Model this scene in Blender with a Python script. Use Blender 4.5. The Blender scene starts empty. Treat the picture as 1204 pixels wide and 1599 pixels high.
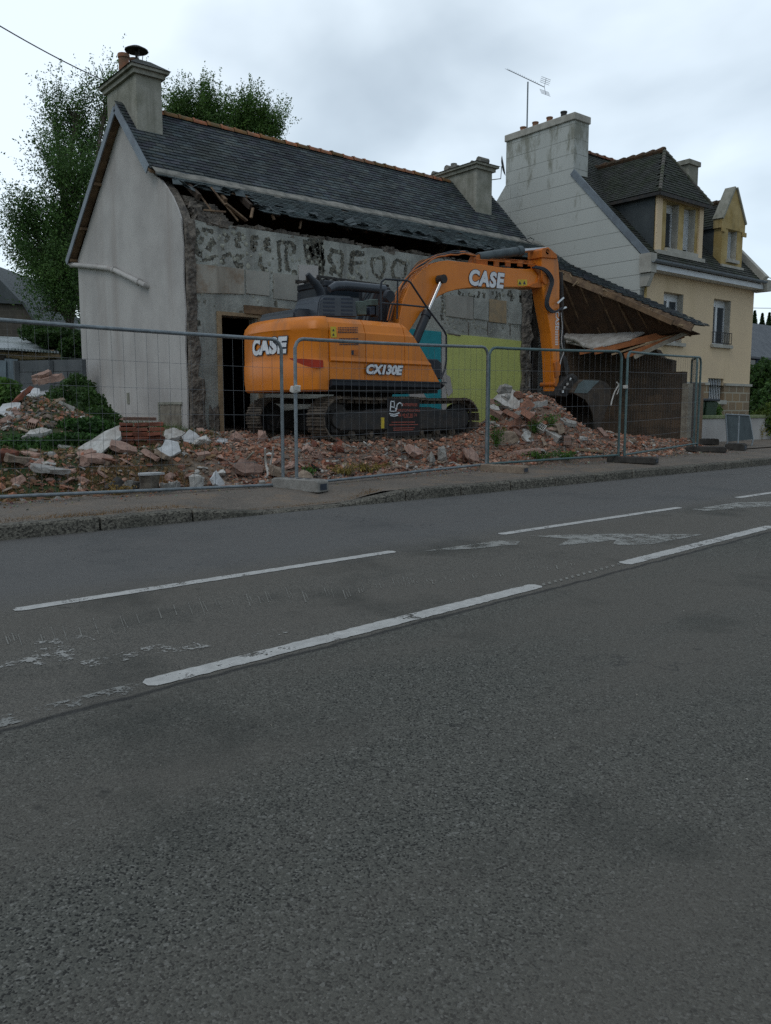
import bpy, bmesh, math, random
from mathutils import Vector, Matrix, noise
rnd = random.Random(7)
PI = math.pi
R = math.radians
SC = bpy.context.scene
COL = SC.collection

# ------------------------------------------------------------------ camera
F = 1300.0; CX = 602.0; CY = 799.5
PITCH = math.atan((CY-640)/F)
ANG = math.atan((2200-CX)*math.cos(PITCH)/F)
cam = bpy.data.cameras.new('camera'); co = bpy.data.objects.new('camera', cam); COL.objects.link(co)
cam.sensor_fit = 'VERTICAL'; cam.sensor_height = 24.0; cam.sensor_width = 18.0
cam.lens = F/1599*24.0
cam.clip_start = 0.05; cam.clip_end = 3000
co.location = (0, 0, 1.5); co.rotation_euler = (PI/2-PITCH, 0, ANG-PI/2)
SC.camera = co
# survey helpers: a measured direction meets a plane of the place
_fh = Vector((math.cos(ANG), math.sin(ANG), 0)); _R = Vector((math.sin(ANG), -math.cos(ANG), 0))
_F = _fh*math.cos(PITCH)+Vector((0, 0, -math.sin(PITCH))); _U = _R.cross(_F); _C = Vector((0, 0, 1.5))
def ray(x, y): return _F+_R*((x-CX)/F)+_U*((CY-y)/F)
def onpl(x, y, n, d):
    n = Vector(n); r = ray(x, y); return _C+r*((d-n.dot(_C))/n.dot(r))
def aY(x, y, Y): return onpl(x, y, (0, 1, 0), Y)
def aX(x, y, X): return onpl(x, y, (1, 0, 0), X)
def aD(x, y, d): return _C+ray(x, y)*d
def road(x, y, dz=0): return onpl(x, y, (-.006, -.027, 1), .07+dz)
def rz(X, Y): return .07+.006*X+.027*Y

# ------------------------------------------------------------------ sky, sun, exposure
SUN_EL, SUN_AZ = R(52), R(195)     # direction to the sun, azimuth from +X
w = bpy.data.worlds.new('World'); SC.world = w; w.use_nodes = True
nt = w.node_tree; nt.nodes.clear()
def N(nt, t, **k):
    n = nt.nodes.new(t)
    for a, b in k.items():
        if a.startswith('i_'): n.inputs[a[2:].replace('_', ' ')].default_value = b
        else: setattr(n, a, b)
    return n
out = N(nt, 'ShaderNodeOutputWorld'); bg = N(nt, 'ShaderNodeBackground'); bg2 = N(nt, 'ShaderNodeBackground')
sky = N(nt, 'ShaderNodeTexSky', sky_type='NISHITA', sun_disc=False)
sky.sun_elevation = SUN_EL; sky.sun_rotation = PI/2-SUN_AZ
nt.links.new(sky.outputs[0], bg.inputs[0]); bg.inputs[1].default_value = .05
tc = N(nt, 'ShaderNodeTexCoord'); mp = N(nt, 'ShaderNodeMapping'); mp.inputs['Scale'].default_value = (1, 1, 1.9)
nt.links.new(tc.outputs['Generated'], mp.inputs[0])
n1 = N(nt, 'ShaderNodeTexNoise'); n1.inputs['Scale'].default_value = 2.3; n1.inputs['Detail'].default_value = 5; n1.inputs['Roughness'].default_value = .45; n1.inputs['Distortion'].default_value = .3
nt.links.new(mp.outputs[0], n1.inputs['Vector'])
# a broad bright break in the cloud, high over the cottage
vd = N(nt, 'ShaderNodeVectorMath', operation='DOT_PRODUCT'); vd.inputs[1].default_value = ray(500, 60).normalized()
nt.links.new(tc.outputs['Generated'], vd.inputs[0])
mr = N(nt, 'ShaderNodeMapRange'); mr.inputs['From Min'].default_value = .55; mr.inputs['From Max'].default_value = 1.0; mr.inputs['To Min'].default_value = -.22; mr.inputs['To Max'].default_value = .20
nt.links.new(vd.outputs['Value'], mr.inputs[0])
ad = N(nt, 'ShaderNodeMath', operation='ADD'); nt.links.new(n1.outputs[0], ad.inputs[0]); nt.links.new(mr.outputs[0], ad.inputs[1])
cr = N(nt, 'ShaderNodeValToRGB'); e = cr.color_ramp.elements
e[0].position = .34; e[0].color = (.40, .465, .51, 1); e[1].position = .68; e[1].color = (.98, 1.09, 1.15, 1)
m = e.new(.5); m.color = (.63, .72, .775, 1)
nt.links.new(ad.outputs[0], cr.inputs[0]); nt.links.new(cr.outputs[0], bg2.inputs[0]); bg2.inputs[1].default_value = 1.0
ash = N(nt, 'ShaderNodeAddShader'); nt.links.new(bg.outputs[0], ash.inputs[0]); nt.links.new(bg2.outputs[0], ash.inputs[1])
nt.links.new(ash.outputs[0], out.inputs[0])
sl = bpy.data.lights.new('sun', 'SUN'); sl.energy = .5; sl.angle = R(25); sl.color = (1, .96, .9)
so = bpy.data.objects.new('sun', sl); COL.objects.link(so)
sd = Vector((math.cos(SUN_EL)*math.cos(SUN_AZ), math.cos(SUN_EL)*math.sin(SUN_AZ), math.sin(SUN_EL)))
so.rotation_euler = sd.to_track_quat('Z', 'Y').to_euler(); so.location = (0, 0, 30)
SC.view_settings.view_transform = 'Standard'; SC.view_settings.look = 'None'; SC.view_settings.exposure = -.25; SC.view_settings.gamma = 1
SC.cycles.max_bounces = 6; SC.cycles.transparent_max_bounces = 12
try: SC.cycles.use_denoising = False
except Exception: pass

# ------------------------------------------------------------------ materials
def lk(nt, a, b): nt.links.new(a, b)
def mix(nt, fac, a, b, mode='MIX'):
    n = nt.nodes.new('ShaderNodeMix'); n.data_type = 'RGBA'; n.blend_type = mode
    for i, v in ((0, fac), (6, a), (7, b)):
        if hasattr(v, 'is_output') or hasattr(v, 'links'): nt.links.new(v, n.inputs[i])
        else: n.inputs[i].default_value = v if i == 0 else (tuple(v)+(1,))[:4]
    return n.outputs[2]
def ntex(nt, vec, scale, detail=4, rough=.55, dist=0):
    n = nt.nodes.new('ShaderNodeTexNoise'); n.inputs['Scale'].default_value = scale; n.inputs['Detail'].default_value = detail
    n.inputs['Roughness'].default_value = rough; n.inputs['Distortion'].default_value = dist
    nt.links.new(vec, n.inputs['Vector']); return n.outputs[0]
def ramp(nt, v, a, b, lo=0., hi=1.):
    n = nt.nodes.new('ShaderNodeMapRange'); n.inputs[1].default_value = a; n.inputs[2].default_value = b; n.inputs[3].default_value = lo; n.inputs[4].default_value = hi
    nt.links.new(v, n.inputs[0]); return n.outputs[0]
def base(name, rough=.8, metal=0, spec=.3):
    m = bpy.data.materials.new(name); m.use_nodes = True; nt = m.node_tree
    b = nt.nodes['Principled BSDF']; b.inputs['Roughness'].default_value = rough; b.inputs['Metallic'].default_value = metal
    b.inputs['Specular IOR Level'].default_value = spec
    t = nt.nodes.new('ShaderNodeTexCoord'); return m, nt, b, t.outputs['Object']
def scaled(nt, vec, s):
    n = nt.nodes.new('ShaderNodeMapping'); n.inputs['Scale'].default_value = s; nt.links.new(vec, n.inputs[0]); return n.outputs[0]
def bump(nt, b, h, strength=.3, dist=.02):
    n = nt.nodes.new('ShaderNodeBump'); n.inputs['Strength'].default_value = strength; n.inputs['Distance'].default_value = dist
    nt.links.new(h, n.inputs['Height']); nt.links.new(n.outputs[0], b.inputs['Normal']); return n
def M(name, col, col2=None, scale=3, rough=.8, metal=0, spec=.3, bscale=40, bstr=.25, bdist=.01, lo=.38, hi=.62, streak=None, scol=None, attr=False, rand=0, fine=.12):
    m, nt, b, v = base(name, rough, metal, spec)
    col2 = col2 or tuple(c*.75 for c in col)
    c = mix(nt, ramp(nt, ntex(nt, v, scale, 6, .6), lo, hi), col, col2)
    if attr:
        a = nt.nodes.new('ShaderNodeAttribute'); a.attribute_name = 'Col'
        c = mix(nt, 1.0, c, a.outputs['Color'], 'MULTIPLY')
    if streak:
        s = ntex(nt, scaled(nt, v, (streak, streak, streak*.07)), 1, 5, .65)
        c = mix(nt, ramp(nt, s, .52, .72, 0, .75), c, scol or tuple(x*.45 for x in col))
    if rand:
        oi = nt.nodes.new('ShaderNodeObjectInfo'); g = ramp(nt, oi.outputs['Random'], 0, 1, 1-rand, 1+rand)
        cb = nt.nodes.new('ShaderNodeCombineXYZ')
        for i in range(3): nt.links.new(g, cb.inputs[i])
        c = mix(nt, 1.0, c, cb.outputs[0], 'MULTIPLY')
    if fine:
        f = ramp(nt, ntex(nt, v, bscale*1.5, 3, .7), .3, .7, 1-fine, 1+fine)
        cb = nt.nodes.new('ShaderNodeCombineXYZ')
        for i in range(3): nt.links.new(f, cb.inputs[i])
        c = mix(nt, 1.0, c, cb.outputs[0], 'MULTIPLY')
    lk(nt, c, b.inputs['Base Color'])
    if bstr: bump(nt, b, ntex(nt, v, bscale, 4, .6), bstr, bdist)
    return m

# ------------------------------------------------------------------ mesh builder
class MB:
    def __init__(s): s.v = []; s.f = []; s.c = []; s.col = (1, 1, 1)
    def face(s, pts, col=None):
        i = len(s.v); s.v += [tuple(p) for p in pts]; s.f.append(tuple(range(i, i+len(pts)))); s.c.append(col or s.col)
    def add(s, verts, faces, col=None):
        i = len(s.v); s.v += [tuple(p) for p in verts]
        for f in faces: s.f.append(tuple(i+k for k in f)); s.c.append(col or s.col)
    def box(s, a, b, col=None, jit=0, mat=None):
        x0, y0, z0 = a; x1, y1, z1 = b
        V = [Vector(p) for p in ((x0,y0,z0),(x1,y0,z0),(x1,y1,z0),(x0,y1,z0),(x0,y0,z1),(x1,y0,z1),(x1,y1,z1),(x0,y1,z1))]
        if jit: V = [p+Vector((rnd.uniform(-jit,jit),)*1+(rnd.uniform(-jit,jit), rnd.uniform(-jit,jit))) for p in V]
        if mat: V = [mat @ p for p in V]
        s.add(V, ((0,3,2,1),(4,5,6,7),(0,1,5,4),(1,2,6,5),(2,3,7,6),(3,0,4,7)), col)
    def beam(s, a, b, w, h, col=None, up=(0, 0, 1)):
        a = Vector(a); b = Vector(b); d = (b-a); L = d.length
        if L < 1e-5: return
        d.normalize(); u = Vector(up)
        if abs(d.dot(u)) > .98: u = Vector((1, 0, 0))
        sx = d.cross(u).normalized(); sz = sx.cross(d)
        V = []
        for p in (a, b):
            for i, j in ((-1,-1),(1,-1),(1,1),(-1,1)): V.append(p+sx*(i*w/2)+sz*(j*h/2))
        s.add(V, ((0,1,2,3),(7,6,5,4),(0,4,5,1),(1,5,6,2),(2,6,7,3),(3,7,4,0)), col)
    def tube(s, pts, r, n=8, col=None, cap=True):
        pts = [Vector(p) for p in pts]; m = len(pts)
        rs = r if isinstance(r, (list, tuple)) else [r]*m
        T = []
        for i in range(m):
            t = (pts[min(i+1, m-1)]-pts[max(i-1, 0)])
            T.append(t.normalized() if t.length > 1e-9 else Vector((0, 0, 1)))
        u = Vector((0, 0, 1)) if abs(T[0].z) < .9 else Vector((1, 0, 0))
        V = []; 
        for i in range(m):
            a = (u - T[i]*u.dot(T[i]))
            if a.length < 1e-4: a = T[i].orthogonal()
            a.normalize(); u = a; b = T[i].cross(a)
            for k in range(n):
                q = 2*PI*k/n; V.append(pts[i]+(a*math.cos(q)+b*math.sin(q))*rs[i])
        Fc = []
        for i in range(m-1):
            for k in range(n):
                k2 = (k+1) % n; Fc.append((i*n+k, i*n+k2, (i+1)*n+k2, (i+1)*n+k))
        if cap: Fc.append(tuple(range(n))[::-1]); Fc.append(tuple((m-1)*n+k for k in range(n)))
        s.add(V, Fc, col)
    def prism(s, poly, vec, col=None):
        P = [Vector(p) for p in poly]; n = len(P); vec = Vector(vec)
        nn = Vector((0, 0, 0))
        for i in range(n): nn += P[i].cross(P[(i+1) % n])
        if nn.dot(vec) > 0: P.reverse()
        Q = [p+vec for p in P]
        s.add(P+Q, [tuple(range(n)), tuple(range(n, 2*n))[::-1]]+[(i, i+n, (i+1) % n+n, (i+1) % n) for i in range(n)], col)
    def build(s, name, mat, parent=None, origin=None, smooth=False, bev=0, seg=1):
        root = parent
        while root is not None and root.parent is not None: root = root.parent
        o0 = Vector(root.location) if root is not None else Vector(origin or (0, 0, 0))
        me = bpy.data.meshes.new(name); me.from_pydata([tuple(Vector(p)-o0) for p in s.v], [], s.f)
        ca = me.color_attributes.new('Col', 'FLOAT_COLOR', 'CORNER')
        data = []
        for p, c in zip(me.polygons, s.c):
            data += [c[0], c[1], c[2], 1.0]*p.loop_total
        ca.data.foreach_set('color', data)
        me.materials.append(mat)
        if bev:
            bm = bmesh.new(); bm.from_mesh(me); bmesh.ops.remove_doubles(bm, verts=bm.verts, dist=.0005)
            ed = [x for x in bm.edges if len(x.link_faces) == 2 and x.calc_face_angle(0) > R(30)]
            bmesh.ops.bevel(bm, geom=ed, offset=bev, segments=seg, affect='EDGES', clamp_overlap=True); bm.to_mesh(me); bm.free()
        if smooth:
            for p in me.polygons: p.use_smooth = True
            try: me.set_sharp_from_angle(angle=R(40))
            except Exception: pass
        me.update()
        o = bpy.data.objects.new(name, me); COL.objects.link(o)
        if parent is not None: o.parent = parent
        else: o.location = o0
        return o
def build_each(mb, name, mat, parent, **k):
    "one object for every separate piece collected in mb"
    par = list(range(len(mb.v)))
    def fd(i):
        while par[i] != i: par[i] = par[par[i]]; i = par[i]
        return i
    for f in mb.f:
        for q in f[1:]: par[fd(q)] = fd(f[0])
    gr = {}
    for f, c in zip(mb.f, mb.c): gr.setdefault(fd(f[0]), []).append((f, c))
    res = []
    for fs in gr.values():
        m2 = MB()
        for f, c in fs: m2.face([mb.v[q] for q in f], c)
        res.append(m2.build(name, mat, parent, bev=k.get('bev', 0)))
    return res
def tag(o, label, cat, group=None):
    o['label'] = label; o['category'] = cat
    if group: o['group'] = group
    return o
def thing(name, label, cat, loc, group=None):
    o = bpy.data.objects.new(name, None); COL.objects.link(o); o.location = loc; o.empty_display_size = .2
    return tag(o, label, cat, group)
def struct(o, kind='structure'): o['kind'] = kind; return o
def text_mesh(txt, size, mat, name, parent, M4, offset=0, extrude=.002, shear=0, sx=1, bendfn=None, space=1.0):
    cu = bpy.data.curves.new('t', 'FONT'); cu.body = txt; cu.size = size; cu.extrude = extrude; cu.offset = offset; cu.shear = shear
    cu.align_x = 'CENTER'; cu.align_y = 'CENTER'; cu.resolution_u = 4; cu.space_character = space
    o = bpy.data.objects.new('t', cu); COL.objects.link(o)
    dg = bpy.context.evaluated_depsgraph_get(); me = bpy.data.meshes.new_from_object(o.evaluated_get(dg))
    COL.objects.unlink(o); bpy.data.objects.remove(o)
    root = parent
    while root.parent is not None: root = root.parent
    for v in me.vertices:
        p = Vector((v.co.x*sx, v.co.y, v.co.z))
        p = bendfn(p) if bendfn else M4 @ p
        v.co = p-Vector(root.location)
    me.materials.clear(); me.materials.append(mat); me.name = name
    r = bpy.data.objects.new(name, me); COL.objects.link(r); r.parent = parent; return r
def wallY(mb, Y, x0, x1, z0, z1, holes, th, col=None):
    "wall in plane Y facing -Y with rectangular openings (x0,x1,z0,z1) and their reveals"
    xs = sorted({x0, x1}|{h[0] for h in holes}|{h[1] for h in holes}); zs = sorted({z0, z1}|{h[2] for h in holes}|{h[3] for h in holes})
    for i in range(len(xs)-1):
        for j in range(len(zs)-1):
            a, b, c, d = xs[i], xs[i+1], zs[j], zs[j+1]; mx, mz = (a+b)/2, (c+d)/2
            if any(h[0] < mx < h[1] and h[2] < mz < h[3] for h in holes): continue
            mb.face([(a,Y,c),(b,Y,c),(b,Y,d),(a,Y,d)], col); mb.face([(a,Y+th,c),(a,Y+th,d),(b,Y+th,d),(b,Y+th,c)], col)
    for (a, b, c, d) in holes:
        mb.face([(a,Y,c),(a,Y,d),(a,Y+th,d),(a,Y+th,c)], col); mb.face([(b,Y,c),(b,Y+th,c),(b,Y+th,d),(b,Y,d)], col)
        mb.face([(a,Y,d),(b,Y,d),(b,Y+th,d),(a,Y+th,d)], col); mb.face([(a,Y,c),(a,Y+th,c),(b,Y+th,c),(b,Y,c)], col)
    mb.face([(x0,Y,z0),(x0,Y,z1),(x0,Y+th,z1),(x0,Y+th,z0)], col); mb.face([(x1,Y,z0),(x1,Y+th,z0),(x1,Y+th,z1),(x1,Y,z1)], col)
    mb.face([(x0,Y,z1),(x1,Y,z1),(x1,Y+th,z1),(x0,Y+th,z1)], col)
def slates(mb, P, u, v, L, W, inside, sw=.22, sh=.11, th=.006, pal=((1,1,1),), drop=0.0, nrm=None, mess=.5):
    "slate courses: P lower-left corner, u along the course, v up the slope, L long, W high"
    u = Vector(u).normalized(); v = Vector(v).normalized(); n = u.cross(v).normalized()
    if n.z < 0: n = -n
    P = Vector(P); k = 0; y = 0
    while y < W:
        x = -(sw/2 if k % 2 else 0)
        while x < L:
            cx, cy = x+sw/2, y+sh/2
            if inside(cx, cy) and rnd.random() > drop:
                a = rnd.gauss(0, .012*mess); dz = rnd.uniform(0, .006); g = .004
                x0, x1 = max(x+g, 0), min(x+sw-g, L); yb = y+rnd.uniform(-.006, .006)*mess
                pts = []
                for (px, py, h) in ((x0, yb, th+.012+dz), (x1, yb, th+.012+dz+rnd.uniform(-.003,.003)), (x1, y+sh*1.25, dz*.2), (x0, y+sh*1.25, dz*.2)):
                    qx = px+(-a*(py-cy)); qy = py+a*(px-cx); pts.append(P+u*qx+v*qy+n*h)
                c = rnd.choice(pal); f = rnd.uniform(.72, 1.25); c = (c[0]*f, c[1]*f, c[2]*f)
                b = [pts[0]-n*(th+.012+dz-.001), pts[1]-n*(th+.012+dz-.001)]
                mb.face(pts, c); mb.face([b[0], b[1], pts[1], pts[0]], c)
            x += sw
        y += sh; k += 1
# ------------------------------------------------------------------ shared materials
MAT = {}
MAT['plaster'] = M('plaster', (.45, .435, .41), (.37, .355, .335), 1.0, .9, bscale=60, bstr=.12, streak=1.5, scol=(.32, .29, .265))
MAT['wallgrey'] = M('wall_grey', (.40, .415, .375), (.24, .25, .225), 2.2, .9, bscale=28, bstr=.6, bdist=.02, streak=2.2, scol=(.13, .13, .12), lo=.36, hi=.68, fine=.2)
MAT['masonry'] = M('masonry', (.20, .175, .145), (.075, .068, .06), 7, .95, bscale=14, bstr=.9, bdist=.05)
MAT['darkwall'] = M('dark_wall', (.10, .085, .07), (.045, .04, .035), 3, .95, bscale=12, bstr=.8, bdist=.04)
MAT['slate'] = M('slate', (.062, .075, .078), (.036, .044, .047), 1.3, .7, spec=.3, bscale=50, bstr=.2, attr=True, lo=.35, hi=.65)
MAT['mossslate'] = M('mossy_slate', (.042, .044, .042), (.032, .040, .026), 2.5, .75, bscale=40, bstr=.5, attr=True)
MAT['mortar'] = M('mortar', (.25, .24, .21), (.13, .13, .115), 4, .9, bscale=25, bstr=.5)
MAT['terracotta'] = M('terracotta', (.33, .14, .075), (.17, .11, .07), 5, .85, bscale=25, bstr=.5, attr=True)
MAT['conc_chim'] = M('chimney_render', (.33, .325, .275), (.22, .22, .175), 2.6, .9, bscale=30, bstr=.4, streak=3.5, scol=(.12, .12, .09))
MAT['zinc'] = M('zinc', (.20, .235, .26), (.15, .17, .19), 3, .5, metal=.3, bscale=30, bstr=.1)
MAT['oldwood'] = M('old_wood', (.20, .13, .075), (.10, .065, .04), 4, .85, bscale=30, bstr=.4)
MAT['palewood'] = M('pale_wood', (.34, .25, .15), (.22, .16, .10), 5, .85, bscale=30, bstr=.4)
MAT['orangewood'] = M('orange_wood', (.36, .13, .045), (.24, .09, .035), 4, .75, bscale=30, bstr=.3)
MAT['greywood'] = M('grey_wood', (.27, .25, .20), (.17, .15, .12), 5, .9, bscale=35, bstr=.4)
MAT['teal'] = M('teal_paint', (.025, .29, .33), (.02, .25, .29), 3, .6, bscale=50, bstr=.05)
MAT['green'] = M('lime_paint', (.53, .58, .18), (.48, .53, .17), 2, .65, bscale=50, bstr=.08, fine=.05)
MAT['white'] = M('white_pvc', (.62, .65, .66), (.55, .58, .60), 3, .4, bscale=20, bstr=0, fine=0)
MAT['glass'] = M('window_glass', (.025, .035, .045), (.04, .05, .06), 1, .08, spec=.6, bstr=0, fine=0)
MAT['hood'] = M('hood_plastic', (.045, .055, .068), (.035, .043, .054), 3, .35, spec=.5, bscale=60, bstr=.05)
MAT['black'] = M('black_plastic', (.018, .022, .03), (.025, .03, .036), 4, .5, bscale=60, bstr=.06)
MAT['blacksteel'] = M('dark_steel', (.030, .031, .032), (.055, .048, .042), 6, .65, metal=.2, bscale=40, bstr=.4)
MAT['rusty'] = M('track_steel', (.15, .12, .09), (.06, .05, .042), 9, .65, metal=.4, bscale=40, bstr=.5)
MAT['chrome'] = M('chrome_rod', (.55, .56, .56), (.50, .5, .5), 3, .22, metal=.9, bstr=0, fine=0)
MAT['orange'] = M('orange_paint', (.68, .20, .009), (.60, .17, .010), 2.5, .38, spec=.45, bscale=80, bstr=.03, streak=2.4, scol=(.33, .13, .04), fine=.07, lo=.4, hi=.7)
MAT['orangedirty'] = M('worn_orange_paint', (.55, .145, .014), (.36, .115, .025), 5, .55, bscale=60, bstr=.1, streak=3, scol=(.20, .08, .03), fine=.06)
MAT['decalwhite'] = M('white_decal', (.70, .72, .74), (.62, .64, .66), 8, .45, bstr=0, fine=0)
MAT['decaldark'] = M('dark_decal', (.03, .04, .06), None, 8, .45, bstr=0, fine=0)
MAT['yellow'] = M('yellow_sticker', (.62, .46, .04), (.5, .38, .04), 8, .5, bstr=0)
MAT['red'] = M('red_reflector', (.42, .035, .01), (.36, .03, .01), 8, .4, bstr=0)
MAT['redtext'] = M('red_lettering', (.34, .085, .06), None, 8, .5, bstr=0, fine=0)
MAT['cream'] = M('cream_render', (.66, .52, .34), (.61, .48, .32), .9, .9, bscale=70, bstr=.1, fine=.05, streak=1.3, scol=(.50, .39, .23))
MAT['ochre'] = M('ochre_render', (.44, .34, .16), (.33, .24, .09), 2.2, .9, bscale=40, bstr=.2, streak=3, scol=(.19, .16, .08))
MAT['palestone'] = M('pale_stone', (.42, .41, .36), (.32, .31, .27), 4, .85, bscale=40, bstr=.2)
MAT['galv'] = M('galvanised_tube', (.21, .24, .255), (.15, .17, .18), 12, .45, metal=.45, bscale=60, bstr=.1)
MAT['galvgreen'] = M('greenish_tube', (.10, .155, .155), (.08, .12, .12), 12, .5, metal=.4, bscale=60, bstr=.1)
MAT['wire'] = M('fence_wire', (.14, .145, .15), None, 12, .5, metal=.4, bstr=0)
MAT['concrete'] = M('concrete', (.30, .29, .265), (.20, .19, .17), 6, .92, bscale=50, bstr=.4, rand=.18)
MAT['darkconc'] = M('dark_rubber_block', (.06, .056, .05), (.035, .033, .03), 6, .9, bscale=50, bstr=.4)
MAT['brick'] = M('brick', (.30, .145, .095), (.20, .11, .08), 7, .9, bscale=40, bstr=.5, rand=.25)
MAT['redbrick'] = M('red_brick', (.22, .075, .045), (.13, .055, .038), 7, .9, bscale=30, bstr=.5, rand=.2)
MAT['pink'] = M('pink_terracotta', (.36, .24, .19), (.26, .165, .13), 6, .9, bscale=40, bstr=.4, rand=.25)
MAT['tan'] = M('tan_mortar', (.33, .26, .195), (.23, .175, .13), 6, .92, bscale=35, bstr=.5, rand=.22)
MAT['plasterchunk'] = M('plaster_chunk', (.46, .45, .42), (.32, .30, .27), 5, .9, bscale=40, bstr=.3, rand=.2)
MAT['whitechunk'] = M('white_board', (.50, .51, .51), (.38, .385, .38), 4, .7, bscale=40, bstr=.15, rand=.1)
MAT['debris'] = M('debris', (.9, .9, .9), (.6, .58, .55), 12, .95, bscale=40, bstr=.4, attr=True)
MAT['leafdark'] = M('leaf_dark', (.045, .085, .026), (.03, .06, .02), 1.3, .6, attr=True, bstr=0, fine=0)
MAT['leaf'] = M('leaf', (.075, .13, .035), (.05, .095, .028), 1.3, .6, attr=True, bstr=0, fine=0)
MAT['drygrass'] = M('dry_grass', (.26, .175, .075), (.16, .11, .05), 3, .9, attr=True, bstr=0, fine=0)
MAT['bark'] = M('bark', (.14, .12, .095), (.06, .05, .04), 8, .9, bscale=20, bstr=.6)
MAT['cloth'] = M('white_strap', (.62, .60, .55), None, 8, .8, bstr=0)
for k in ('leafdark', 'leaf'):       # thin leaves let some light through
    m = MAT[k]; nt = m.node_tree; b = nt.nodes['Principled BSDF']; tr = nt.nodes.new('ShaderNodeBsdfTranslucent'); ms = nt.nodes.new('ShaderNodeMixShader'); ms.inputs[0].default_value = .3
    src = b.inputs['Base Color'].links[0].from_socket; nt.links.new(src, tr.inputs[0])
    o = nt.nodes['Material Output']; nt.links.new(b.outputs[0], ms.inputs[1]); nt.links.new(tr.outputs[0], ms.inputs[2]); nt.links.new(ms.outputs[0], o.inputs[0])

def asphalt():
    m, nt, b, v = base('asphalt', .85, 0, .25)
    vo = nt.nodes.new('ShaderNodeTexVoronoi'); vo.inputs['Scale'].default_value = 150; nt.links.new(v, vo.inputs['Vector'])
    vo2 = nt.nodes.new('ShaderNodeTexVoronoi'); vo2.inputs['Scale'].default_value = 95; nt.links.new(v, vo2.inputs['Vector'])
    sep = nt.nodes.new('ShaderNodeSeparateColor'); nt.links.new(vo.outputs['Color'], sep.inputs[0])
    sep2 = nt.nodes.new('ShaderNodeSeparateColor'); nt.links.new(vo2.outputs['Color'], sep2.inputs[0])
    xyz = nt.nodes.new('ShaderNodeSeparateXYZ'); nt.links.new(v, xyz.inputs[0])
    # old surface beyond the seam, newer coarse one on this side
    def mth(op, a, bb):
        n = nt.nodes.new('ShaderNodeMath'); n.operation = op
        for i, q in enumerate((a, bb)):
            if isinstance(q, (int, float)): n.inputs[i].default_value = q
            else: nt.links.new(q, n.inputs[i])
        return n.outputs[0]
    wob = mth('MULTIPLY', ramp(nt, ntex(nt, v, 3.5, 4, .6), 0, 1, -1, 1), .05)
    sd_ = mth('ADD', mth('SUBTRACT', xyz.outputs[1], mth('ADD', mth('MULTIPLY', xyz.outputs[0], .066), 3.55)), wob)
    old = ramp(nt, sd_, -.006, .012)
    new_c = mix(nt, ramp(nt, sep.outputs[0], .12, .9), (.070, .070, .060), (.112, .111, .094))
    new_c = mix(nt, ramp(nt, sep.outputs[1], .76, .84), new_c, (.022, .022, .020)); new_c = mix(nt, ramp(nt, sep.outputs[2], .90, .94), new_c, (.165, .162, .142))
    new_c = mix(nt, ramp(nt, sep2.outputs[0], .975, .985), new_c, (.17, .168, .15))
    old_c = mix(nt, ramp(nt, sep.outputs[1], 0, 1), (.060, .057, .050), (.160, .150, .128))
    c = mix(nt, old, new_c, old_c)
    # wear: broad tyre polish and stains
    c = mix(nt, ramp(nt, ntex(nt, scaled(nt, v, (.25, .9, 1)), 1.1, 4, .5), .40, .62, 0, .65), c, (.112, .102, .086))
    c = mix(nt, ramp(nt, ntex(nt, v, 1.0, 5, .6), .52, .70, 0, .55), c, (.030, .032, .027))
    c = mix(nt, ramp(nt, ntex(nt, v, 5.5, 4, .6), .66, .74, 0, .6), c, (.022, .022, .02))
    # grey far lane
    c = mix(nt, ramp(nt, xyz.outputs[1], 5.4, 6.1, 0, .45), c, (.118, .121, .126))
    crack = ramp(nt, mth('ABSOLUTE', mth('ADD', sd_, .012), 0), .008, .03, .75, 0)
    c = mix(nt, crack, c, (.02, .02, .02))
    # a few cracks
    vc = nt.nodes.new('ShaderNodeTexVoronoi'); vc.feature = 'DISTANCE_TO_EDGE'; vc.inputs['Scale'].default_value = .55
    dv = nt.nodes.new('ShaderNodeVectorMath'); dv.operation = 'ADD'; nt.links.new(v, dv.inputs[0])
    nz = nt.nodes.new('ShaderNodeTexNoise'); nz.inputs['Scale'].default_value = 2.2; nz.inputs['Detail'].default_value = 6; nt.links.new(v, nz.inputs['Vector']); nt.links.new(nz.outputs['Color'], dv.inputs[1])
    nt.links.new(dv.outputs[0], vc.inputs['Vector'])
    ck = mth('MULTIPLY', ramp(nt, vc.outputs['Distance'], .002, .006, .5, 0), ramp(nt, ntex(nt, v, .6, 2), .55, .65))
    c = mix(nt, ck, c, (.03, .03, .03))
    lk(nt, c, b.inputs['Base Color'])
    h = mth('ADD', mth('MULTIPLY', vo.outputs['Distance'], -1.0), mth('MULTIPLY', ntex(nt, v, 30, 4), .6))
    bump(nt, b, h, .8, .006)
    return m
MAT['asphalt'] = asphalt()
def paint(name, wear_lo, wear_hi, col=(.52, .53, .50)):
    "road paint worn away in flakes"
    m, nt, b, v = base(name, .7)
    c = mix(nt, ramp(nt, ntex(nt, v, 14, 5, .7), .35, .7), col, tuple(x*.68 for x in col)); lk(nt, c, b.inputs['Base Color'])
    vo = nt.nodes.new('ShaderNodeTexVoronoi'); vo.inputs['Scale'].default_value = 60; nt.links.new(v, vo.inputs['Vector'])
    n = nt.nodes.new('ShaderNodeMath'); n.operation = 'ADD'; nt.links.new(ntex(nt, v, 7, 8, .75), n.inputs[0])
    q = ramp(nt, vo.outputs['Distance'], 0, .8, -.07, .07); nt.links.new(q, n.inputs[1])
    a = ramp(nt, n.outputs[0], wear_lo, wear_hi, 0, 1); lk(nt, a, b.inputs['Alpha']); return m
MAT['line'] = paint('line_paint', .37, .46, (.47, .465, .44))
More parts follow.
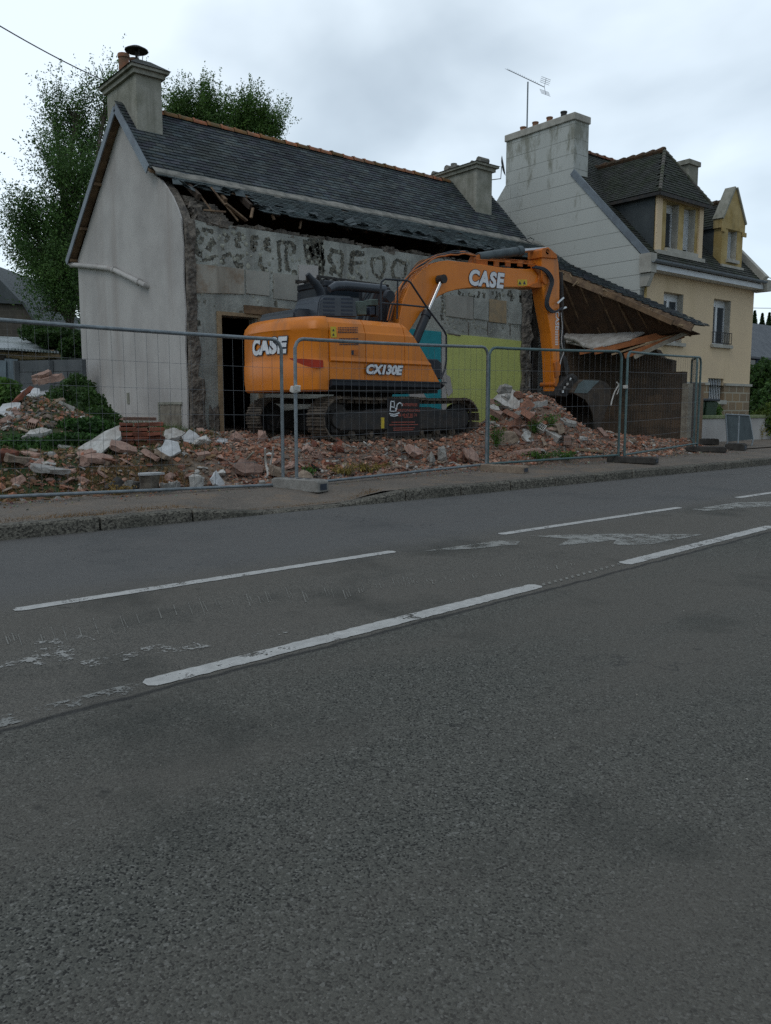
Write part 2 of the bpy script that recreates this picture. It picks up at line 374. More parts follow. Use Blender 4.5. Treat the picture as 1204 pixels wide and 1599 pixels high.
MAT['lineworn'] = paint('worn_line_paint', .52, .62, (.27, .27, .25))
MAT['arrowworn'] = paint('worn_arrow_paint', .43, .58, (.31, .31, .285))
MAT['arrowghost'] = paint('faded_arrow_paint', .55, .62, (.36, .355, .33))
MAT['scratch'] = paint('scratch_marks', .38, .56, (.22, .215, .19))

def pavement():
    m, nt, b, v = base('pavement', .92)
    c = mix(nt, ramp(nt, ntex(nt, v, 1.3, 5, .6), .35, .65), (.155, .13, .105), (.105, .092, .077))
    c = mix(nt, ramp(nt, ntex(nt, v, 3.2, 6, .7), .52, .68, 0, .8), c, (.20, .14, .09))
    vo = nt.nodes.new('ShaderNodeTexVoronoi'); vo.inputs['Scale'].default_value = 70; nt.links.new(v, vo.inputs['Vector'])
    sep = nt.nodes.new('ShaderNodeSeparateColor'); nt.links.new(vo.outputs['Color'], sep.inputs[0])
    c = mix(nt, ramp(nt, sep.outputs[0], .5, 1, 0, .5), c, (.22, .19, .16))
    lk(nt, c, b.inputs['Base Color']); bump(nt, b, vo.outputs['Distance'], .5, .008); return m
MAT['pavement'] = pavement()
def kerbmat():
    m, nt, b, v = base('kerb_stone', .92)
    vo = nt.nodes.new('ShaderNodeTexVoronoi'); vo.inputs['Scale'].default_value = 60; nt.links.new(v, vo.inputs['Vector'])
    sep = nt.nodes.new('ShaderNodeSeparateColor'); nt.links.new(vo.outputs['Color'], sep.inputs[0])
    c = mix(nt, ramp(nt, sep.outputs[0], .1, .9), (.04, .037, .031), (.17, .158, .128))
    c = mix(nt, ramp(nt, ntex(nt, v, 2, 4), .5, .7, 0, .6), c, (.05, .05, .04))
    lk(nt, c, b.inputs['Base Color']); bump(nt, b, vo.outputs['Distance'], .5, .01); return m
MAT['kerb'] = kerbmat()
def dirt():
    m, nt, b, v = base('rubble_dirt', .95)
    c = mix(nt, ramp(nt, ntex(nt, v, 2.2, 6, .65), .38, .62), (.25, .155, .11), (.15, .115, .088))
    c = mix(nt, ramp(nt, ntex(nt, v, 9, 6, .7), .5, .62, 0, .7), c, (.32, .25, .20))
    xyz = nt.nodes.new('ShaderNodeSeparateXYZ'); nt.links.new(v, xyz.inputs[0])
    g = nt.nodes.new('ShaderNodeMath'); g.operation = 'ADD'; nt.links.new(ramp(nt, xyz.outputs[0], 2.5, 7.5, 1, 0), g.inputs[0]); nt.links.new(ramp(nt, xyz.outputs[1], 19, 22, 0, 1), g.inputs[1])
    c = mix(nt, ramp(nt, g.outputs[0], .35, .8), c, (.035, .06, .02))
    lk(nt, c, b.inputs['Base Color']); bump(nt, b, ntex(nt, v, 22, 6, .7), .9, .05); return m
MAT['dirt'] = dirt()

# ------------------------------------------------------------------ ground, road, kerb, pavement
def sst(t): t = max(0, min(1, t)); return t*t*(3-2*t)
PILE = (12.75, 10.95); HEAP = aD(62, 600, 12.6)
def kh(X):
    d = sst((X-3.9)/.9)*(1-sst((X-6.0)/.8)); return .13-.10*d
def gz(X, Y):
    Xc = max(-60, min(X, 150)); base_ = rz(Xc, min(Y, 9.75))+.10
    pl = .45-.22*sst((X-14.5)/3)
    if X > 18.4: pl *= 1-sst((X-18.4)/.3)*.9
    z = base_+pl*sst((Y-9.8)/1.35)+.028*max(0, min(Y, 16)-11)*(1 if X < 18.4 else .2)
    if Y > 9.8 and X < 18.4:
        a = sst((Y-9.8)/.5)
        z += .06*a*noise.noise(Vector((X*1.7, Y*1.7, 3)))+.03*a*noise.noise(Vector((X*5, Y*5, 1)))
        dx, dy = (X-PILE[0])/.95, (Y-PILE[1])/.75; z += .84*math.exp(-(dx*dx+dy*dy)*.8)
        dx, dy = (X-PILE[0]-1.5)/1.3, (Y-PILE[1]+.1)/.6; z += .10*math.exp(-(dx*dx+dy*dy))
        dx, dy = (X-HEAP.x)/1.1, (Y-HEAP.y)/1.2; z += .68*math.exp(-(dx*dx+dy*dy)*1.3)
        dx, dy = (X-6.2)/.9, (Y-14.6)/1.6; z += .2*math.exp(-(dx*dx+dy*dy))
    return z
def ground_at(px, py):
    r = ray(px, py); t = 4.0
    while t < 60:
        p = _C+r*t
        if p.y > 9.75 and p.z <= gz(p.x, p.y): return p
        t += .03
    return _C+r*15
def axis(rs):
    out = []
    for a, b, st in rs:
        x = a
        while x < b-1e-6: out.append(x); x += st
    return out+[rs[-1][1]]
xs = axis([(-900, -60, 120), (-60, 0, 6), (0, 19, .14), (19, 40, 1.5), (40, 150, 10), (150, 1200, 150)])
ys = axis([(-900, -30, 145), (-30, 9.6, 3.6), (9.6, 16, .14), (16, 24, .8), (24, 60, 6), (60, 1500, 180)])
mb = MB(); V = []
for Y in ys:
    for X in xs:
        z = gz(X, Y) if Y > 9.7 else rz(max(-60, min(X, 150)), max(Y, -12))-.06
        V.append((X, Y, z))
nx = len(xs); Fc = [(j*nx+i, j*nx+i+1, (j+1)*nx+i+1, (j+1)*nx+i) for j in range(len(ys)-1) for i in range(nx-1)]
mb.add(V, Fc); g = mb.build('ground', MAT['dirt'], smooth=True); struct(g)
mb = MB(); X0, X1 = -60, 150
mb.face([(X0, -12, rz(X0, -12)), (X1, -12, rz(X1, -12)), (X1, 8.16, rz(X1, 8.16)), (X0, 8.16, rz(X0, 8.16))]); struct(mb.build('road', MAT['asphalt']))
mb = MB(); x = -20.0
while x < 60:
    L = 1.0; a, b = x+.012, x+L-.012; jz = rnd.uniform(-.007,.007); ka, kb = kh(a)+jz, kh(b)+jz
    if abs(x-1) < .4: pass
    P = []
    for X, k in ((a, ka), (b, kb)):
        P += [(X, 8.12, rz(X, 8.12)-.1), (X, 8.13, rz(X, 8.13)+k-.02), (X, 8.15, rz(X, 8.15)+k), (X, 8.29, rz(X, 8.29)+k), (X, 8.29, rz(X, 8.29)-.1)]
    mb.add(P, [(0,1,2,3,4), (9,8,7,6,5), (0,5,6,1), (1,6,7,2), (2,7,8,3), (3,8,9,4)]); x += L
mb.box((-20, 8.15, -.2), (60, 8.28, rz(0,8)-.02)) if False else None
struct(mb.build('kerb', MAT['kerb']))
mb = MB(); xx = axis([(-20, 2, 2), (2, 8, .25), (8, 60, 2)]); V = []; rows = (8.294, 8.6, 9.0, 9.4, 9.85)
for k, Y in enumerate(rows):
    for X in xx:
        t = min(1, k/2.0); V.append((X, Y+(.0 if k < 4 else .03*noise.noise(Vector((X*3, 0, 0)))), rz(X, Y)+kh(X)*(1-t)+.13*t-.004+.006*noise.noise(Vector((X*2, Y*2, 0)))))
n = len(xx); mb.add(V, [(j*n+i, j*n+i+1, (j+1)*n+i+1, (j+1)*n+i) for j in range(4) for i in range(n-1)])
struct(mb.build('pavement', MAT['pavement'], smooth=True))
mb = MB(); xx = axis([(17.0, 60, 1.5)])
V = [(X, Y, rz(X, Y)+.15) for Y in (9.8, 12.2) for X in xx]; n = len(xx)
mb.add(V, [(i, i+1, n+i+1, n+i) for i in range(n-1)]); struct(mb.build('forecourt', MAT['pavement']))

def onroad(p, h=.004): return Vector((p[0], p[1], rz(p[0], p[1])+h))
def stripe(mb, a, b, wd, h=.004):
    a = Vector(a); b = Vector(b); d = (b-a).normalized(); s = Vector((-d.y, d.x))*wd/2; n = max(2, int((b-a).length/.035)); k = []
    for i in range(n+1): k.append((1+rnd.uniform(-.09,.09)-(.5 if i in (0, n) else 0), 1+rnd.uniform(-.09,.09)-(.5 if i in (0, n) else 0)))
    for i in range(n):
        p, q = a.lerp(b, i/n), a.lerp(b, (i+1)/n)
        mb.face([onroad(p-s*k[i][0], h), onroad(q-s*k[i+1][0], h), onroad(q+s*k[i+1][1], h), onroad(p+s*k[i][1], h)])
mb = MB()
for a, b in (((1.57, 3.75), (4.72, 3.97)), ((5.91, 4.06), (8.95, 4.28)), ((10.25, 4.37), (13.3, 4.56)), ((14.6, 4.64), (17.6, 4.84)), ((19, 4.93), (22, 5.1))): stripe(mb, a, b, .125)
for a, b in (((1.46, 5.53), (4.69, 5.60)), ((6.12, 5.66), (9.45, 5.69)), ((11.0, 5.77), (14.2, 5.80)), ((15.6, 5.83), (18.8, 5.86)), ((20.2, 5.88), (23.3, 5.92))): stripe(mb, a, b, .10)
struct(mb.build('road_line', MAT['line']))
mb = MB(); stripe(mb, (-1.2, 3.53), (1.57, 3.74), .12); struct(mb.build('worn_road_line', MAT['lineworn']))
def rpoly(mb, pts, h=.004): mb.face([onroad(road(x, y), h) for x, y in pts])
mb = MB(); rpoly(mb, [(662,861),(790,843),(812,846),(808,851),(790,852),(745,857)]); rpoly(mb, [(825,837),(962,834),(1098,835),(1015,851),(955,852),(962,844),(870,853),(890,842)])
rpoly(mb, [(1078,796),(1150,785),(1204,784),(1260,782),(1260,789),(1180,792),(1105,798)]); struct(mb.build('arrow_marking', MAT['arrowworn']))
mb = MB(); rpoly(mb, [(0,1040),(60,1000),(130,992),(150,1000),(120,1030),(0,1052)]); rpoly(mb, [(120,1035),(240,1008),(300,1003),(330,1010),(180,1036),(140,1042)])
rpoly(mb, [(385,990),(440,982),(452,988),(430,994),(395,998)]); struct(mb.build('faded_arrow_marking', MAT['arrowghost']))
mb = MB(); x = -20.0
while x < 900:
    yc = 1000-.15*x+6*math.sin(x/70) if x < 640 else 913-.13*(x-640)
    ln = rnd.uniform(5, 13)*(1 if x < 500 else .6)*(.55 if x > 640 else 1); yc += rnd.uniform(-4, 4)
    wd_ = rnd.uniform(.7, 1.9)
    rpoly(mb, [(x-ln*.35, yc-ln), (x-ln*.35+wd_, yc-ln), (x+ln*.35+wd_, yc+ln), (x+ln*.35, yc+ln)], .0045)
    if rnd.random() < .5: rpoly(mb, [(x+5-ln*.3, yc-ln*.6), (x+6-ln*.3, yc-ln*.6), (x+6+ln*.3, yc+ln*.6), (x+5+ln*.3, yc+ln*.6)], .0045)
    x += rnd.choice((11, 14, 18, 24, 34))*(1 if x < 520 else .6)
x = 846
while x < 968:
    y = 914-(x-846)*.27; rpoly(mb, [(x, y-1.6), (x+4, y-2.4), (x+6, y+.5), (x+2, y+1.4)], .0045); x += 9
struct(mb.build('track_scratches', MAT['scratch']))
# ------------------------------------------------------------------ ruined cottage
nt = MAT['slate'].node_tree; b = nt.nodes['Principled BSDF']; v = nt.nodes['Texture Coordinate'].outputs['Object']; src = b.inputs['Base Color'].links[0].from_socket
c = mix(nt, ramp(nt, ntex(nt, scaled(nt, v, (1, 1, 2.2)), 3.2, 6, .75), .58, .70, 0, .55), src, (.13, .15, .145)); c = mix(nt, ramp(nt, ntex(nt, v, 1.1, 4, .6), .55, .70, 0, .7), c, (.032, .038, .034)); nt.links.new(c, b.inputs['Base Color'])
RY, RZ_, BY, BZ, LY, LZ = 17.33, 7.72, 15.77, 6.10, 14.66, 5.36
cot = thing('ruined_cottage', 'half demolished slate roofed cottage with white rendered gable behind the orange excavator', 'house', (7.24, 14.85, 1.05))
mb = MB(); mb.prism([(7.24,20.35,.7),(7.24,20.35,5.02),(7.24,17.33,7.55),(7.24,16.2,6.32),(7.24,15.95,6.05),(7.24,15.62,5.88),(7.24,15.42,5.72),(7.24,15.18,5.5),(7.24,14.98,5.25),(7.24,14.86,5.05),(7.24,14.80,4.5),(7.24,14.83,3.9),(7.24,14.78,3.3),(7.24,14.84,2.6),(7.24,14.80,2.0),(7.24,14.83,.7)], (.03,0,0))
gw = mb.build('gable_wall', MAT['plaster'], cot)
mb = MB(); mb.prism([(7.272,20.34,.7),(7.272,20.34,5.0),(7.272,17.33,7.52),(7.272,15.95,6.02),(7.272,15.44,5.70),(7.272,15.0,5.2),(7.272,14.87,4.9),(7.272,14.87,.7)], (.21,0,0)); mb.build('wall_core', MAT['masonry'], gw)
# cellar hatch in the gable
def hx(x, y): return aX(x, y, 7.24)
a, b = hx(251, 632), hx(284, 668)
mb = MB(); mb.box((7.215, b.y, 1.0), (7.239, a.y, a.z), (1,1,1)); hatch = mb.build('hatch', MAT['greywood'], gw)
mb = MB(); mb.box((7.20, b.y-.06, a.z+.002), (7.238, a.y+.06, a.z+.05)); mb.box((7.20, a.y+.002, 1.0), (7.238, a.y+.05, a.z)); mb.build('hatch_frame', MAT['conc_chim'], hatch)
mb = MB(); q = hx(201, 622); mb.box((7.225, q.y-.05, q.z-.12), (7.239, q.y+.07, q.z+.12)); mb.build('vent', MAT['conc_chim'], gw)
# drain pipe across the gable
mb = MB(); P = [hx(112,398), hx(112,412), hx(118,414), hx(170,419), hx(183,422), hx(222,441), hx(232,446)]
P = [p-Vector((.07,0,0)) for p in P]; P[0].x += .1; P.append(P[-1]+Vector((.1,0,-.02))); mb.tube(P, .055, 10)
for i in (2, 4, 5): mb.tube([P[i]-Vector((0,.05,0)), P[i]+Vector((0,.05,0))], .068, 10)
mb.build('drain_pipe', MAT['plaster'], cot, smooth=True)
# front wall
dA, dB = aY(345, 492, 14.85), aY(394, 665, 14.85)
d0, d1, dz = dA.x, aY(396, 600, 14.85).x+.12, dA.z
mb = MB(); wallY(mb, 14.87, 7.49, 17.0, .6, 5.06, [(d0, d1, .7, dz)], .33)
fw = mb.build('front_wall', MAT['wallgrey'], cot)
mb = MB()
for x0, x1 in ((d0-.09, d0), (d1, d1+.09)): mb.box((x0, 14.82, 1.0), (x1, 14.868, dz+.07))
mb.box((d0, 14.822, dz), (d1, 14.868, dz+.07)); mb.build('door_frame', MAT['palewood'], cot)
mb = MB(); mb.box((d1-.3, 14.78, dz+.08), (d1+1.2, 14.868, dz+.22), jit=.015); mb.build('lintel', MAT['oldwood'], cot)
mb = MB(); mb.box((7.5, 15.21, 4.85), (18.4, 20.0, 4.95)); mb.build('attic_floor', MAT['oldwood'], cot)
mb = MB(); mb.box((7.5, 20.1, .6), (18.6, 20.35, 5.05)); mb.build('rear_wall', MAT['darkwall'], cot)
mb = MB(); mb.box((7.5, 15.21, .98), (18.4, 20.09, 1.06)); mb.build('floor_slab', MAT['concrete'], cot)
mb = MB(); mb.box((16.75, 15.21, 1.07), (16.98, 20.09, 4.84)); mb.build('partition_wall', MAT['masonry'], cot)
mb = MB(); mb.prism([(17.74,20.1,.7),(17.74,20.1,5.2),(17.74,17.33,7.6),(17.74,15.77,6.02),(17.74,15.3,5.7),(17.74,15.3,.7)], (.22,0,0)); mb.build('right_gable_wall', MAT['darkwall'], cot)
# exposed stone strips: rough displaced sheets with thickness
def rough(mb, Pf, nu, nv, amp, nrm, edge=None, col=None, seed=0):
    nrm = Vector(nrm); V = []
    for j in range(nv+1):
        for i in range(nu+1):
            p = Vector(Pf(i/nu, j/nv)); e_ = 0 if (i in (0, nu) or j in (0, nv)) else 1
            h = noise.noise(p*6+Vector((seed,0,0)))*.6+noise.noise(p*17)*.5
            V.append(p+nrm*(.012+e_*amp*(.6+h)))
    mb.add(V, [(j*(nu+1)+i, j*(nu+1)+i+1, (j+1)*(nu+1)+i+1, (j+1)*(nu+1)+i) for j in range(nv) for i in range(nu)], col)
mb = MB()
def strip(s, t):
    z = .95+t*4.1; w0 = 7.27+.03*noise.noise(Vector((z*2.1, 0, 0))); w1 = 7.50+.09*noise.noise(Vector((z*1.7, 5, 0)))+(.12 if z < 2.1 else 0)
    return (w0+(w1-w0)*s, 14.80, z)
rough(mb, strip, 8, 90, .05, (0,-1,0)); mb.build('exposed_corner_stone', MAT['masonry'], cot)
mb = MB()
def strip2(s, t):
    z = 1.0+t*3.9; w0 = 16.72+.10*noise.noise(Vector((z*1.9, 2, 0))); return (w0+(17.08+.12*noise.noise(Vector((z*2.5,7,0)))-w0)*s, 14.83, z)
rough(mb, strip2, 8, 90, .09, (0,-1,0)); 
for i in range(70):
    z = rnd.uniform(1, 5); x = 17.0+rnd.uniform(-.05, .14); s = rnd.uniform(.05, .13)
    mb.box((x-s, 14.9, z-s*.6), (x+s, 15.15, z+s*.6), jit=.03)
mb.build('broken_wall_end', MAT['masonry'], cot)
mb = MB()
for i in range(260):
    x = 7.5+9.4*rnd.random(); s = rnd.uniform(.03, .10); z = 5.05+rnd.uniform(-.03, .06)
    mb.box((x-s, 14.86+rnd.uniform(0,.2), z-s*.5), (x+s, 15.15, z+s*.6), jit=.025)
for i in range(120):       # stone slope in the torn corner
    t = rnd.random(); x = 7.62+t*.6; k = rnd.random(); y = 14.9+k*.5; z = 5.05+k*.55-t*.15*k; s = rnd.uniform(.04, .10)
    mb.box((x-s, y-s, z-s*.7), (x+s, y+s, z+s*.6), jit=.035)
mb.build('broken_wall_top', MAT['masonry'], cot)
# lower plinth render patch
mb = MB(); rough(mb, lambda s, t: (7.7+(d0-7.8)*s+.02*noise.noise(Vector((t*9,1,1))), 14.84, 1.0+t*.55+.1*noise.noise(Vector((s*4,0,0)))*t), 10, 8, .025, (0,-1,0)); mb.build('stone_plinth', MAT['masonry'], cot)
# boards and render patches fixed on the front wall
def wpoly(px, Y): return [aY(x, y, Y) for x, y in px]
def board(name, px, mat, th=.022, Y=14.868, label=None):
    mb = MB(); mb.prism(wpoly(px, Y-th), (0, th, 0)); o = mb.build(name, mat, fw)
    if label: o['label'] = label
    return o
MAT['ply'] = M('weathered_plywood', (.34, .335, .295), (.27, .265, .235), 2, .85, bscale=30, bstr=.15, streak=3, scol=(.20, .19, .16))
MAT['plystain'] = M('stained_plywood', (.25, .19, .135), (.35, .33, .28), 1.9, .85, bscale=30, bstr=.2, streak=2, scol=(.12, .095, .07), lo=.42, hi=.55)
MAT['osb'] = M('chipboard', (.36, .27, .16), (.27, .22, .15), 6, .85, bscale=45, bstr=.3)
board('wall_board', [(302,411),(381,420),(382,459),(306,457)], MAT['plystain'], label='wide plywood board with brown stain')
board('wall_board', [(384,421),(421,425),(421,462),(385,458)], MAT['ply'])
board('wall_board', [(428,426),(465,430),(466,470),(428,466)], MAT['ply'])
board('wall_board', [(467,413),(497,415),(497,480),(467,475)], MAT['plaster'])
board('wall_board', [(696,460),(739,464),(739,499),(697,493)], MAT['ply'])
board('wall_board', [(740,465),(763,467),(763,501),(740,497)], MAT['wallgrey'])
board('wall_board', [(765,467),(791,470),(791,505),(764,502)], MAT['osb'], label='orange brown chipboard square')
board('wall_board', [(794,471),(826,474),(826,508),(794,505)], MAT['wallgrey'])
board('lime_wall_panel', [(697,521),(745,525),(818,533),(818,662),(698,662)], MAT['green'], .03)
board('teal_wall_panel', [(590,508),(689,518),(689,664),(590,664)], MAT['teal'], .03)
board('plaster_edge', [(819,533),(829,535),(827,662),(819,662)], MAT['plaster'], .028)
board('plaster_edge', [(690,519),(696,520),(698,575),(697,662),(690,662)], MAT['plaster'], .026)
board('torn_plaster', [(689,580),(703,588),(707,612),(700,620),(694,596)], MAT['plaster'], .045)
board('torn_plaster', [(640,598),(652,598),(668,625),(640,632)], MAT['plaster'], .045)
mb = MB()
for x in (731, 761, 796): mb.prism(wpoly([(x,503),(x+1.3,503),(x+1.3,523),(x,523)], 14.862), (0,.01,0))
mb.prism(wpoly([(700,520),(720,523),(719,525),(700,522)], 14.83), (0,.03,0)); build_each(mb, 'block_joint', MAT['masonry'], fw)
# glue marks left by old lettering and panels
m, nt, b, v = base('glue_marks', .9); lk(nt, mix(nt, ramp(nt, ntex(nt, v, 22, 5, .7), .4, .6), (.035,.038,.035), (.19,.18,.14)), b.inputs['Base Color'])
lk(nt, ramp(nt, ntex(nt, v, 13, 7, .8), .41, .46, 0, 1), b.inputs['Alpha']); MAT['glue'] = m
mb = MB()
def smear(pts, w, Y=14.866, sc=6.02, ox=280, oy=340):
    w = w*1.45
    P = [aY(ox+x/sc, oy+y/sc, Y) for x, y in pts]
    Q = []
    for i in range(len(P)-1):
        for k in range(6): Q.append(P[i].lerp(P[i+1], k/6))
    Q.append(P[-1]); L = []; Rr = []
    for i, p in enumerate(Q):
        t = (Q[min(i+1, len(Q)-1)]-Q[max(0, i-1)]).normalized(); s = Vector((-t.z, 0, t.x)); k = w*(.7+.6*rnd.random())/2
        L.append(p+s*k); Rr.append(p-s*k*(.6+.7*rnd.random()))
    for i in range(len(Q)-1): mb.face([L[i], Rr[i], Rr[i+1], L[i+1]])
for pts, w in (([(185,115),(150,140),(133,185),(142,245),(160,295),(185,345),(215,350)], .085), ([(190,190),(230,212)], .07), ([(212,105),(255,120),(322,130)], .06), ([(335,215),(292,240),(268,305)], .08),
    ([(415,140),(460,180),(430,228)], .06), ([(408,268),(410,305)], .04), ([(580,150),(545,160),(535,210),(545,268),(580,262)], .06), ([(545,210),(582,200)], .05),
    ([(745,180),(688,190),(683,240),(690,295),(725,298)], .07), ([(690,245),(738,240)], .05), ([(855,200),(815,205),(808,250),(820,295),(865,308)], .06), ([(820,250),(855,245)], .05),
    ([(922,245),(960,222),(1000,240),(1040,228),(1082,270),(1078,340)], .06), ([(928,250),(938,330),(945,400),(945,510)], .06), ([(1010,260),(1003,380),(1018,480),(1045,505)], .06), ([(1058,520),(1108,522)], .08),
    ([(215,402),(270,388),(345,360)], .05), ([(490,345),(428,352),(403,392),(420,438)], .055), ([(588,368),(540,370),(522,420),(560,458),(602,440)], .06), ([(768,365),(758,430),(790,485),(828,480)], .06)): smear(pts, w)
z2 = dict(sc=3.7625, ox=240, oy=140)
for pts, w in (([(1108,958),(1050,945),(1028,990),(1062,1040),(1040,1085)], .07), ([(1108,960),(1108,1030),(1090,1098)], .06), ([(1035,1050),(1110,1095)], .06), ([(1205,960),(1162,960),(1160,1062)], .07), ([(880,915),(1000,915)], .16), ([(885,950),(1000,950)], .2), ([(895,985),(1002,990)], .18), ([(955,1020),(1004,1040)], .2), ([(965,1060),(1000,1085)], .14)): smear(pts, w, **z2)
z3 = dict(sc=3.7625, ox=540, oy=200)
for pts, w in (([(110,735),(40,740),(30,800),(36,860)], .07), ([(40,795),(100,790)], .05), ([(70,850),(98,885)], .05), ([(148,775),(160,850),(205,885)], .05), ([(148,770),(222,760),(226,830),(205,885)], .055), ([(355,800),(300,772),(272,820),(280,880),(320,890)], .06), ([(357,800),(345,875)], .06)): smear(pts, w, **z3)
for i in range(26):
    x = rnd.uniform(700, 826); y = rnd.uniform(452, 464); smear([(x, y), (x+rnd.uniform(-2,2), y+rnd.uniform(5, 12))], rnd.uniform(.03,.07), sc=1, ox=0, oy=0)
for i in range(9): y = 452+i*5.5; smear([(690+rnd.uniform(-2,2), y), (691, y+4)], .06, sc=1, ox=0, oy=0)
for x, y in ((310,500),(309,530),(430,470),(376,485)): smear([(x,y),(x+1,y+9)], .05, sc=1, ox=0, oy=0)
for i in range(30): x = rnd.uniform(300, 670); y = rnd.uniform(430, 490); smear([(x,y),(x+rnd.uniform(-4,4), y+rnd.uniform(-4,4))], rnd.uniform(.02,.05), Y=14.8655, sc=1, ox=0, oy=0)
mb.build('glue_marks', MAT['glue'], fw)
mb = MB()
for i in range(420):
    x = rnd.uniform(300, 826); y = rnd.uniform(362, 470) if x < 690 else rnd.uniform(450, 520); p = aY(x, y, 14.868); 
    if p.z > 4.95: continue
    s_ = rnd.uniform(.012, .045)*(1.5 if rnd.random() < .1 else 1); n = 7; ring_ = [p+Vector((s_*rnd.uniform(.6,1.2)*math.cos(2*PI*k/n), -.0015, s_*rnd.uniform(.6,1.4)*math.sin(2*PI*k/n))) for k in range(n)]
    c0 = p+Vector((0,-rnd.uniform(.006,.016),0)); f = rnd.uniform(.6,1.05)
    for k in range(n): mb.face([ring_[k], ring_[(k+1)%n], c0], (f,f,f*.95))
mb.build('plaster_dabs', M('plaster_dab', (.40, .41, .36), (.28, .285, .25), 7, .9, bscale=40, bstr=.5, attr=True), fw)
# roof
roof = MB(); XL, XR = 7.06, 18.0
def rp(x, y, off=0):     # point of the front slope
    if y >= BY: z = BZ+(y-BY)*(RZ_-BZ)/(RY-BY)
    else: z = BZ-(BY-y)*(BZ-LZ)/(BY-LY)
    return Vector((x, y, z-off))
for y0, y1 in ((BY, RY),):
    roof.add([rp(XL,y0,.02),rp(XR,y0,.02),rp(XR,y1,.02),rp(XL,y1,.02),rp(XL,y0,.07),rp(XR,y0,.07),rp(XR,y1,.07),rp(XL,y1,.07)], [(0,1,2,3),(7,6,5,4),(0,4,5,1),(1,5,6,2),(3,2,6,7),(0,3,7,4)])
roof.add([(XL,RY,RZ_-.02),(XR,RY,RZ_-.02),(XR,20.6,5.08),(XL,20.6,5.08),(XL,RY,RZ_-.08),(XR,RY,RZ_-.08),(XR,20.6,5.0),(XL,20.6,5.0)], [(0,1,2,3),(7,6,5,4),(0,4,5,1),(1,5,6,2),(3,2,6,7),(0,3,7,4)])
roof.add([rp(8.9,15.3,.02),rp(18.6,15.3,.02),rp(18.6,BY,.02),rp(7.3,BY,.02),rp(8.9,15.3,.04),rp(18.6,15.3,.04),rp(18.6,BY,.04),rp(7.3,BY,.04)], [(0,1,2,3),(7,6,5,4),(0,4,5,1),(1,5,6,2),(0,3,7,4)])
rf = roof.build('roof', MAT['oldwood'], cot)
PALS = ((1,1,1),(1.15,1.1,1.0),(.8,.85,.95),(1,1.1,1.1),(.9,.85,.95),(1.3,1.35,1.3),(.65,.7,.7),(.8,.72,.85))
vv = Vector((0, RY-BY, RZ_-BZ)); mb = MB(); H = vv.length
slates(mb, (XL, BY, BZ), (1,0,0), vv, XR-XL, H-.02, lambda x, y: not (XL+x > 17.62 and y > .5 and False), pal=PALS, mess=1.3)
vl = Vector((0, BY-LY, BZ-LZ)); Hl = vl.length
def low_in(x, y):
    X = 7.1+x; e_ = .10*noise.noise(Vector((X*2.3, 0, 0)))+.07*noise.noise(Vector((X*7, 3, 0)))
    if X < 7.35: lim = Hl*.72
    elif X < 8.9: lim = Hl*(.62+.12*math.sin(X*6))
    else: lim = .0
    return y > lim+e_ and y < Hl-.20
slates(mb, (7.1, LY, LZ), (1,0,0), vl, 18.5-7.1, Hl, low_in, sw=.2, sh=.085, pal=((1.1,1.25,1.25),(1.2,1.3,1.3),(.9,1,1),(1.3,1.4,1.35)), mess=1.4, drop=.01)
for i in range(90):         # slipped slates along the torn edge
    X = rnd.uniform(7.3, 17.6); y = (15.28 if X < 8.9 else 14.82)+rnd.uniform(-.06, .12); c = rp(X, y)+Vector((0,0,rnd.uniform(-.03,.05)))
    mt = Matrix.Translation(c) @ Matrix.Rotation(rnd.uniform(-.5,.5), 4, 'Z') @ Matrix.Rotation(rnd.uniform(-.2,.9), 4, 'X') @ Matrix.Rotation(rnd.uniform(-.5,.5), 4, 'Y')
    f = rnd.uniform(.8, 1.6); mb.box((-.11,-.09,-.003), (.11,.09,.003), (f,f*1.05,f*1.05), mat=mt)
mb.build('slates', MAT['slate'], rf)
mb = MB(); xx = axis([(7.1, 18.4, .18)])      # mortar band under the upper slope
V = []
for X in xx:
    j = .02*noise.noise(Vector((X*3,0,0))); wv = .23+.09*noise.noise(Vector((X*1.3,4,0))); 
    V += [rp(X, BY+.02)+Vector((0,-.005,.005)), rp(X, BY-.02)+Vector((0,0,.05+j)), rp(X, BY-wv*.85)+Vector((0,0,.035+j*.5)), rp(X, BY-wv*.87)+Vector((0,0,-.03))]
mb.add(V, [(4*i+k, 4*i+k+1, 4*i+k+5, 4*i+k+4) for i in range(len(xx)-1) for k in range(3)]); mb.build('mortar_band', MAT['mortar'], rf)
mb = MB(); X = 7.75
while X < 16.35:
    n = 10; V = []; c = rnd.choice(((1,1,1),(1.2,1.05,.9),(.75,.85,.6),(.6,.7,.5),(1.1,.9,.8))); dz = rnd.uniform(-.008,.008)
    for X_, rr in ((X, .115), (X+.05, .125), (X+.07, .108), (X+.33, .10)):
        for k in range(n+1): q = PI*k/n; V.append((X_, RY-math.cos(q)*rr, RZ_-.045+dz+math.sin(q)*rr))
    mb.add(V, [(j*(n+1)+k, j*(n+1)+k+1, (j+1)*(n+1)+k+1, (j+1)*(n+1)+k) for j in range(3) for k in range(n)], c); X += .335
mb.build('ridge_tiles', MAT['terracotta'], rf, smooth=True)
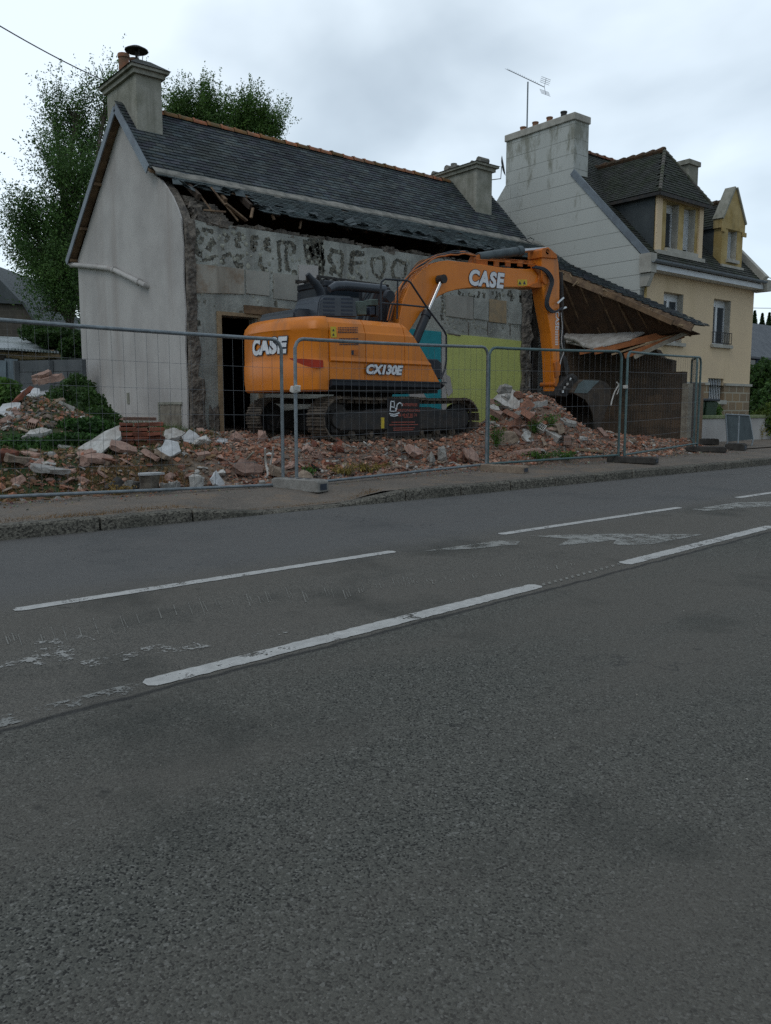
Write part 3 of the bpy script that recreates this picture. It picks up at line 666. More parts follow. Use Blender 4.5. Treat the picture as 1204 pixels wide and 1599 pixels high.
# verge boards and soffit of the gable
mb = MB()
mb.beam((7.06, RY, RZ_-.09), (7.06, 15.85, 6.10), .025, .17); mb.build('front_verge_board', MAT['zinc'], cot)
mb = MB(); mb.beam((7.06, RY+.02, RZ_-.10), (7.06, 20.6, 4.98), .025, .15); mb.build('rear_verge_board', MAT['zinc'], cot)
mb = MB(); mb.beam((7.155, RY+.02, RZ_-.15), (7.155, 20.55, 4.97), .165, .02)
mb.beam((7.155, RY-.02, RZ_-.15), (7.155, 15.9, 6.10), .165, .02)
for t in (.42, .72, .95): mb.beam((7.08, RY+.02+t*3.2, RZ_-.20-t*2.64), (7.24, RY+.02+t*3.2, RZ_-.20-t*2.64), .05, .06)
mb.build('soffit', MAT['oldwood'], cot)
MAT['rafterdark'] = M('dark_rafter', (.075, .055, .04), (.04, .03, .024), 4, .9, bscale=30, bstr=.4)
MAT['oldwood2'] = M('grey_brown_wood', (.23, .16, .10), (.12, .08, .055), 5, .85, bscale=30, bstr=.5)
# rafters showing in the gap
X = 7.75; k = 0
while X < 17.6:
    mb = MB(); y0 = 14.62+rnd.uniform(.2, .5) if X > 8.7 else 15.1; 
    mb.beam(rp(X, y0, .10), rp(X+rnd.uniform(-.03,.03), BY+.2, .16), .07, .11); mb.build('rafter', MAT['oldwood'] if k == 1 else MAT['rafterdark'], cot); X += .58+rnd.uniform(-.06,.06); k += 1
mb = MB()
for a_, b_, w_ in ((aY(309,300,15.2), aY(345,348,14.95), .05), (aY(330,293,15.25), aY(372,345,14.95), .12), (aY(318,328,15), aY(352,331,14.95), .06), (aY(352,318,14.9), aY(385,345,14.9), .10), (aY(395,325,14.85), aY(392,340,14.8), .05), (aY(470,345,14.8), aY(468,357,14.8), .04), (aY(425,335,14.75), aY(428,343,14.75), .06)): mb.beam(a_, b_, w_, .03)
build_each(mb, 'broken_lath', MAT['oldwood2'], cot)
mb = MB(); mb.box((8.9, 15.0, 5.03), (17.0, 15.12, 5.13)); mb.build('wall_plate', MAT['rafterdark'], cot)
# chimneys
def chimney(x0, x1, y0, y1, z0, z1, mat, cap=.12, apex=.22):
    mb = MB(); mb.box((x0,y0,z0), (x1,y1,z1)); c = mb.build('chimney', mat, cot, bev=.012)
    mb = MB(); mb.box((x0-cap*.5,y0-cap*.5,z1-.02), (x1+cap*.5,y1+cap*.5,z1+.07)); mb.box((x0-cap,y0-cap,z1+.072), (x1+cap,y1+cap,z1+.13))
    t = z1+.131; cc0 = mb.build('chimney_cap', mat, c); mb = MB(); mx = (x0+x1)/2; A = [(x0-cap-.03,y0-cap-.03,t),(x1+cap+.03,y0-cap-.03,t),(x1+cap+.03,y1+cap+.03,t),(x0-cap-.03,y1+cap+.03,t)]
    B = [(mx-.15,y0+.2,t+apex),(mx+.15,y0+.2,t+apex),(mx+.15,y1-.2,t+apex),(mx-.15,y1-.2,t+apex)]
    mb.add(A+B, [(0,3,2,1),(4,5,6,7),(0,1,5,4),(1,2,6,5),(2,3,7,6),(3,0,4,7)]); mb.build('cap_slates', MAT['mossslate'], cc0); return c
ch = chimney(7.245, 7.80, 16.7, 18.2, 6.7, 8.17, MAT['conc_chim'])
def pot(par, p, r, h, mat, name='chimney_pot'):
    mb = MB(); p = Vector(p); mb.tube([p, p+Vector((0,0,h*.88))], [r*1.02, r*.95], 14, cap=False); mb.tube([p+Vector((0,0,h*.86)), p+Vector((0,0,h))], [r*1.12, r*1.12], 14)
    o = mb.build(name, mat, par, smooth=True); return o
pa = aX(194, 113, 7.5); pb = aX(194, 84, 7.5); pot(ch, pa-Vector((0,0,.18)), .11, pb.z-pa.z+.18, MAT['terracotta'])
pa = aX(210, 100, 7.52); pot(ch, (7.52, pa.y, 8.35), .09, pa.z-8.35+.1, MAT['terracotta'])
mb = MB(); q = aX(213, 77, 7.52); mb.tube([q+Vector((0,0,-.45)), q], .03, 6)
for k in range(3):
    a_ = k*2*PI/3+.4; mb.tube([q+Vector((.12*math.cos(a_),.12*math.sin(a_),-.35)), q+Vector((.19*math.cos(a_),.19*math.sin(a_),-.02))], .008, 5)
V = []; n = 16
for rr, hh in ((0,.05),(.12,.04),(.235,-.02),(.235,-.04),(.0,0)):
    for k in range(n): V.append(q+Vector((rr*math.cos(2*PI*k/n), rr*math.sin(2*PI*k/n), hh)))
mb.add(V, [(j*n+k, j*n+(k+1)%n, (j+1)*n+(k+1)%n, (j+1)*n+k) for j in range(4) for k in range(n)]); mb.build('cowl', MAT['blacksteel'], ch)
mb = MB(); q = aX(225, 98, 7.55); mb.tube([q+Vector((-.16,0,-.12)), q+Vector((.16,0,-.12))], .13, 12); mb.build('cap_tile', MAT['mortar'], ch, smooth=True)
mb = MB(); mb.add([(7.2,16.62,6.76),(7.86,16.62,6.76),(7.86,16.80,7.17),(7.2,16.80,7.17),(7.2,16.7,6.6),(7.86,16.7,6.6)], [(0,1,2,3),(0,3,4),(1,5,2)]); mb.build('chimney_flashing', MAT['mortar'], ch)
c2 = chimney(16.60, 17.22, 16.42, 18.45, 6.5, 7.93, MAT['conc_chim'], .13, .10)
mb = MB()
for y, r_, h_ in ((16.5,.09,.1),(16.75,.07,.05),(17.1,.06,.02),(17.4,.08,.1),(17.75,.10,.16),(18.0,.05,.03),(18.3,.08,.12)):
    mb.tube([(16.75,y,8.12+h_*.6),(17.1,y,8.12+h_*.6)], r_, 9)
build_each(mb, 'cap_tile', MAT['mortar'], c2)
mb = MB(); q = aX(715, 250, 16.9); mb.tube([(16.9,17.6,8.1),(16.9,17.6,8.34)], [.10,.09], 12); mb.build('chimney_pot', MAT['mortar'], c2)
MAT['oldwood2'] = M('grey_brown_wood', (.23, .16, .10), (.12, .08, .055), 5, .85, bscale=30, bstr=.5)
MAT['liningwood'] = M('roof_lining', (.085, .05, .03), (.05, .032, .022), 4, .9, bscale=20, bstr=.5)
# lean-to on the right
def lp(x, y, off=0): return Vector((x, y, LZ-(LY-y)*.468-off))
lean = [(17.0,14.75),(17.30,13.4),(17.62,12.0),(17.82,10.6),(18.32,10.6),(18.62,14.75)]
mb = MB(); mb.prism([lp(x, y, .03) for x, y in lean], (0,0,.025)); lt = mb.build('lean_to_roof', MAT['oldwood'], cot)
mb = MB(); slates(mb, lp(16.7, 10.55), (1,0,0), (0,1,.468), 2, 4.65, lambda x, y: (16.7+x > 17.88-(y*.905)*.2+.03*math.sin(y*20)) and 16.7+x < 18.5, pal=PALS, mess=1.4); mb.build('slates', MAT['slate'], lt)
mb = MB(); mb.beam(lp(16.98,14.7,.13), lp(17.83,10.62,.10), .07, .17); mb.build('torn_rafter', MAT['oldwood2'], lt)
lin = [lp(17.02,14.6,.2), lp(17.42,12.6,.2), lp(17.80,10.7,.17), Vector((18.40,10.75,3.26)), Vector((18.40,12.4,3.22)), Vector((18.40,14.6,3.15))]
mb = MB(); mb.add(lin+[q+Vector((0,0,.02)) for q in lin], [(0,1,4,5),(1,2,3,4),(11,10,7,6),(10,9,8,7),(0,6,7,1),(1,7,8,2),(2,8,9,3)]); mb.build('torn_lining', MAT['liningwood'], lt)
for k in range(8):
    t = (k+.5)/8; a_ = lin[0].lerp(lin[2], t)-Vector((0,0,.02)); b_ = Vector((18.38, 14.6-3.85*t, 3.15+.11*t)); mb = MB(); mb.beam(a_, b_, .05, .05); mb.build('batten', MAT['oldwood'], lt)
for x in (17.45, 17.9, 18.3):
    mb = MB(); mb.beam(lp(x-.15,14.7,.11), lp(x,10.9,.11), .06, .12); mb.build('rafter', MAT['oldwood'], lt)
for k in range(7):
    mb = MB(); y = 11.0+k*.55; mb.beam(lp(17.95-(y-10.6)*.2, y, .045), lp(18.5, y, .045), .09, .02); mb.build('lath', MAT['oldwood'], lt)
mb = MB()
for i in range(16):
    t = rnd.random(); p = lp(16.98+.85*(1-t)*1, 10.65+4*t, rnd.uniform(.0,.15)); mb.beam(p+Vector((-.06,0,0)), p+Vector((rnd.uniform(-.1,.02), rnd.uniform(-.25,.25), rnd.uniform(-.12,.02))), .012, .03)
build_each(mb, 'splinter', MAT['palewood'], lt)
mb = MB()
for a_, b_, X1_, X2_, w_, h_ in (((1079,516),(990,558),18.3,17.5,.13,.10),):
    mb.beam(aX(*a_, X1_), aX(*b_, X2_), w_, h_)
mb.build('fallen_joist', MAT['greywood'], cot)
for a_, b_, X1_, X2_, w_, h_, mt in (((1048,520),(928,549),18.3,17.4,.05,.16,'orangewood'), ((1062,521),(955,554),18.32,17.45,.10,.04,'palewood'), ((1068,523),(975,556),18.34,17.5,.05,.13,'orangewood'), ((1010,530),(905,551),18.3,17.3,.05,.10,'orangewood')):
    mb = MB(); mb.beam(aX(*a_, X1_), aX(*b_, X2_), w_, h_); mb.build('fallen_joist', MAT[mt], cot)
mb = MB(); pl = [aX(882,521,18.2), aX(940,520,18.3), aX(1000,514,18.4), aX(1008,520,18.2), aX(985,531,17.8), aX(945,541,17.5), aX(925,545,17.4), aX(905,540,17.5), aX(884,536,17.8)]
mb.prism(pl, (0,0,.04)); mb.build('fallen_ceiling', MAT['plasterchunk'], cot)
mb = MB(); mb.tube([aX(880,527,17.6), aX(898,530,17.6), aX(905,534,17.55), aX(914,541,17.5)], .06, 9); mb.build('duct_pipe', MAT['plasterchunk'], cot, smooth=True)
mb = MB(); mb.prism([(18.46,11.2,.5),(18.46,11.2,2.42),(18.46,11.5,2.42),(18.46,11.5,2.70),(18.46,11.8,2.78),(18.46,11.95,2.98),(18.46,12.4,3.1),(18.46,12.6,4.0),(18.46,14.79,4.98),(18.46,14.79,.5)], (.2,0,0)); 
m, nt, b, v = base('dark_blockwork', .95); bt = nt.nodes.new('ShaderNodeTexBrick'); bt.inputs['Scale'].default_value = 1; bt.inputs['Brick Width'].default_value = .45; bt.inputs['Row Height'].default_value = .21; bt.inputs['Mortar Size'].default_value = .012
bt.inputs['Color1'].default_value = (.115,.082,.055,1); bt.inputs['Color2'].default_value = (.085,.062,.045,1); bt.inputs['Mortar'].default_value = (.07,.055,.042,1)
mpn = nt.nodes.new('ShaderNodeMapping'); mpn.inputs['Rotation'].default_value = (R(90),0,R(90)); sw_ = nt.nodes.new('ShaderNodeSeparateXYZ'); cb_ = nt.nodes.new('ShaderNodeCombineXYZ'); nt.links.new(v, sw_.inputs[0]); nt.links.new(sw_.outputs[1], cb_.inputs[0]); nt.links.new(sw_.outputs[2], cb_.inputs[1]); nt.links.new(cb_.outputs[0], bt.inputs['Vector'])
lk(nt, mix(nt, ramp(nt, ntex(nt, v, 3, 6, .6), .4, .65), bt.outputs[0], (.055,.045,.035)), b.inputs['Base Color']); bump(nt, b, ntex(nt, v, 25, 5, .7), .6, .03)
mb.build('side_wall', m, cot)
# ------------------------------------------------------------------ neighbouring house
def brickmat(name, bw, rh, ms, c1, c2, cm, axis_, noise_c, bmp=.3, off=.5, nlo=.45, nhi=.7):
    m, nt, b, v = base(name, .9); bt = nt.nodes.new('ShaderNodeTexBrick'); bt.inputs['Scale'].default_value = 1; bt.offset = off
    bt.inputs['Brick Width'].default_value = bw; bt.inputs['Row Height'].default_value = rh; bt.inputs['Mortar Size'].default_value = ms; bt.inputs['Mortar Smooth'].default_value = .2
    for k, c in (('Color1', c1), ('Color2', c2), ('Mortar', cm)): bt.inputs[k].default_value = (*c, 1)
    s = nt.nodes.new('ShaderNodeSeparateXYZ'); cc = nt.nodes.new('ShaderNodeCombineXYZ'); nt.links.new(v, s.inputs[0]); nt.links.new(s.outputs[axis_], cc.inputs[0]); nt.links.new(s.outputs[2], cc.inputs[1]); nt.links.new(cc.outputs[0], bt.inputs['Vector'])
    c = mix(nt, ramp(nt, ntex(nt, scaled(nt, v, (1.4, 1.4, .5)), 1, 6, .65), nlo, nhi, 0, .8), bt.outputs[0], noise_c)
    c = mix(nt, ramp(nt, ntex(nt, v, 40, 3, .7), .3, .7, 0, .25), c, tuple(x*.6 for x in c1))
    lk(nt, c, b.inputs['Base Color']); bump(nt, b, bt.outputs['Fac'], -bmp if False else bmp, .01).invert = True; return m
MAT['siding'] = brickmat('white_siding', 9, .385, .010, (.50,.52,.485), (.48,.50,.465), (.22,.23,.21), 1, (.45,.47,.44))
MAT['sidingdirty'] = brickmat('dirty_siding', 9, .385, .012, (.42,.44,.405), (.40,.42,.38), (.19,.19,.17), 1, (.20,.20,.155), nlo=.48, nhi=.62)
nt = MAT['siding'].node_tree; b = nt.nodes['Principled BSDF']; v = nt.nodes['Texture Coordinate'].outputs['Object']; src = b.inputs['Base Color'].links[0].from_socket
sx_ = nt.nodes.new('ShaderNodeSeparateXYZ'); nt.links.new(v, sx_.inputs[0]); hz_ = ramp(nt, sx_.outputs[2], 5.6, 8.2, 0, .16); nm2 = nt.nodes.new('ShaderNodeMath'); nm2.operation = 'ADD'
nt.links.new(ntex(nt, scaled(nt, v, (2.2, 2.2, .8)), 1, 7, .72), nm2.inputs[0]); nt.links.new(hz_, nm2.inputs[1])
nt.links.new(mix(nt, ramp(nt, nm2.outputs[0], .62, .74, 0, .75), src, (.18,.18,.135)), b.inputs['Base Color'])
MAT['plinthm'] = brickmat('stone_plinth', .42, .26, .02, (.30,.21,.12), (.22,.165,.11), (.40,.37,.29), 0, (.20,.17,.13))
hs = thing('gable_house', 'cream two storey house with white clad gable, wide chimney and two dormer windows', 'house', (18.87, 12.75, .7))
EY, EZ, HRY, HRZ, HX0, HX1 = 12.5, 5.28, 16.1, 9.02, 18.87, 24.72
def hr(x, y, o=0): return Vector((x, y, EZ+(y-EY)*(HRZ-EZ)/(HRY-EY)+o))
mb = MB(); mb.prism([(HX0,12.75,.5),(HX0,12.75,5.40),(HX0,14.98,7.76),(HX0,14.98,9.26),(HX0,17.45,9.26),(HX0,17.45,8.05),(HX0,20.0,5.35),(HX0,20.0,.5)], (.25,0,0)); mb.build('gable_wall', MAT['siding'], hs)
mb = MB(); mb.prism([(HX1,12.76,.5),(HX1,12.76,5.40),(HX1,16.1,8.9),(HX1,20.0,5.2),(HX1,20.0,.5)], (-.25,0,0)); mb.build('far_gable_wall', MAT['siding'], hs)
w1 = (19.95, 20.90, 3.30, 4.60); w2 = (22.46, 23.41, 3.36, 4.63); w3 = (22.35, 23.2, 1.78, 2.40)
mb = MB(); wallY(mb, 12.75, HX0+.25, HX1-.25, 2.2, 5.40, [w1, w2, (w3[0], w3[1], 2.2, w3[3])], .3); mb.box((HX0+.002,12.752,2.2), (HX0+.25,12.8,5.3)); mb.box((HX1-.25,12.752,2.2), (HX1-.002,12.8,5.3)); mb.build('facade', MAT['cream'], hs)
mb = MB(); wallY(mb, 12.72, HX0+.01, HX1-.01, .5, 2.2, [(w3[0], w3[1], w3[2], 2.2)], .3); mb.build('plinth', MAT['plinthm'], hs)
mb = MB(); mb.box((HX0-.02,12.68,2.2), (w3[0],12.749,2.27)); mb.box((w3[1],12.68,2.2), (HX1+.05,12.749,2.27)); build_each(mb, 'string_course', MAT['palestone'], hs)
def pvc(par, x0, x1, z0, z1, Y, leaves=2, shutter=False, box=0.0):
    mb = MB(); t = .055; yy = (Y, Y+.06)
    mb.box((x0,yy[0],z0), (x1,yy[1],z0+t)); mb.box((x0,yy[0],z1-t), (x1,yy[1],z1)); mb.box((x0,yy[0],z0+t), (x0+t,yy[1],z1-t)); mb.box((x1-t,yy[0],z0+t), (x1,yy[1],z1-t))
    if leaves == 2: mx = (x0+x1)/2; mb.box((mx-.05,yy[0],z0+t), (mx+.05,yy[1],z1-t))
    if box: mb.box((x0+t,yy[0]+.01,z1-t-box), (x1-t,yy[1],z1-t))
    w = mb.build('window', MAT['white'], par)
    mb = MB()
    if shutter:
        z = z0+t
        while z < z1-t-.01: mb.add([(x0+t,Y+.03,z),(x1-t,Y+.03,z),(x1-t,Y+.015,z+.03),(x0+t,Y+.015,z+.03),(x1-t,Y+.03,z+.042),(x0+t,Y+.03,z+.042)], [(0,1,2,3),(3,2,4,5)]); z += .043
        mb.build('shutter', MAT['white'], w)
    else:
        mb.box((x0+t,Y+.03,z0+t), (x1-t,Y+.04,z1-t-box)); mb.build('pane', MAT['glass'], w)
    return w
for q in (w1, w2):
    pvc(hs, q[0], q[1], q[2], q[3], 12.93, 2, box=.14)
    mb = MB(); mb.box((q[0]-.08,12.66,q[2]-.09), (q[1]+.08,12.92,q[2]-.001)); mb.build('window_sill', MAT['palestone'], hs)
    mb = MB(); mb.box((q[0]+.003,12.80,q[2]+.003), (q[0]+.02,12.92,q[3]-.003)); mb.box((q[1]-.02,12.76,q[2]+.003), (q[1]-.003,12.92,q[3]-.003)); build_each(mb, 'window_reveal', MAT['palestone'], hs)
mb = MB()
for z in (w2[2]+.04, w2[2]+.34): mb.beam((w2[0]-.04,12.70,z), (w2[1]+.04,12.70,z), .02, .02)
for i in range(9): x = w2[0]-.03+i*(w2[1]-w2[0]+.06)/8; mb.beam((x,12.70,w2[2]+.04), (x,12.70,w2[2]+.34), .012, .012, up=(1,0,0))
mb.build('window_railing', MAT['blacksteel'], hs)
mb = MB(); mb.box((w3[0],12.98,w3[2]), (w3[1],13.0,w3[3])); mb.build('cellar_pane', MAT['glass'], hs)
mb = MB()
for i in range(9): x = w3[0]+.06+i*(w3[1]-w3[0]-.12)/8; mb.tube([(x,12.83,w3[2]), (x,12.83,w3[3])], .013, 6)
mb.build('cellar_bars', MAT['white'], hs)
mb = MB(); mb.box((w3[0]-.05,12.64,w3[2]-.12), (w3[1]+.05,12.95,w3[2]-.002)); mb.build('window_sill', MAT['palestone'], hs)
# roof
mb = MB()
def slab(mb, a, b, c, d, t=.06, col=None):
    a, b, c, d = map(Vector, (a, b, c, d)); z = Vector((0,0,-t)); mb.add([a,b,c,d,a+z,b+z,c+z,d+z], [(0,1,2,3),(7,6,5,4),(0,4,5,1),(1,5,6,2),(2,6,7,3),(3,7,4,0)], col)
slab(mb, hr(HX0+.02,EY), hr(HX1-.05,EY), hr(HX1-.05,HRY), hr(HX0+.02,HRY)); slab(mb, (HX0+.02,HRY,HRZ), (HX1,HRY,HRZ), (HX1,20.3,5.0), (HX0+.02,20.3,5.0)); hroof = mb.build('roof', MAT['oldwood'], hs)
mb = MB(); hv = Vector((0,HRY-EY,HRZ-EZ)); slates(mb, hr(HX0+.03,EY,.0), (1,0,0), hv, HX1-HX0, hv.length, lambda x, y: True, sw=.22, sh=.11, pal=((1,1,1),(.85,.85,.85),(1.1,1.05,1)), mess=.3); mb.build('slates', MAT['mossslate'], hroof)
mb = MB(); X = HX0+.6
while X < HX1-.1:
    n = 8; V = []
    for X_, rr in ((X,.12),(X+.06,.13),(X+.08,.11),(X+.36,.105)):
        for k in range(n+1): q = PI*k/n; V.append((X_, HRY-math.cos(q)*rr, HRZ-.04+math.sin(q)*rr))
    mb.add(V, [(j*(n+1)+k, j*(n+1)+k+1, (j+1)*(n+1)+k+1, (j+1)*(n+1)+k) for j in range(3) for k in range(n)], (.6,.55,.55)); X += .36
mb.build('ridge_tiles', MAT['terracotta'], hroof)
mb = MB(); mb.beam(hr(HX0-.01,EY-.02,.03), hr(HX0-.01,15.0,.03), .05, .17); mb.build('verge_strip', MAT['zinc'], hs)
mb = MB(); mb.beam(hr(HX1,EY-.05,.10), hr(HX1,15.6,.10), .22, .22); mb.box((HX1-.12,12.3,4.98), (HX1+.14,12.76,5.30)); mb.build('verge_coping', MAT['palestone'], hs)
mb = MB(); mb.box((HX0+.02,12.42,5.03), (HX1-.13,12.74,5.17)); mb.build('eave_board', MAT['white'], hs)
mb = MB(); n = 6; V = []
for X in (HX0-.06, HX1-.14):
    for k in range(n+1): q = PI+PI*k/n; V.append((X, 12.35+math.cos(q)*.075, 5.25+math.sin(q)*.075))
    for k in range(n, -1, -1): q = PI+PI*k/n; V.append((X, 12.35+math.cos(q)*.067, 5.25+math.sin(q)*.067))
m_ = 2*(n+1); mb.add(V, [(k, (k+1)%m_, m_+(k+1)%m_, m_+k) for k in range(m_)]+[tuple(range(m_))]); mb.build('gutter', MAT['zinc'], hs)
mb = MB(); mb.box((HX0-.10,12.40,4.95), (HX0+.16,12.74,5.42)); mb.prism([(HX0-.03,12.55,4.62),(HX0-.03,12.749,4.62),(HX0-.03,12.749,4.94),(HX0-.03,12.42,4.94)], (.15,0,0)); mb.build('eave_corner_block', MAT['palestone'], hs)
mb = MB(); mb.tube([(HX0+.17,12.5,5.15),(HX0+.15,12.69,4.75),(HX0+.15,12.69,.9)], .035, 8); mb.build('downpipe', MAT['ochre'], hs)
mb = MB(); mb.box((HX0-.002,12.76,.6), (HX0-.0005,12.77,.7)); 
# chimney with clad face
mb = MB(); mb.box((HX0+.251,14.98,7.45), (HX0+.62,17.45,9.26)); cc_ = mb.build('chimney', MAT['siding'], hs)
mb = MB(); mb.box((HX0-.05,14.94,9.262), (HX0+.66,17.49,9.45)); mb.build('chimney_cap', MAT['palestone'], cc_, bev=.015)
for k, (px_, h_) in enumerate(((817,.20),(836,.22),(858,.22),(880,.24))):
    p = aX(px_, 195, HX0+.3); pot(cc_, (HX0+.3, p.y, 9.45), .085, h_, MAT['terracotta'] if k < 3 else MAT['blacksteel'])
fc = aX(1071, 262, 24.5); mb = MB(); mb.box((24.2,fc.y-.28,7.6), (24.75,fc.y+.28,fc.z)); c3 = mb.build('chimney', MAT['conc_chim'], hs)
mb = MB(); mb.box((24.13,fc.y-.34,fc.z+.001), (24.8,fc.y+.34,fc.z+.14)); mb.build('chimney_cap', MAT['conc_chim'], c3)
MAT['mossslate2'] = M('mossy_hip', (.13,.12,.11), (.08,.09,.06), 4, .9, bscale=30, bstr=.5)
# wide dormer with a hipped roof
D0, D1, DY, DZ0, DZ1 = 19.55, 21.74, 12.82, 5.60, 7.08
o1 = (20.02, 20.62, 5.74, 6.92); o2 = (20.86, 21.44, 5.74, 6.92)
mb = MB(); wallY(mb, DY, D0, D1, DZ0, DZ1, [o1, o2], .28); dm = mb.build('dormer', MAT['ochre'], hs)
mb = MB(); 
for x0, x1 in ((D0-.02,o1[0]-.08),(o1[1]+.06,o2[0]-.06)): pass
mb.box((D0-.02,DY-.05,DZ0), (D0+.22,DY-.002,DZ1)); mb.box((o2[1]+.12,DY-.05,DZ0), (D1+.02,DY-.002,DZ1)); mb.box((D0+.22,DY-.03,6.96), (o2[1]+.12,DY-.002,7.06)); build_each(mb, 'pilaster', MAT['cream'], dm)
mb = MB(); mb.box((D0-.04,DY-.14,5.52), (D1+.04,DY-.002,5.62)); mb.build('base_moulding', MAT['palestone'], dm); mb = MB(); mb.box((o1[0]-.05,DY-.1,5.622), (o2[1]+.05,DY-.003,5.73)); mb.build('window_sill', MAT['palestone'], dm)
pvc(dm, *o1, DY+.2, 1, box=.16); pvc(dm, *o2, DY+.2, 1, shutter=True)
mb = MB()
for q in (o1, o2): mb.box((q[1]-.02,DY+.01,q[2]+.003), (q[1]-.003,DY+.19,q[3]-.003)); 
build_each(mb, 'window_reveal', MAT['palestone'], dm)
for X in (D0+.003, D1-.003):
    s_ = 1 if X > 20.5 else -1; mb = MB(); ya = EY+(7.08-EZ)*.963
    mb.prism([(X,DY+.03,5.55),(X,DY+.03,7.07),(X,ya+.1,7.07)], (s_*.03,0,0)); mb.build('slate_cheek', MAT['slate'], dm)
A = Vector((20.65,13.35,8.42)); Bk = Vector((20.65,15.55,8.42)); ez = 7.05; xl, xr = D0-.16, D1+.18; yf = DY-.2
mb = MB(); P = [(xl,yf,ez),(xr,yf,ez),tuple(A),tuple(Bk),(xl,14.4,ez),(xr,14.4,ez)]
mb.add([Vector(p)-Vector((0,0,.03)) for p in P], [(0,1,2),(0,2,3,4),(1,5,3,2),(0,4,5,1)]); dr = mb.build('dormer_roof', MAT['mossslate'], dm)
mb = MB(); pal = ((1,1,1),(.9,.95,.85),(1.05,1.05,1))
u = Vector((xr-xl,0,0)); h = A-Vector((A.x,yf,ez)); L = xr-xl; Hh = h.length
slates(mb, (xl,yf,ez), u, h, L, Hh, lambda x, y: abs(x-(A.x-xl)) < (1-y/Hh)*(L/2)-.06, pal=pal, mess=.3, sw=.2, sh=.085)
vs = Vector((A.x-xl,0,A.z-ez)); Hs = vs.length; Ls = 3.0
slates(mb, (xl,yf,ez), (0,1,0), vs, Ls, Hs, lambda x, y: x > (y/Hs)*(A.y-yf)+.06 and yf+x < 14.45+(y/Hs)*1.2, pal=pal, mess=.3, sw=.2, sh=.085)
vs2 = Vector((A.x-xr,0,A.z-ez)); slates(mb, (xr,yf,ez), (0,1,0), vs2, Ls, Hs, lambda x, y: x > (y/Hs)*(A.y-yf)+.06 and yf+x < 14.45+(y/Hs)*1.2, pal=pal, mess=.3, sw=.2, sh=.085)
mb.build('slates', MAT['mossslate'], dr)
for c_ in ((xl,yf,ez),(xr,yf,ez)):
    mb = MB(); c_ = Vector(c_)+Vector((0,0,.01)); n_s = 14
    for i in range(n_s): mb.tube([c_.lerp(A, i/n_s)+Vector((0,0,.012)), c_.lerp(A, (i+1.15)/n_s)], [.055,.045], 7, (.26,.30,.30))
    mb.build('hip_tiles', MAT['mossslate2'], dr)
mb = MB(); y = A.y
while y < Bk.y: mb.tube([(20.65,y,8.43),(20.65,y+.05,8.44),(20.65,y+.3,8.42)], [.09,.10,.08], 8, (.28,.36,.36)); y += .31
mb.build('ridge_tiles', MAT['terracotta'], dr)
mb = MB(); mb.beam((xl,yf-.01,ez-.06), (xr,yf-.01,ez-.06), .03, .09); mb.beam((xl-.01,yf,ez-.06), (xl-.01,14.3,ez-.06), .03, .08); mb.build('dormer_eave', MAT['blacksteel'], dr)
mb = MB(); mb.beam((D0-.12,14.35,7.10), (20.62,15.62,8.46), .14, .02); mb.build('valley_flashing', MAT['zinc'], dr)
# narrow dormer with a stone gable front
G0, G1 = 22.82, 23.98; gm = (G0+G1)/2
o3 = (23.14, 23.66, 5.80, 6.62)
mb = MB(); wallY(mb, 12.80, G0, G1, 5.58, 6.72, [o3], .28)
mb.prism([(G0-.07,12.78,6.62),(G0-.07,12.78,6.90),(gm-.09,12.78,7.68),(gm,12.78,7.80),(gm+.09,12.78,7.68),(G1+.07,12.78,6.90),(G1+.07,12.78,6.62),(gm,12.78,6.63)], (0,.26,0)); d2 = mb.build('dormer', MAT['ochre'], hs)
mb = MB(); mb.box((G0-.04,12.74,5.5), (G1+.04,12.799,5.62)); mb.build('base_moulding', MAT['palestone'], d2); mb = MB(); mb.box((o3[0]-.06,12.72,5.7), (o3[1]+.06,12.798,5.79)); mb.build('window_sill', MAT['palestone'], d2)
for x in (G0-.1, G1-.1): mb = MB(); mb.box((x,12.74,6.50), (x+.2,12.779,6.62)); mb.build('kneeler', MAT['ochre'], d2)
pvc(d2, *o3, 12.98, 2, shutter=True)
for s_ in (-1, 1): mb = MB(); mb.beam((gm+s_*.66,12.90,6.86), (gm+s_*.05,12.90,7.80), .32, .06); mb.build('gable_coping', MAT['conc_chim'], d2)
mb = MB(); mb.box((o3[1]-.02,12.81,o3[2]+.003), (o3[1]-.003,12.97,o3[3]-.003)); build_each(mb, 'window_reveal', MAT['palestone'], d2)
for X, s_ in ((G0+.02,-1),(G1-.02,1)):
    mb = MB(); mb.prism([(X,13.05,5.6),(X,13.05,6.75),(X,14.1,6.75)], (s_*.03,0,0)); mb.build('slate_cheek', MAT['slate'], d2)
mb = MB()
for s_ in (-1, 1):
    a0 = Vector((gm,13.04,7.45)); e0 = Vector((gm+s_*.68,13.04,6.68))
    slab(mb, a0, a0+Vector((0,1.7,0)), e0+Vector((0,1.3,0)), e0, .05)
r2 = mb.build('dormer_roof', MAT['slate'], d2)
mb = MB(); v_ = Vector((.68,0,.77)); slates(mb, (gm-.68,13.04,6.68), (0,1,0), v_, 1.5, v_.length, lambda x, y: True, pal=((.9,.9,.9),(.7,.75,.7)), mess=.5, sw=.18); mb.build('slates', MAT['mossslate'], r2)
mb = MB(); y = 13.05
while y < 14.5: mb.tube([(gm,y,7.47),(gm,y+.26,7.46)], [.09,.075], 8, (.28,.36,.36)); y += .28
mb.build('ridge_tiles', MAT['terracotta'], r2)

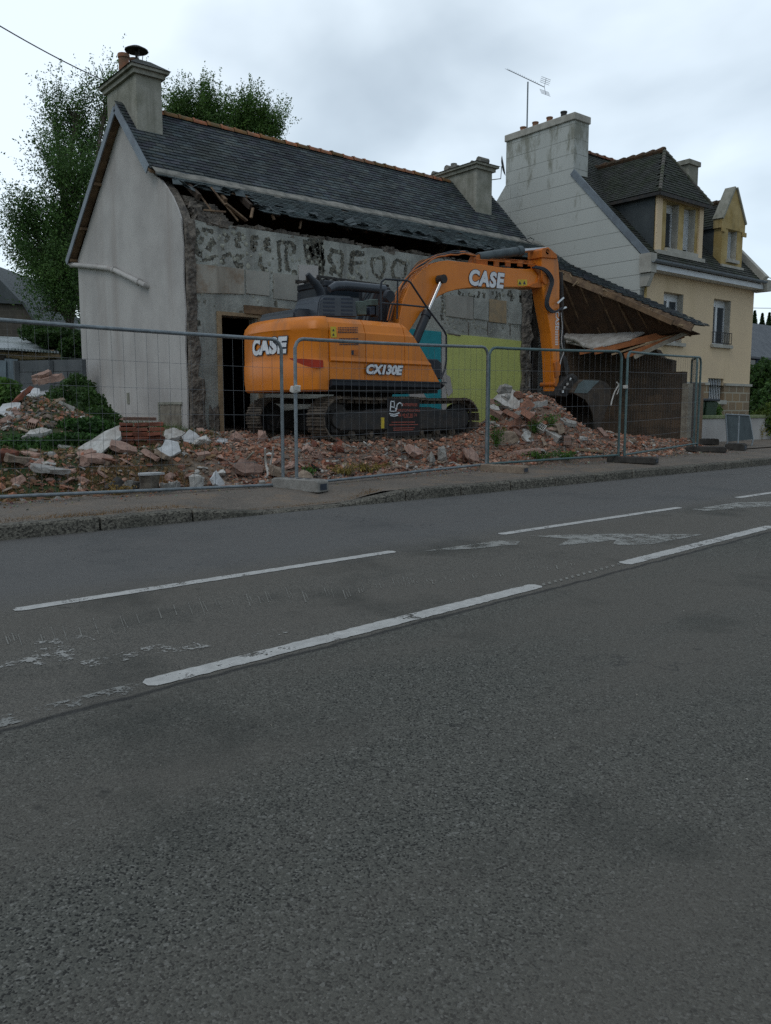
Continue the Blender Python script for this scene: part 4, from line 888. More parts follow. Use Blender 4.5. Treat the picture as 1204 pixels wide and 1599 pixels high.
# aerial on the chimney
q0 = aX(823, 196, HX0+.5); q1 = aX(824, 128, HX0+.5)
an = thing('television_aerial', 'thin rake shaped television aerial on a mast above the white clad chimney', 'aerial', (q0.x, q0.y, 9.45))
mb = MB(); mb.tube([(q0.x,q0.y,9.45), (q0.x,q0.y,q1.z)], .022, 6); mb.build('mast', MAT['galv'], an)
a_ = aX(793,109,HX0+.5); b_ = aX(850,136,HX0+.5); ctr = Vector((q0.x,q0.y,q1.z-.02)); dirn = Vector((.55,-.83,-.05)).normalized()
mb = MB(); a2 = ctr-dirn*.95; b2 = ctr+dirn*.75; 
dd = (aX(850,136,q0.x)-aX(793,109,q0.x)); mid = aX(824,124,q0.x); a2 = aX(793,109,q0.x); b2 = aX(850,136,q0.x)
mb.tube([a2, b2], .012, 5); el = Vector((1,0,.0))
for i in range(15): p = a2.lerp(b2, i/17); mb.tube([p-el*.12+Vector((0,0,.0)), p+el*.12], .005, 4); mb.tube([p, p+Vector((0,0,.05))], .005, 4)
for sgn in (-1, 1):
    c_ = b2+Vector((0,0,.10*sgn)); 
    for k in range(4): p = c_+Vector((0,-.02*k,.04*k*sgn)); mb.tube([p-el*.2, p+el*.2], .006, 4)
    mb.tube([b2-el*.0, c_+Vector((0,-.06,.12*sgn))], .008, 4)
mb.build('antenna_rods', MAT['galv'], an)
# satellite dish on the cottage chimney
dc = aY(785, 259, 16.9); ds = thing('satellite_dish', 'grey satellite dish seen edge on between the cottage chimney and the white gable', 'satellite dish', tuple(dc))
nrm = Vector((.62,-.55,.35)).normalized(); nrm = (Vector((_R.x,_R.y,0))*.97+Vector((_fh.x,_fh.y,0))*-.16+Vector((0,0,.2))).normalized()
t1 = nrm.cross(Vector((0,0,1))).normalized(); t2 = nrm.cross(t1)
mb = MB(); n = 18; V = [dc-nrm*.03]
for rr, h_ in ((.12,-.025),(.22,.0),(.28,.03)):
    for k in range(n): V.append(dc+nrm*h_+t1*(rr*.85*math.cos(2*PI*k/n))+t2*(rr*math.sin(2*PI*k/n)))
mb.add(V, [(0,1+k,1+(k+1)%n) for k in range(n)]+[(1+j*n+k,1+j*n+(k+1)%n,1+(j+1)*n+(k+1)%n,1+(j+1)*n+k) for j in range(2) for k in range(n)]); mb.build('dish', MAT['blacksteel'], ds, smooth=True)
mb = MB(); mb.tube([Vector((17.22,16.9,7.78)), aY(782,279,16.9), dc-nrm*.03], .012, 6); mb.build('dish_arm', MAT['blacksteel'], ds)
# loose cable end at the roof corner
mb = MB(); mb.tube([aY(812,372,15.6), aY(822,376,15.4), aY(830,380,15.3), aY(834,374,15.3), aY(828,371,15.3), aY(820,375,15.4)], .012, 5); o = mb.build('loose_cable', MAT['black'], origin=tuple(aY(820,376,15.4))); tag(o, 'curl of loose black cable at the right end of the cottage roof', 'cable')

# ------------------------------------------------------------------ far houses, sheds and fences
def dpl(px, d): return [aD(x, y, d) for x, y in px]
sh_ = thing('stone_house', 'dark stone house with a slate roof far behind the shed at the left edge', 'house', tuple(aD(0, 560, 38)))
MAT['stonewall'] = brickmat('dark_stone_wall', .5, .22, .02, (.085,.075,.06), (.06,.055,.045), (.10,.09,.075), 0, (.05,.045,.04), .5)
back = Vector((_fh.x, _fh.y, 0))*8
mb = MB(); mb.prism(dpl([(-80,466),(33,472),(50,496),(62,516),(84,548),(96,600),(-80,600)], 38), back); mb.build('wall', MAT['stonewall'], sh_)
mb = MB(); mb.prism(dpl([(-40,402),(0,437),(34,472),(34,475),(-80,469),(-80,420)], 37.8), back*.9); rr_ = mb.build('roof', MAT['slate'], sh_)
mb = MB(); mb.prism(dpl([(32,470),(36,470),(66,517),(62,518)], 37.7), back*.95); mb.build('roof_verge', MAT['slate'], sh_)
sd_ = thing('shed', 'low shed with pale corrugated metal roof behind the concrete panel fence', 'shed', tuple(aD(45, 562, 24)))
m, nt, b, v = base('corrugated_metal', .5, .3); wv = nt.nodes.new('ShaderNodeTexWave'); wv.inputs['Scale'].default_value = 4; wv.bands_direction = 'X'; nt.links.new(v, wv.inputs['Vector'])
lk(nt, mix(nt, ramp(nt, ntex(nt, v, 1.5, 4), .4, .6), (.30,.33,.34), (.16,.19,.18)), b.inputs['Base Color']); bump(nt, b, wv.outputs['Color'], .7, .04); MAT['corr'] = m
mb = MB(); A_ = [aD(-20,524,26), aD(40,527,26), aD(86,539,25), aD(92,549,23.5), aD(20,544,23), aD(-20,542,23)]; mb.prism(A_, (0,0,-.05)); mb.build('metal_roof', MAT['corr'], sd_)
mb = MB(); mb.prism(dpl([(-20,543),(88,549),(88,620),(-20,620)], 24.5), back*.2); mb.build('shed_wall', MAT['darkwall'], sd_)
mb = MB()
for x, y, r_ in ((66,553,.09),(58,554,.07),(74,556,.07),(40,557,.06),(50,558,.08),(30,556,.05),(84,557,.05),(20,552,.05)): p = aD(x, y, 23.6); mb.tube([p-_R*.35, p+_R*.35+Vector((0,0,rnd.uniform(-.03,.03)))], r_, 8)
lg = mb.build('log', MAT['palewood'], sd_)
cf = thing('panel_fence', 'grey concrete panel fence left of the cottage gable', 'fence', tuple(aD(70, 600, 19)))
A_, B_ = aD(26,561,19.6), aD(134,562,19.0); A_.z = B_.z = (A_.z+B_.z)/2; dirv = (B_-A_); nrm_ = Vector((dirv.y,-dirv.x,0)).normalized()*.06
mb = MB()
for k in range(3):
    z0, z1 = -.21*(k+1)*1.0*1.3, -.21*k*1.3-.012
    for j in range(4):
        p, q = A_.lerp(B_, j/4+.003), A_.lerp(B_, (j+1)/4-.003); 
        mb.prism([p+Vector((0,0,z0)), q+Vector((0,0,z0)), q+Vector((0,0,z1)), p+Vector((0,0,z1))], nrm_*(.6+.2*((j+k)%2)))
mb.prism([A_+Vector((0,0,-2)), B_+Vector((0,0,-2)), B_+Vector((0,0,-.82)), A_+Vector((0,0,-.82))], nrm_*.6)
MAT['greypanel'] = M('grey_panel', (.115,.125,.13), (.085,.095,.10), 2, .9, bscale=30, bstr=.2); mb.build('concrete_panel', MAT['greypanel'], cf)
for t in (.02, .52, .99):
    mb = MB(); p = A_.lerp(B_, t)+nrm_*1.2; mb.box((p.x-.05,p.y-.05,p.z-2), (p.x+.05,p.y+.05,p.z-.02)); mb.build('post', MAT['greypanel'], cf)
bs = thing('metal_sheet', 'bluish corrugated metal sheets standing at the left end of the concrete fence', 'metal sheet', tuple(aD(12, 600, 19.8)))
mb = MB(); 
for x0, x1, y0 in ((-20,10,562),(8,28,560)): mb.prism(dpl([(x0,y0),(x1,y0+1),(x1+1,625),(x0,625)], 19.8+(x0>0)*.05), nrm_*.3)
m2 = M('blue_sheet', (.13,.17,.19), (.10,.13,.15), 4, .6, metal=.2, streak=8, scol=(.07,.09,.10)); mb.build('sheet', m2, bs)
# far house at the right
fh = thing('distant_house', 'white rendered house with grey roof and blue shutters beyond the cream house', 'house', tuple(aD(1190, 600, 44)))
p0 = aD(1150,556,44); FX, FY, FZ = p0.x, p0.y, p0.z
mb = MB(); mb.box((FX,FY,.5), (FX+14,FY+6,FZ)); mb.build('wall', MAT['plaster'], fh)
mb = MB(); slab(mb, (FX-.3,FY-.4,FZ), (FX+14.3,FY-.4,FZ), (FX+14.3,FY+2.5,FZ+2.3), (FX-.3,FY+2.5,FZ+2.3), .1); MAT['corr2'] = M('grey_roofing', (.12,.13,.14), (.09,.10,.11), 2, .8, bscale=10, bstr=.3); mb.build('roof', MAT['corr2'], fh)
q = aY(1172,575,FY-.02)
mb = MB(); mb.box((q.x-.5,FY-.03,q.z-.8), (q.x+.5,FY-.005,q.z+.6)); mb.build('window', MAT['glass'], fh)
for s_ in (-1, 1): mb = MB(); mb.box((q.x+s_*.85-.32,FY-.06,q.z-.85), (q.x+s_*.85+.32,FY-.005,q.z+.65)); mb.build('shutter', M('blue_shutter', (.05,.09,.16), None, 4, .6), fh)
# garden wall and bins in front of the cream house
g0, g1 = aD(1086,656,21.2), aD(1290,665,25); g0 = road(1088,683,.16)
gwl = thing('garden_wall', 'low pale garden wall with mossy coping before the cream house', 'wall', (19.4, 11.5, .6))
mb = MB(); gy = 11.55; mb.box((19.25,gy,.4), (30,gy+.2,1.27)); 
mb.build('wall', MAT['plaster'], gwl); mb = MB(); mb.box((19.2,gy-.04,1.272), (30,gy+.24,1.36)); mb.build('coping', M('mossy_coping', (.24,.26,.15), (.14,.18,.08), 4, .9), gwl, bev=.01)
for k, (x, lid) in enumerate(((20.35,'lid up'),(21.0,''),)):
    r_ = thing('wheelie_bin', 'dark green wheelie bin behind the garden wall, '+('left one' if k == 0 else 'right one')+' of the pair', 'bin', (x, 12.1, .75), 'bins behind the garden wall')
    mb = MB(); mb.add([(x-.22,11.9,.75),(x+.22,11.9,.75),(x+.22,12.35,.75),(x-.22,12.35,.75),(x-.29,11.82,1.72),(x+.29,11.82,1.72),(x+.29,12.42,1.72),(x-.29,12.42,1.72)], [(0,3,2,1),(4,5,6,7),(0,1,5,4),(1,2,6,5),(2,3,7,6),(3,0,4,7)]); mb.build('bin_body', M('bin_green', (.025,.055,.03), None, 4, .5), r_, bev=.02)
    mb = MB(); mb.box((x-.33,11.78,1.725), (x+.33,12.46,1.80)); mb.build('lid', MAT['black'], r_, bev=.02)
# posts at the street end of the side wall
mb = MB(); mb.box((18.42,11.0,.4), (18.62,11.18,2.13)); o = mb.build('concrete_post', MAT['greywood'], origin=(18.5,11.1,.6), bev=.01); tag(o, 'pale weathered post at the street end of the dark block wall', 'post')
mb = MB(); mb.box((18.72,11.02,.4), (19.14,11.08,2.10)); mb.box((18.70,11.0,2.102), (19.16,11.10,2.15)); o = mb.build('wooden_panel', M('rusty_panel', (.20,.15,.10), (.13,.11,.09), 3, .85, streak=5, scol=(.25,.13,.06)), origin=(18.9,11.1,.6)); tag(o, 'brownish upright panel between the pale post and the garden wall', 'panel')
# overhead lines
def wire(px0, d0, px1, d1, sag, r, label):
    a, b = aD(*px0, d0), aD(*px1, d1); P = [a.lerp(b, t/14)-Vector((0,0,sag*4*(t/14)*(1-t/14))) for t in range(15)]
    mb = MB(); mb.tube(P, r, 5); o = mb.build('overhead_cable', MAT['black'], origin=tuple(a)); tag(o, label, 'cable')
wire((-60,4), 12, (168,128), 17.4, .06, .011, 'overhead cable sloping down to the left cottage chimney')
wire((1186,430), 26.5, (1400,462), 22, .1, .012, 'cable leaving the right eave of the cream house')
wire((1175,481), 60, (1400,476), 60, .1, .02, 'far overhead line above the distant house')
# ------------------------------------------------------------------ excavator
ex = thing('excavator', 'orange crawler excavator parked on the rubble with its arm lowered', 'excavator', (9.62, 12.4, .98))
CXX, CYY, RR = 9.62, 12.4, 2.17
def build_track(yc, near):
    Wd = .50; z0 = .99; h = .70; xa, xb = 7.86, 11.42; r = h/2; zc = z0+r; sag = .02
    path = []        # closed loop of shoe centres
    n = 46; per = 2*(xb-xa-2*r)+2*PI*r
    for i in range(n):
        s = per*i/n; L = xb-xa-2*r
        if s < L: path.append((xa+r+s, z0, 0.0, 0))
        elif s < L+PI*r: a = (s-L)/r; path.append((xb-r+r*math.sin(a), zc-r*math.cos(a), a, 0))
        elif s < 2*L+PI*r: t = s-L-PI*r; path.append((xb-r-t, z0+h-sag*4*(t/L)*(1-t/L)+.03*math.exp(-((t/L-.5)/.15)**2), PI, 0))
        else: a = (s-2*L-PI*r)/r; path.append((xa+r-r*math.sin(a), zc+r*math.cos(a), PI+a, 0))
    tr = MB(); tr.box((xa+.22,yc-.14,z0+.12), (xb-.22,yc+.14,z0+.50)); tr.prism([(xa+.35,yc-.2,z0+.16),(xb-.35,yc-.2,z0+.16),(xb-.42,yc-.2,z0+.46),(xb-1.2,yc-.2,z0+.56),(xa+1.0,yc-.2,z0+.52),(xa+.45,yc-.2,z0+.42)], (0,.4,0))
    t = tr.build('track_frame', MAT['blacksteel'], ex, bev=.02)
    mb = MB()
    for x, z, a, _ in path:
        mt = Matrix.Translation((x, yc, z)) @ Matrix.Rotation(-a, 4, 'Y')
        mb.box((-.078,-Wd/2,-.012), (.074,Wd/2,.012), mat=mt)
        for dx in (-.055, 0, .055): mb.box((dx-.007,-Wd/2+.01,-.034), (dx+.007,Wd/2-.01,-.0125), mat=mt)
        for dy in (-.09, .09): mb.box((-.07,dy-.025,.013), (.07,dy+.025,.07), mat=mt)
    mb.build('track_shoes', MAT['rusty'], t)
    s = -1
    for X, nm in ((xa+r, 'sprocket'), (xb-r, 'idler')):
        mb = MB(); mb.tube([(X,yc-.06,zc),(X,yc+.06,zc)], r-.07, 22)
        mb.tube([(X,yc-.19,zc),(X,yc+.1,zc)], [.15,.19], 16); mb.build(nm, MAT['blacksteel'], t)
    for i in range(7):
        X = xa+.62+i*.39; mb = MB(); mb.tube([(X,yc-.16,z0+.10),(X,yc+.16,z0+.10)], .075, 12); mb.tube([(X,yc-.2,z0+.10),(X,yc-.16,z0+.10)], .04, 8); mb.build('roller', MAT['rusty'], t)
    mb = MB(); mb.tube([(9.6,yc-.1,z0+h-.05),(9.6,yc+.1,z0+h-.05)], .05, 10); mb.build('carrier_roller', MAT['blacksteel'], t)
    return t
tn = build_track(11.40, True); tf = build_track(13.40, False)
mb = MB(); q = aY(516.5, 661, 11.19); mb.box((q.x+.0,11.185,q.z-.11), (q.x+.001,11.19,q.z)); 
qa, qb = aY(595,652,11.19), aY(600,669,11.19); mb = MB(); mb.box((qa.x,11.188,qb.z), (qb.x,11.196,qa.z)); mb.build('warning_sticker', MAT['yellow'], tn)
mb = MB(); mb.box((8.7,11.6,1.12), (10.5,13.2,1.45)); mb.prism([(8.4,11.55,1.3),(10.8,11.55,1.3),(10.2,11.9,1.62),(9.0,11.9,1.62)], (0,.1,0)); mb.tube([(9.62,12.4,1.45),(9.62,12.4,1.86)], .55, 24); mb.build('undercarriage', MAT['blacksteel'], ex)
mb = MB(); mb.box((8.05,11.3,1.80), (10.5,13.5,1.90)); mb.box((7.9,11.42,1.902),(10.4,13.35,1.98)); mb.build('turntable_frame', MAT['blacksteel'], ex)
# counterweight: round tail
plan = [(8.0,11.205),(7.93,11.205)]
_e = (CXX+RR*math.cos(R(200)), CYY+RR*math.sin(R(200)))
for i in range(1, 8): t = i/8; plan.append(((1-t)**2*7.90+2*t*(1-t)*7.72+t*t*_e[0], (1-t)**2*11.207+2*t*(1-t)*11.21+t*t*_e[1]))
for a in range(200, 159, -2): plan.append((CXX+RR*math.cos(R(a)), CYY+RR*math.sin(R(a))))
plan += [(24.8*0+x, 24.8-y) for x, y in plan[:9][::-1]]
def ring(rows, plan, mb, col=None, cen=(8.9,12.4)):
    V = []; n = len(plan)
    for off, z in rows:
        for x, y in plan:
            d = Vector((x-cen[0], y-cen[1])); L = d.length; k = (L+off)/L if x < 7.99 else 1
            yy = cen[1]+(y-cen[1])*(1+(off/1.2 if x >= 7.99 else 0)); V.append((cen[0]+(x-cen[0])*k, cen[1]+(y-cen[1])*k if x < 7.99 else yy, z))
    mb.add(V, [(j*n+i, j*n+i+1, (j+1)*n+i+1, (j+1)*n+i) for j in range(len(rows)-1) for i in range(n-1)]+[tuple(range(n)), tuple((len(rows)-1)*n+i for i in range(n))[::-1]], col)
mb = MB(); ring([(-.06,1.80),(-.02,1.83),(0,2.0),(0,2.27),(-.012,2.29),(-.012,2.34),(-.015,2.77),(0,2.80),(-.03,2.92),(-.10,3.0),(-.16,3.012)], plan, mb)
cw = mb.build('counterweight', MAT['orange'], ex, smooth=True)
# side housings in door panels, with creases
ROWS = [(11.205,1.985),(11.205,2.27),(11.175,2.30),(11.19,2.36),(11.19,2.77),(11.21,2.80),(11.25,2.92),(11.33,3.0),(11.40,3.01)]
def sidexr(z):    # raked front edge
    return 10.46-max(0, (z-2.02))*.86
def house(x0, x1, name, rake=False, Yb=12.0, flip=False):
    mb = MB(); V = []
    for (y, z) in ROWS:
        xe = min(x1, sidexr(z)) if rake else x1
        V += [(x0,y,z),(xe,y,z)]
    m_ = len(ROWS)
    for (y, z) in ROWS:
        xe = min(x1, sidexr(z)) if rake else x1
        V += [(x0,Yb,z),(xe,Yb,z)]
    Fq = []
    for j in range(m_-1):
        Fq.append((2*j,2*j+1,2*j+3,2*j+2)); k = 2*m_; Fq.append((k+2*j,k+2*j+2,k+2*j+3,k+2*j+1)); Fq.append((2*j,2*j+2,k+2*j+2,k+2*j)); Fq.append((2*j+1,k+2*j+1,k+2*j+3,2*j+3))
    e_ = 2*(m_-1); k = 2*m_; Fq.append((e_,e_+1,k+e_+1,k+e_)); Fq.append((0,k,k+1,1)); 
    if flip: V = [(x, 24.8-y, z) for x, y, z in V]
    mb.add(V, Fq); return mb.build(name, MAT['orange'], ex)
d1_ = house(8.012, 8.73, 'side_door'); d2_ = house(8.742, 9.60, 'side_door'); tk = house(9.612, 10.46, 'side_panel', rake=True)
house(8.012, 9.1, 'side_door', flip=True, Yb=12.0)
mb = MB(); mb.box((8.02,12.01,2.0), (9.1,12.79,3.0)); mb.build('engine_bay', MAT['blacksteel'], ex)
mb = MB(); mb.prism([(8.015,11.15,1.975),(8.015,11.15,1.90),(8.015,11.24,1.85),(8.015,11.5,1.85),(8.015,11.5,1.975)], (2.4,0,0)); mb.box((8.015,11.13,1.977), (10.56,11.30,2.0)); mb.prism([(10.42,11.15,1.975),(10.54,11.15,1.95),(10.50,11.2,1.88),(10.42,11.24,1.85)], (0,.3,0)); mb.build('side_skirt', MAT['black'], ex)
mb = MB(); mb.box((8.4,13.3,1.85),(10.5,13.58,1.98)); mb.build('side_skirt', MAT['black'], ex)
mb = MB(); mb.prism([aY(664,560,11.5),aY(684,561,11.5),aY(690,566,11.5),aY(692,592,11.5),aY(664,592,11.5)], (0,.5,0)); mb.build('step_box', MAT['black'], ex, bev=.02)
# grilles, handle, stickers, reflector
def dec(px, Y, mat, name, par, th=.004): 
    mb = MB(); mb.prism([aY(x, y, Y) for x, y in px], (0, th, 0)); return mb.build(name, mat, par)
for (xa_, ya_, xb_, yb_) in ((528,510.5,559,520.5),(530,527.5,560,539.5)):
    mb = MB(); nx_, nz_ = 12, 4
    for i in range(nx_):
        for j in range(nz_):
            x = xa_+(xb_-xa_)*(i+.15)/nx_; y = ya_+(yb_-ya_)*(j+.15)/nz_; w_ = (xb_-xa_)/nx_*.66; h_ = (yb_-ya_)/nz_*.62; mb.prism([aY(x,y,11.184), aY(x+w_,y,11.184), aY(x+w_,y+h_,11.184), aY(x,y+h_,11.184)], (0,.004,0))
    mb.build('vent_grille', MAT['decaldark'], d1_)

dec([(551,546),(560,546),(560,555),(551,555)], 11.184, MAT['orangedirty'], 'door_latch', d1_); dec([(549,547),(552.5,547),(552.5,554),(549,554)], 11.180, MAT['decaldark'], 'door_handle', d1_)
ws = dec([(516,510),(524.5,510),(526,527),(517,527)], 11.184, MAT['yellow'], 'warning_sticker', d1_)
mb = MB()
for cy_ in (515, 522): mb.prism([aY(519,cy_+2,11.18), aY(522.5,cy_+2,11.18), aY(520.8,cy_-1.5,11.18)], (0,.003,0))
build_each(mb, 'warning_symbol', MAT['decaldark'], ws)
mb = MB()   # red reflector wedge on the counterweight, following its curve
def arcpt(px, z, o=.006):
    best = None
    for i in range(400):
        a = R(148+i*.2); p = Vector((CXX+(RR+o)*math.cos(a), CYY+(RR+o)*math.sin(a), z)); v = p-_C; u_ = CX+F*v.dot(_R)/v.dot(_F)
        if a > R(174) and (best is None or abs(u_-px) < best[0]): best = (abs(u_-px), p)
    return best[1]
def cwpt(px, z, o=.006): 
    p = arcpt(px, z, o)
    if p.y < 11.72: p = Vector((aY(px,560,11.19).x, 11.19+(max(0,7.9-aY(px,560,11.19).x))*.25, z))
    return p
ch_ = [(460,2.33,2.345),(470,2.28,2.34),(480,2.235,2.34),(490,2.205,2.335),(500,2.20,2.33),(505,2.215,2.325)]
for i in range(len(ch_)-1):
    (xa_, za, zb), (xc_, zc_, zd) = ch_[i], ch_[i+1]; mb.face([cwpt(xa_,za-.03,.03), cwpt(xc_,zc_-.03,.03), cwpt(xc_,zd-.03,.03), cwpt(xa_,zb-.03,.03)])
mb.build('red_reflector', MAT['red'], cw)
# lettering
def onface(px, py, Y): 
    p = aY(px, py, Y); return Matrix.Translation(p) @ Matrix.Rotation(PI/2, 4, 'X')
def bend(px_c, z0, o, sc=1):
    a0 = R(184)
    def f(p):
        a = a0+p.x/(RR+o); return Vector((CXX+(RR+o+p.z)*math.cos(a), CYY+(RR+o+p.z)*math.sin(a), z0+p.y))
    return f
text_mesh('CASE', .34, MAT['decaldark'], 'lettering_outline', cw, None, offset=.034, extrude=.001, sx=1.12, shear=.12, space=1.12, bendfn=bend(0, 2.545, .006))
text_mesh('CASE', .34, MAT['decalwhite'], 'lettering', cw, None, offset=.020, extrude=.001, sx=1.12, shear=.12, space=1.12, bendfn=bend(0, 2.545, .011))
c_ = aY(599.5, 578, 11.16)
for off, mt, dy, nm in ((.021,'decaldark',.0,'lettering_outline'), (.011,'decalwhite',-.004,'lettering')):
    text_mesh('CX130E', .205, MAT[mt], nm, d2_, Matrix.Translation((c_.x, 11.17+dy, c_.z)) @ Matrix.Rotation(PI/2, 4, 'X'), offset=off, extrude=.001, sx=1.12, shear=.25)
# hood, exhaust, upper machinery
mb = MB(); hp = [aY(x, y, 11.55) for x, y in ((496,496),(499,468),(504,462),(509,460),(551,462.5),(556,467),(560,497))]; 
mb.prism(hp, (0,.75,0)); hd = mb.build('engine_hood', MAT['hood'], ex, bev=.035, seg=3)
mb = MB()
for x0 in (505, 533):
    for k in range(5): y = 465+k*6.0; mb.prism([aY(x0,y,11.546), aY(x0+18,y+.6,11.546), aY(x0+18,y+3.4,11.546), aY(x0,y+2.8,11.546)], (0,.004,0))
mb.build('hood_louvre', MAT['decaldark'], hd)
mb = MB(); mb.prism([(7.72,11.8,3.0),(7.72,11.8,3.12),(7.80,11.8,3.17),(8.25,11.8,3.18),(8.25,11.8,3.0)], (0,1.1,0)); mb.build('rear_hood', MAT['hood'], ex, bev=.03, seg=2)
mb = MB(); mb.tube([aY(502,462,12.0), aY(499,452,12.0), aY(493,443,12.0), aY(486,436,12.0), aY(480,428,12.0)], [.075,.075,.07,.06,.045], 12); mb.build('exhaust_pipe', MAT['black'], ex, smooth=True)
cabx0, cabx1, cy0, cy1, cz1 = 8.95, 10.52, 12.66, 13.58, 3.84
mb = MB(); mb.box((cabx0,cy0,2.0), (cabx1,cy1,2.55)); 
for x in (cabx0, 9.75, cabx1-.08):
    for y in (cy0, cy1-.07): mb.box((x,y,2.551), (x+.08,y+.07,cz1-.12))
mb.box((cabx0,cy0,cz1-.119), (cabx1,cy1,cz1)); cb = mb.build('cab', MAT['black'], ex, bev=.02)
mb = MB(); mb.box((cabx0+.08,cy0+.02,2.56), (cabx1-.08,cy0+.03,cz1-.125)); mb.box((cabx0+.02,cy0+.07,2.56),(cabx0+.03,cy1-.07,cz1-.125)); mb.box((cabx1-.03,cy0+.07,2.56),(cabx1-.02,cy1-.07,cz1-.125)); mb.build('cab_window', MAT['glass'], cb)
mb = MB()
for y in (12.75, 13.1, 13.45): mb.beam((cabx0-.1,y,cz1+.06), (cabx1,y,cz1+.04), .04, .04)
for i in range(9): x = cabx0-.05+i*.19; mb.beam((x,12.72,cz1+.03), (x,13.5,cz1+.03), .05, .03)
mb.build('roof_guard', MAT['blacksteel'], cb)
mb = MB(); mb.tube([aY(514,452,12.3), aY(524,447,12.3), aY(540,446.5,12.3), aY(600,452,12.3)], [.06,.085,.09,.085], 12); mb.build('air_duct', MAT['hood'], ex, smooth=True)
for px, mt, nm in (([(559,492),(559,470),(569,470),(573,478),(573,492)], 'greenbox', 'valve_box'), ([(578,492),(578,479),(586,478),(586,492)], 'decaldark', 'valve_box'), ([(579,477),(579,467),(591,467),(591,477)], 'greenbox', 'fluid_tank'), ([(588,494),(588,476),(592,476),(592,494)], 'black', 'hose_block')):
    if mt == 'greenbox' and mt not in MAT: MAT[mt] = M('grey_green_casting', (.10,.14,.12), (.07,.09,.08), 8, .6)
    mb = MB(); mb.prism([aY(x, y, 11.7) for x, y in px], (0,.2,0)); mb.build(nm, MAT[mt], ex, bev=.012)
mb = MB(); q = aY(608,463,11.5); mb.tube([q+Vector((0,-.04,0)), q+Vector((0,.03,0))], [.10,.12], 16); mb.build('mirror', MAT['black'], ex)
mb = MB(); rl = lambda x, y: aY(x, y, 11.3)
mb.tube([rl(595,500),rl(594.6,448),rl(596,440),rl(601,436),rl(620,437),rl(636,438),rl(641,441),rl(668,482),rl(694,517),rl(697,524),rl(697,562),rl(695,576),rl(688,592)], .018, 7)
mb.tube([rl(594,473),rl(630,476),rl(669,480)], .016, 6); mb.tube([rl(621,437),rl(620,498)], .016, 6); mb.build('handrail', MAT['black'], ex)
# boom
def plate(px, Y0, th, mat, name, par, bev=.012, seg=1):
    mb = MB(); mb.prism([aY(x, y, Y0) for x, y in px], (0, th, 0)); return mb.build(name, mat, par, bev=bev, seg=seg)
BO = [(620,524),(624,498),(629,470),(637,450),(648,434),(660,421),(673,413),(687,408),(700,406.5),(740,411),(786,418),(834,421),(845,425),(852,432),(852,440),(846,446),(834,448.5),(741,448.5),(714,452),(699,456),(686,462),(672,473),(657,489),(640,516),(634,526)]
bm_ = plate(BO, 12.18, .34, MAT['orange'], 'boom', ex)
mb = MB(); mb.prism([aY(x, y, 12.14) for x, y in ((834,418),(846,421),(857,428),(858,440),(848,449),(834,449.5),(822,447),(840,440),(842,430))], (0,.42,0)); mb.build('boom_end', MAT['orangedirty'], bm_, bev=.01)
c_ = aY(758.5, 437, 12.178)
for off, mt, dy, nm in ((.033,'decaldark',.0,'lettering_outline'), (.020,'decalwhite',-.004,'lettering')):
    text_mesh('CASE', .40, MAT[mt], nm, bm_, Matrix.Translation((c_.x, 12.172+dy, c_.z)) @ Matrix.Rotation(R(-1), 4, 'Y') @ Matrix.Rotation(PI/2, 4, 'X'), offset=off, extrude=.001, sx=1.0, shear=.15, space=1.12)
st_ = dec([(808.5,436.5),(823,436.5),(823,446),(808.5,446)], 12.175, MAT['yellow'], 'warning_sticker', bm_)
mb = MB()
for x in (812, 819): mb.prism([aY(x-2.4,444,12.172), aY(x+2.4,444,12.172), aY(x,438.5,12.172)], (0,.002,0))
build_each(mb, 'warning_symbol', MAT['decaldark'], st_)
for Yc, dup_ in ((12.08,0),(12.62,1)):       # boom cylinders either side
    a, b, c = aY(648,534,12.08), aY(667,489,12.08), aY(690,436,12.08)
    s = Vector((0,Yc-12.08,0)); mb = MB(); mb.tube([a+s, b+s], .085, 14); mb.tube([b+s-(b-a).normalized()*.08, b+s+(b-a).normalized()*.02], .10, 14); cyl = mb.build('boom_cylinder', MAT['black'], ex, smooth=True)
    mb = MB(); mb.tube([b+s, c+s], .034, 12); mb.build('piston_rod', MAT['chrome'], cyl, smooth=True)
    mb = MB(); mb.tube([c+s+Vector((0,-.07,0)), c+s+Vector((0,.09,0))], .085, 14); mb.build('cylinder_pin', MAT['blacksteel'], cyl)
mb = MB(); a, b, c = aY(746,402,12.35), aY(812,392,12.35), aY(852,389,12.35); mb.tube([a, b], .095, 14); mb.tube([b-(b-a).normalized()*.1, b+(b-a).normalized()*.04], .11, 14); ac = mb.build('arm_cylinder', M('grey_cylinder', (.075,.095,.10), (.05,.065,.07), 5, .5), ex, smooth=True)
mb = MB(); mb.tube([b, c], .045, 12); mb.build('piston_rod', MAT['chrome'], ac, smooth=True)
mb = MB(); mb.prism([aY(x, y, 12.28) for x, y in ((736,413),(742,399),(750,397),(755,404),(756,414))], (0,.14,0)); mb.build('cylinder_bracket', MAT['orangedirty'], bm_)
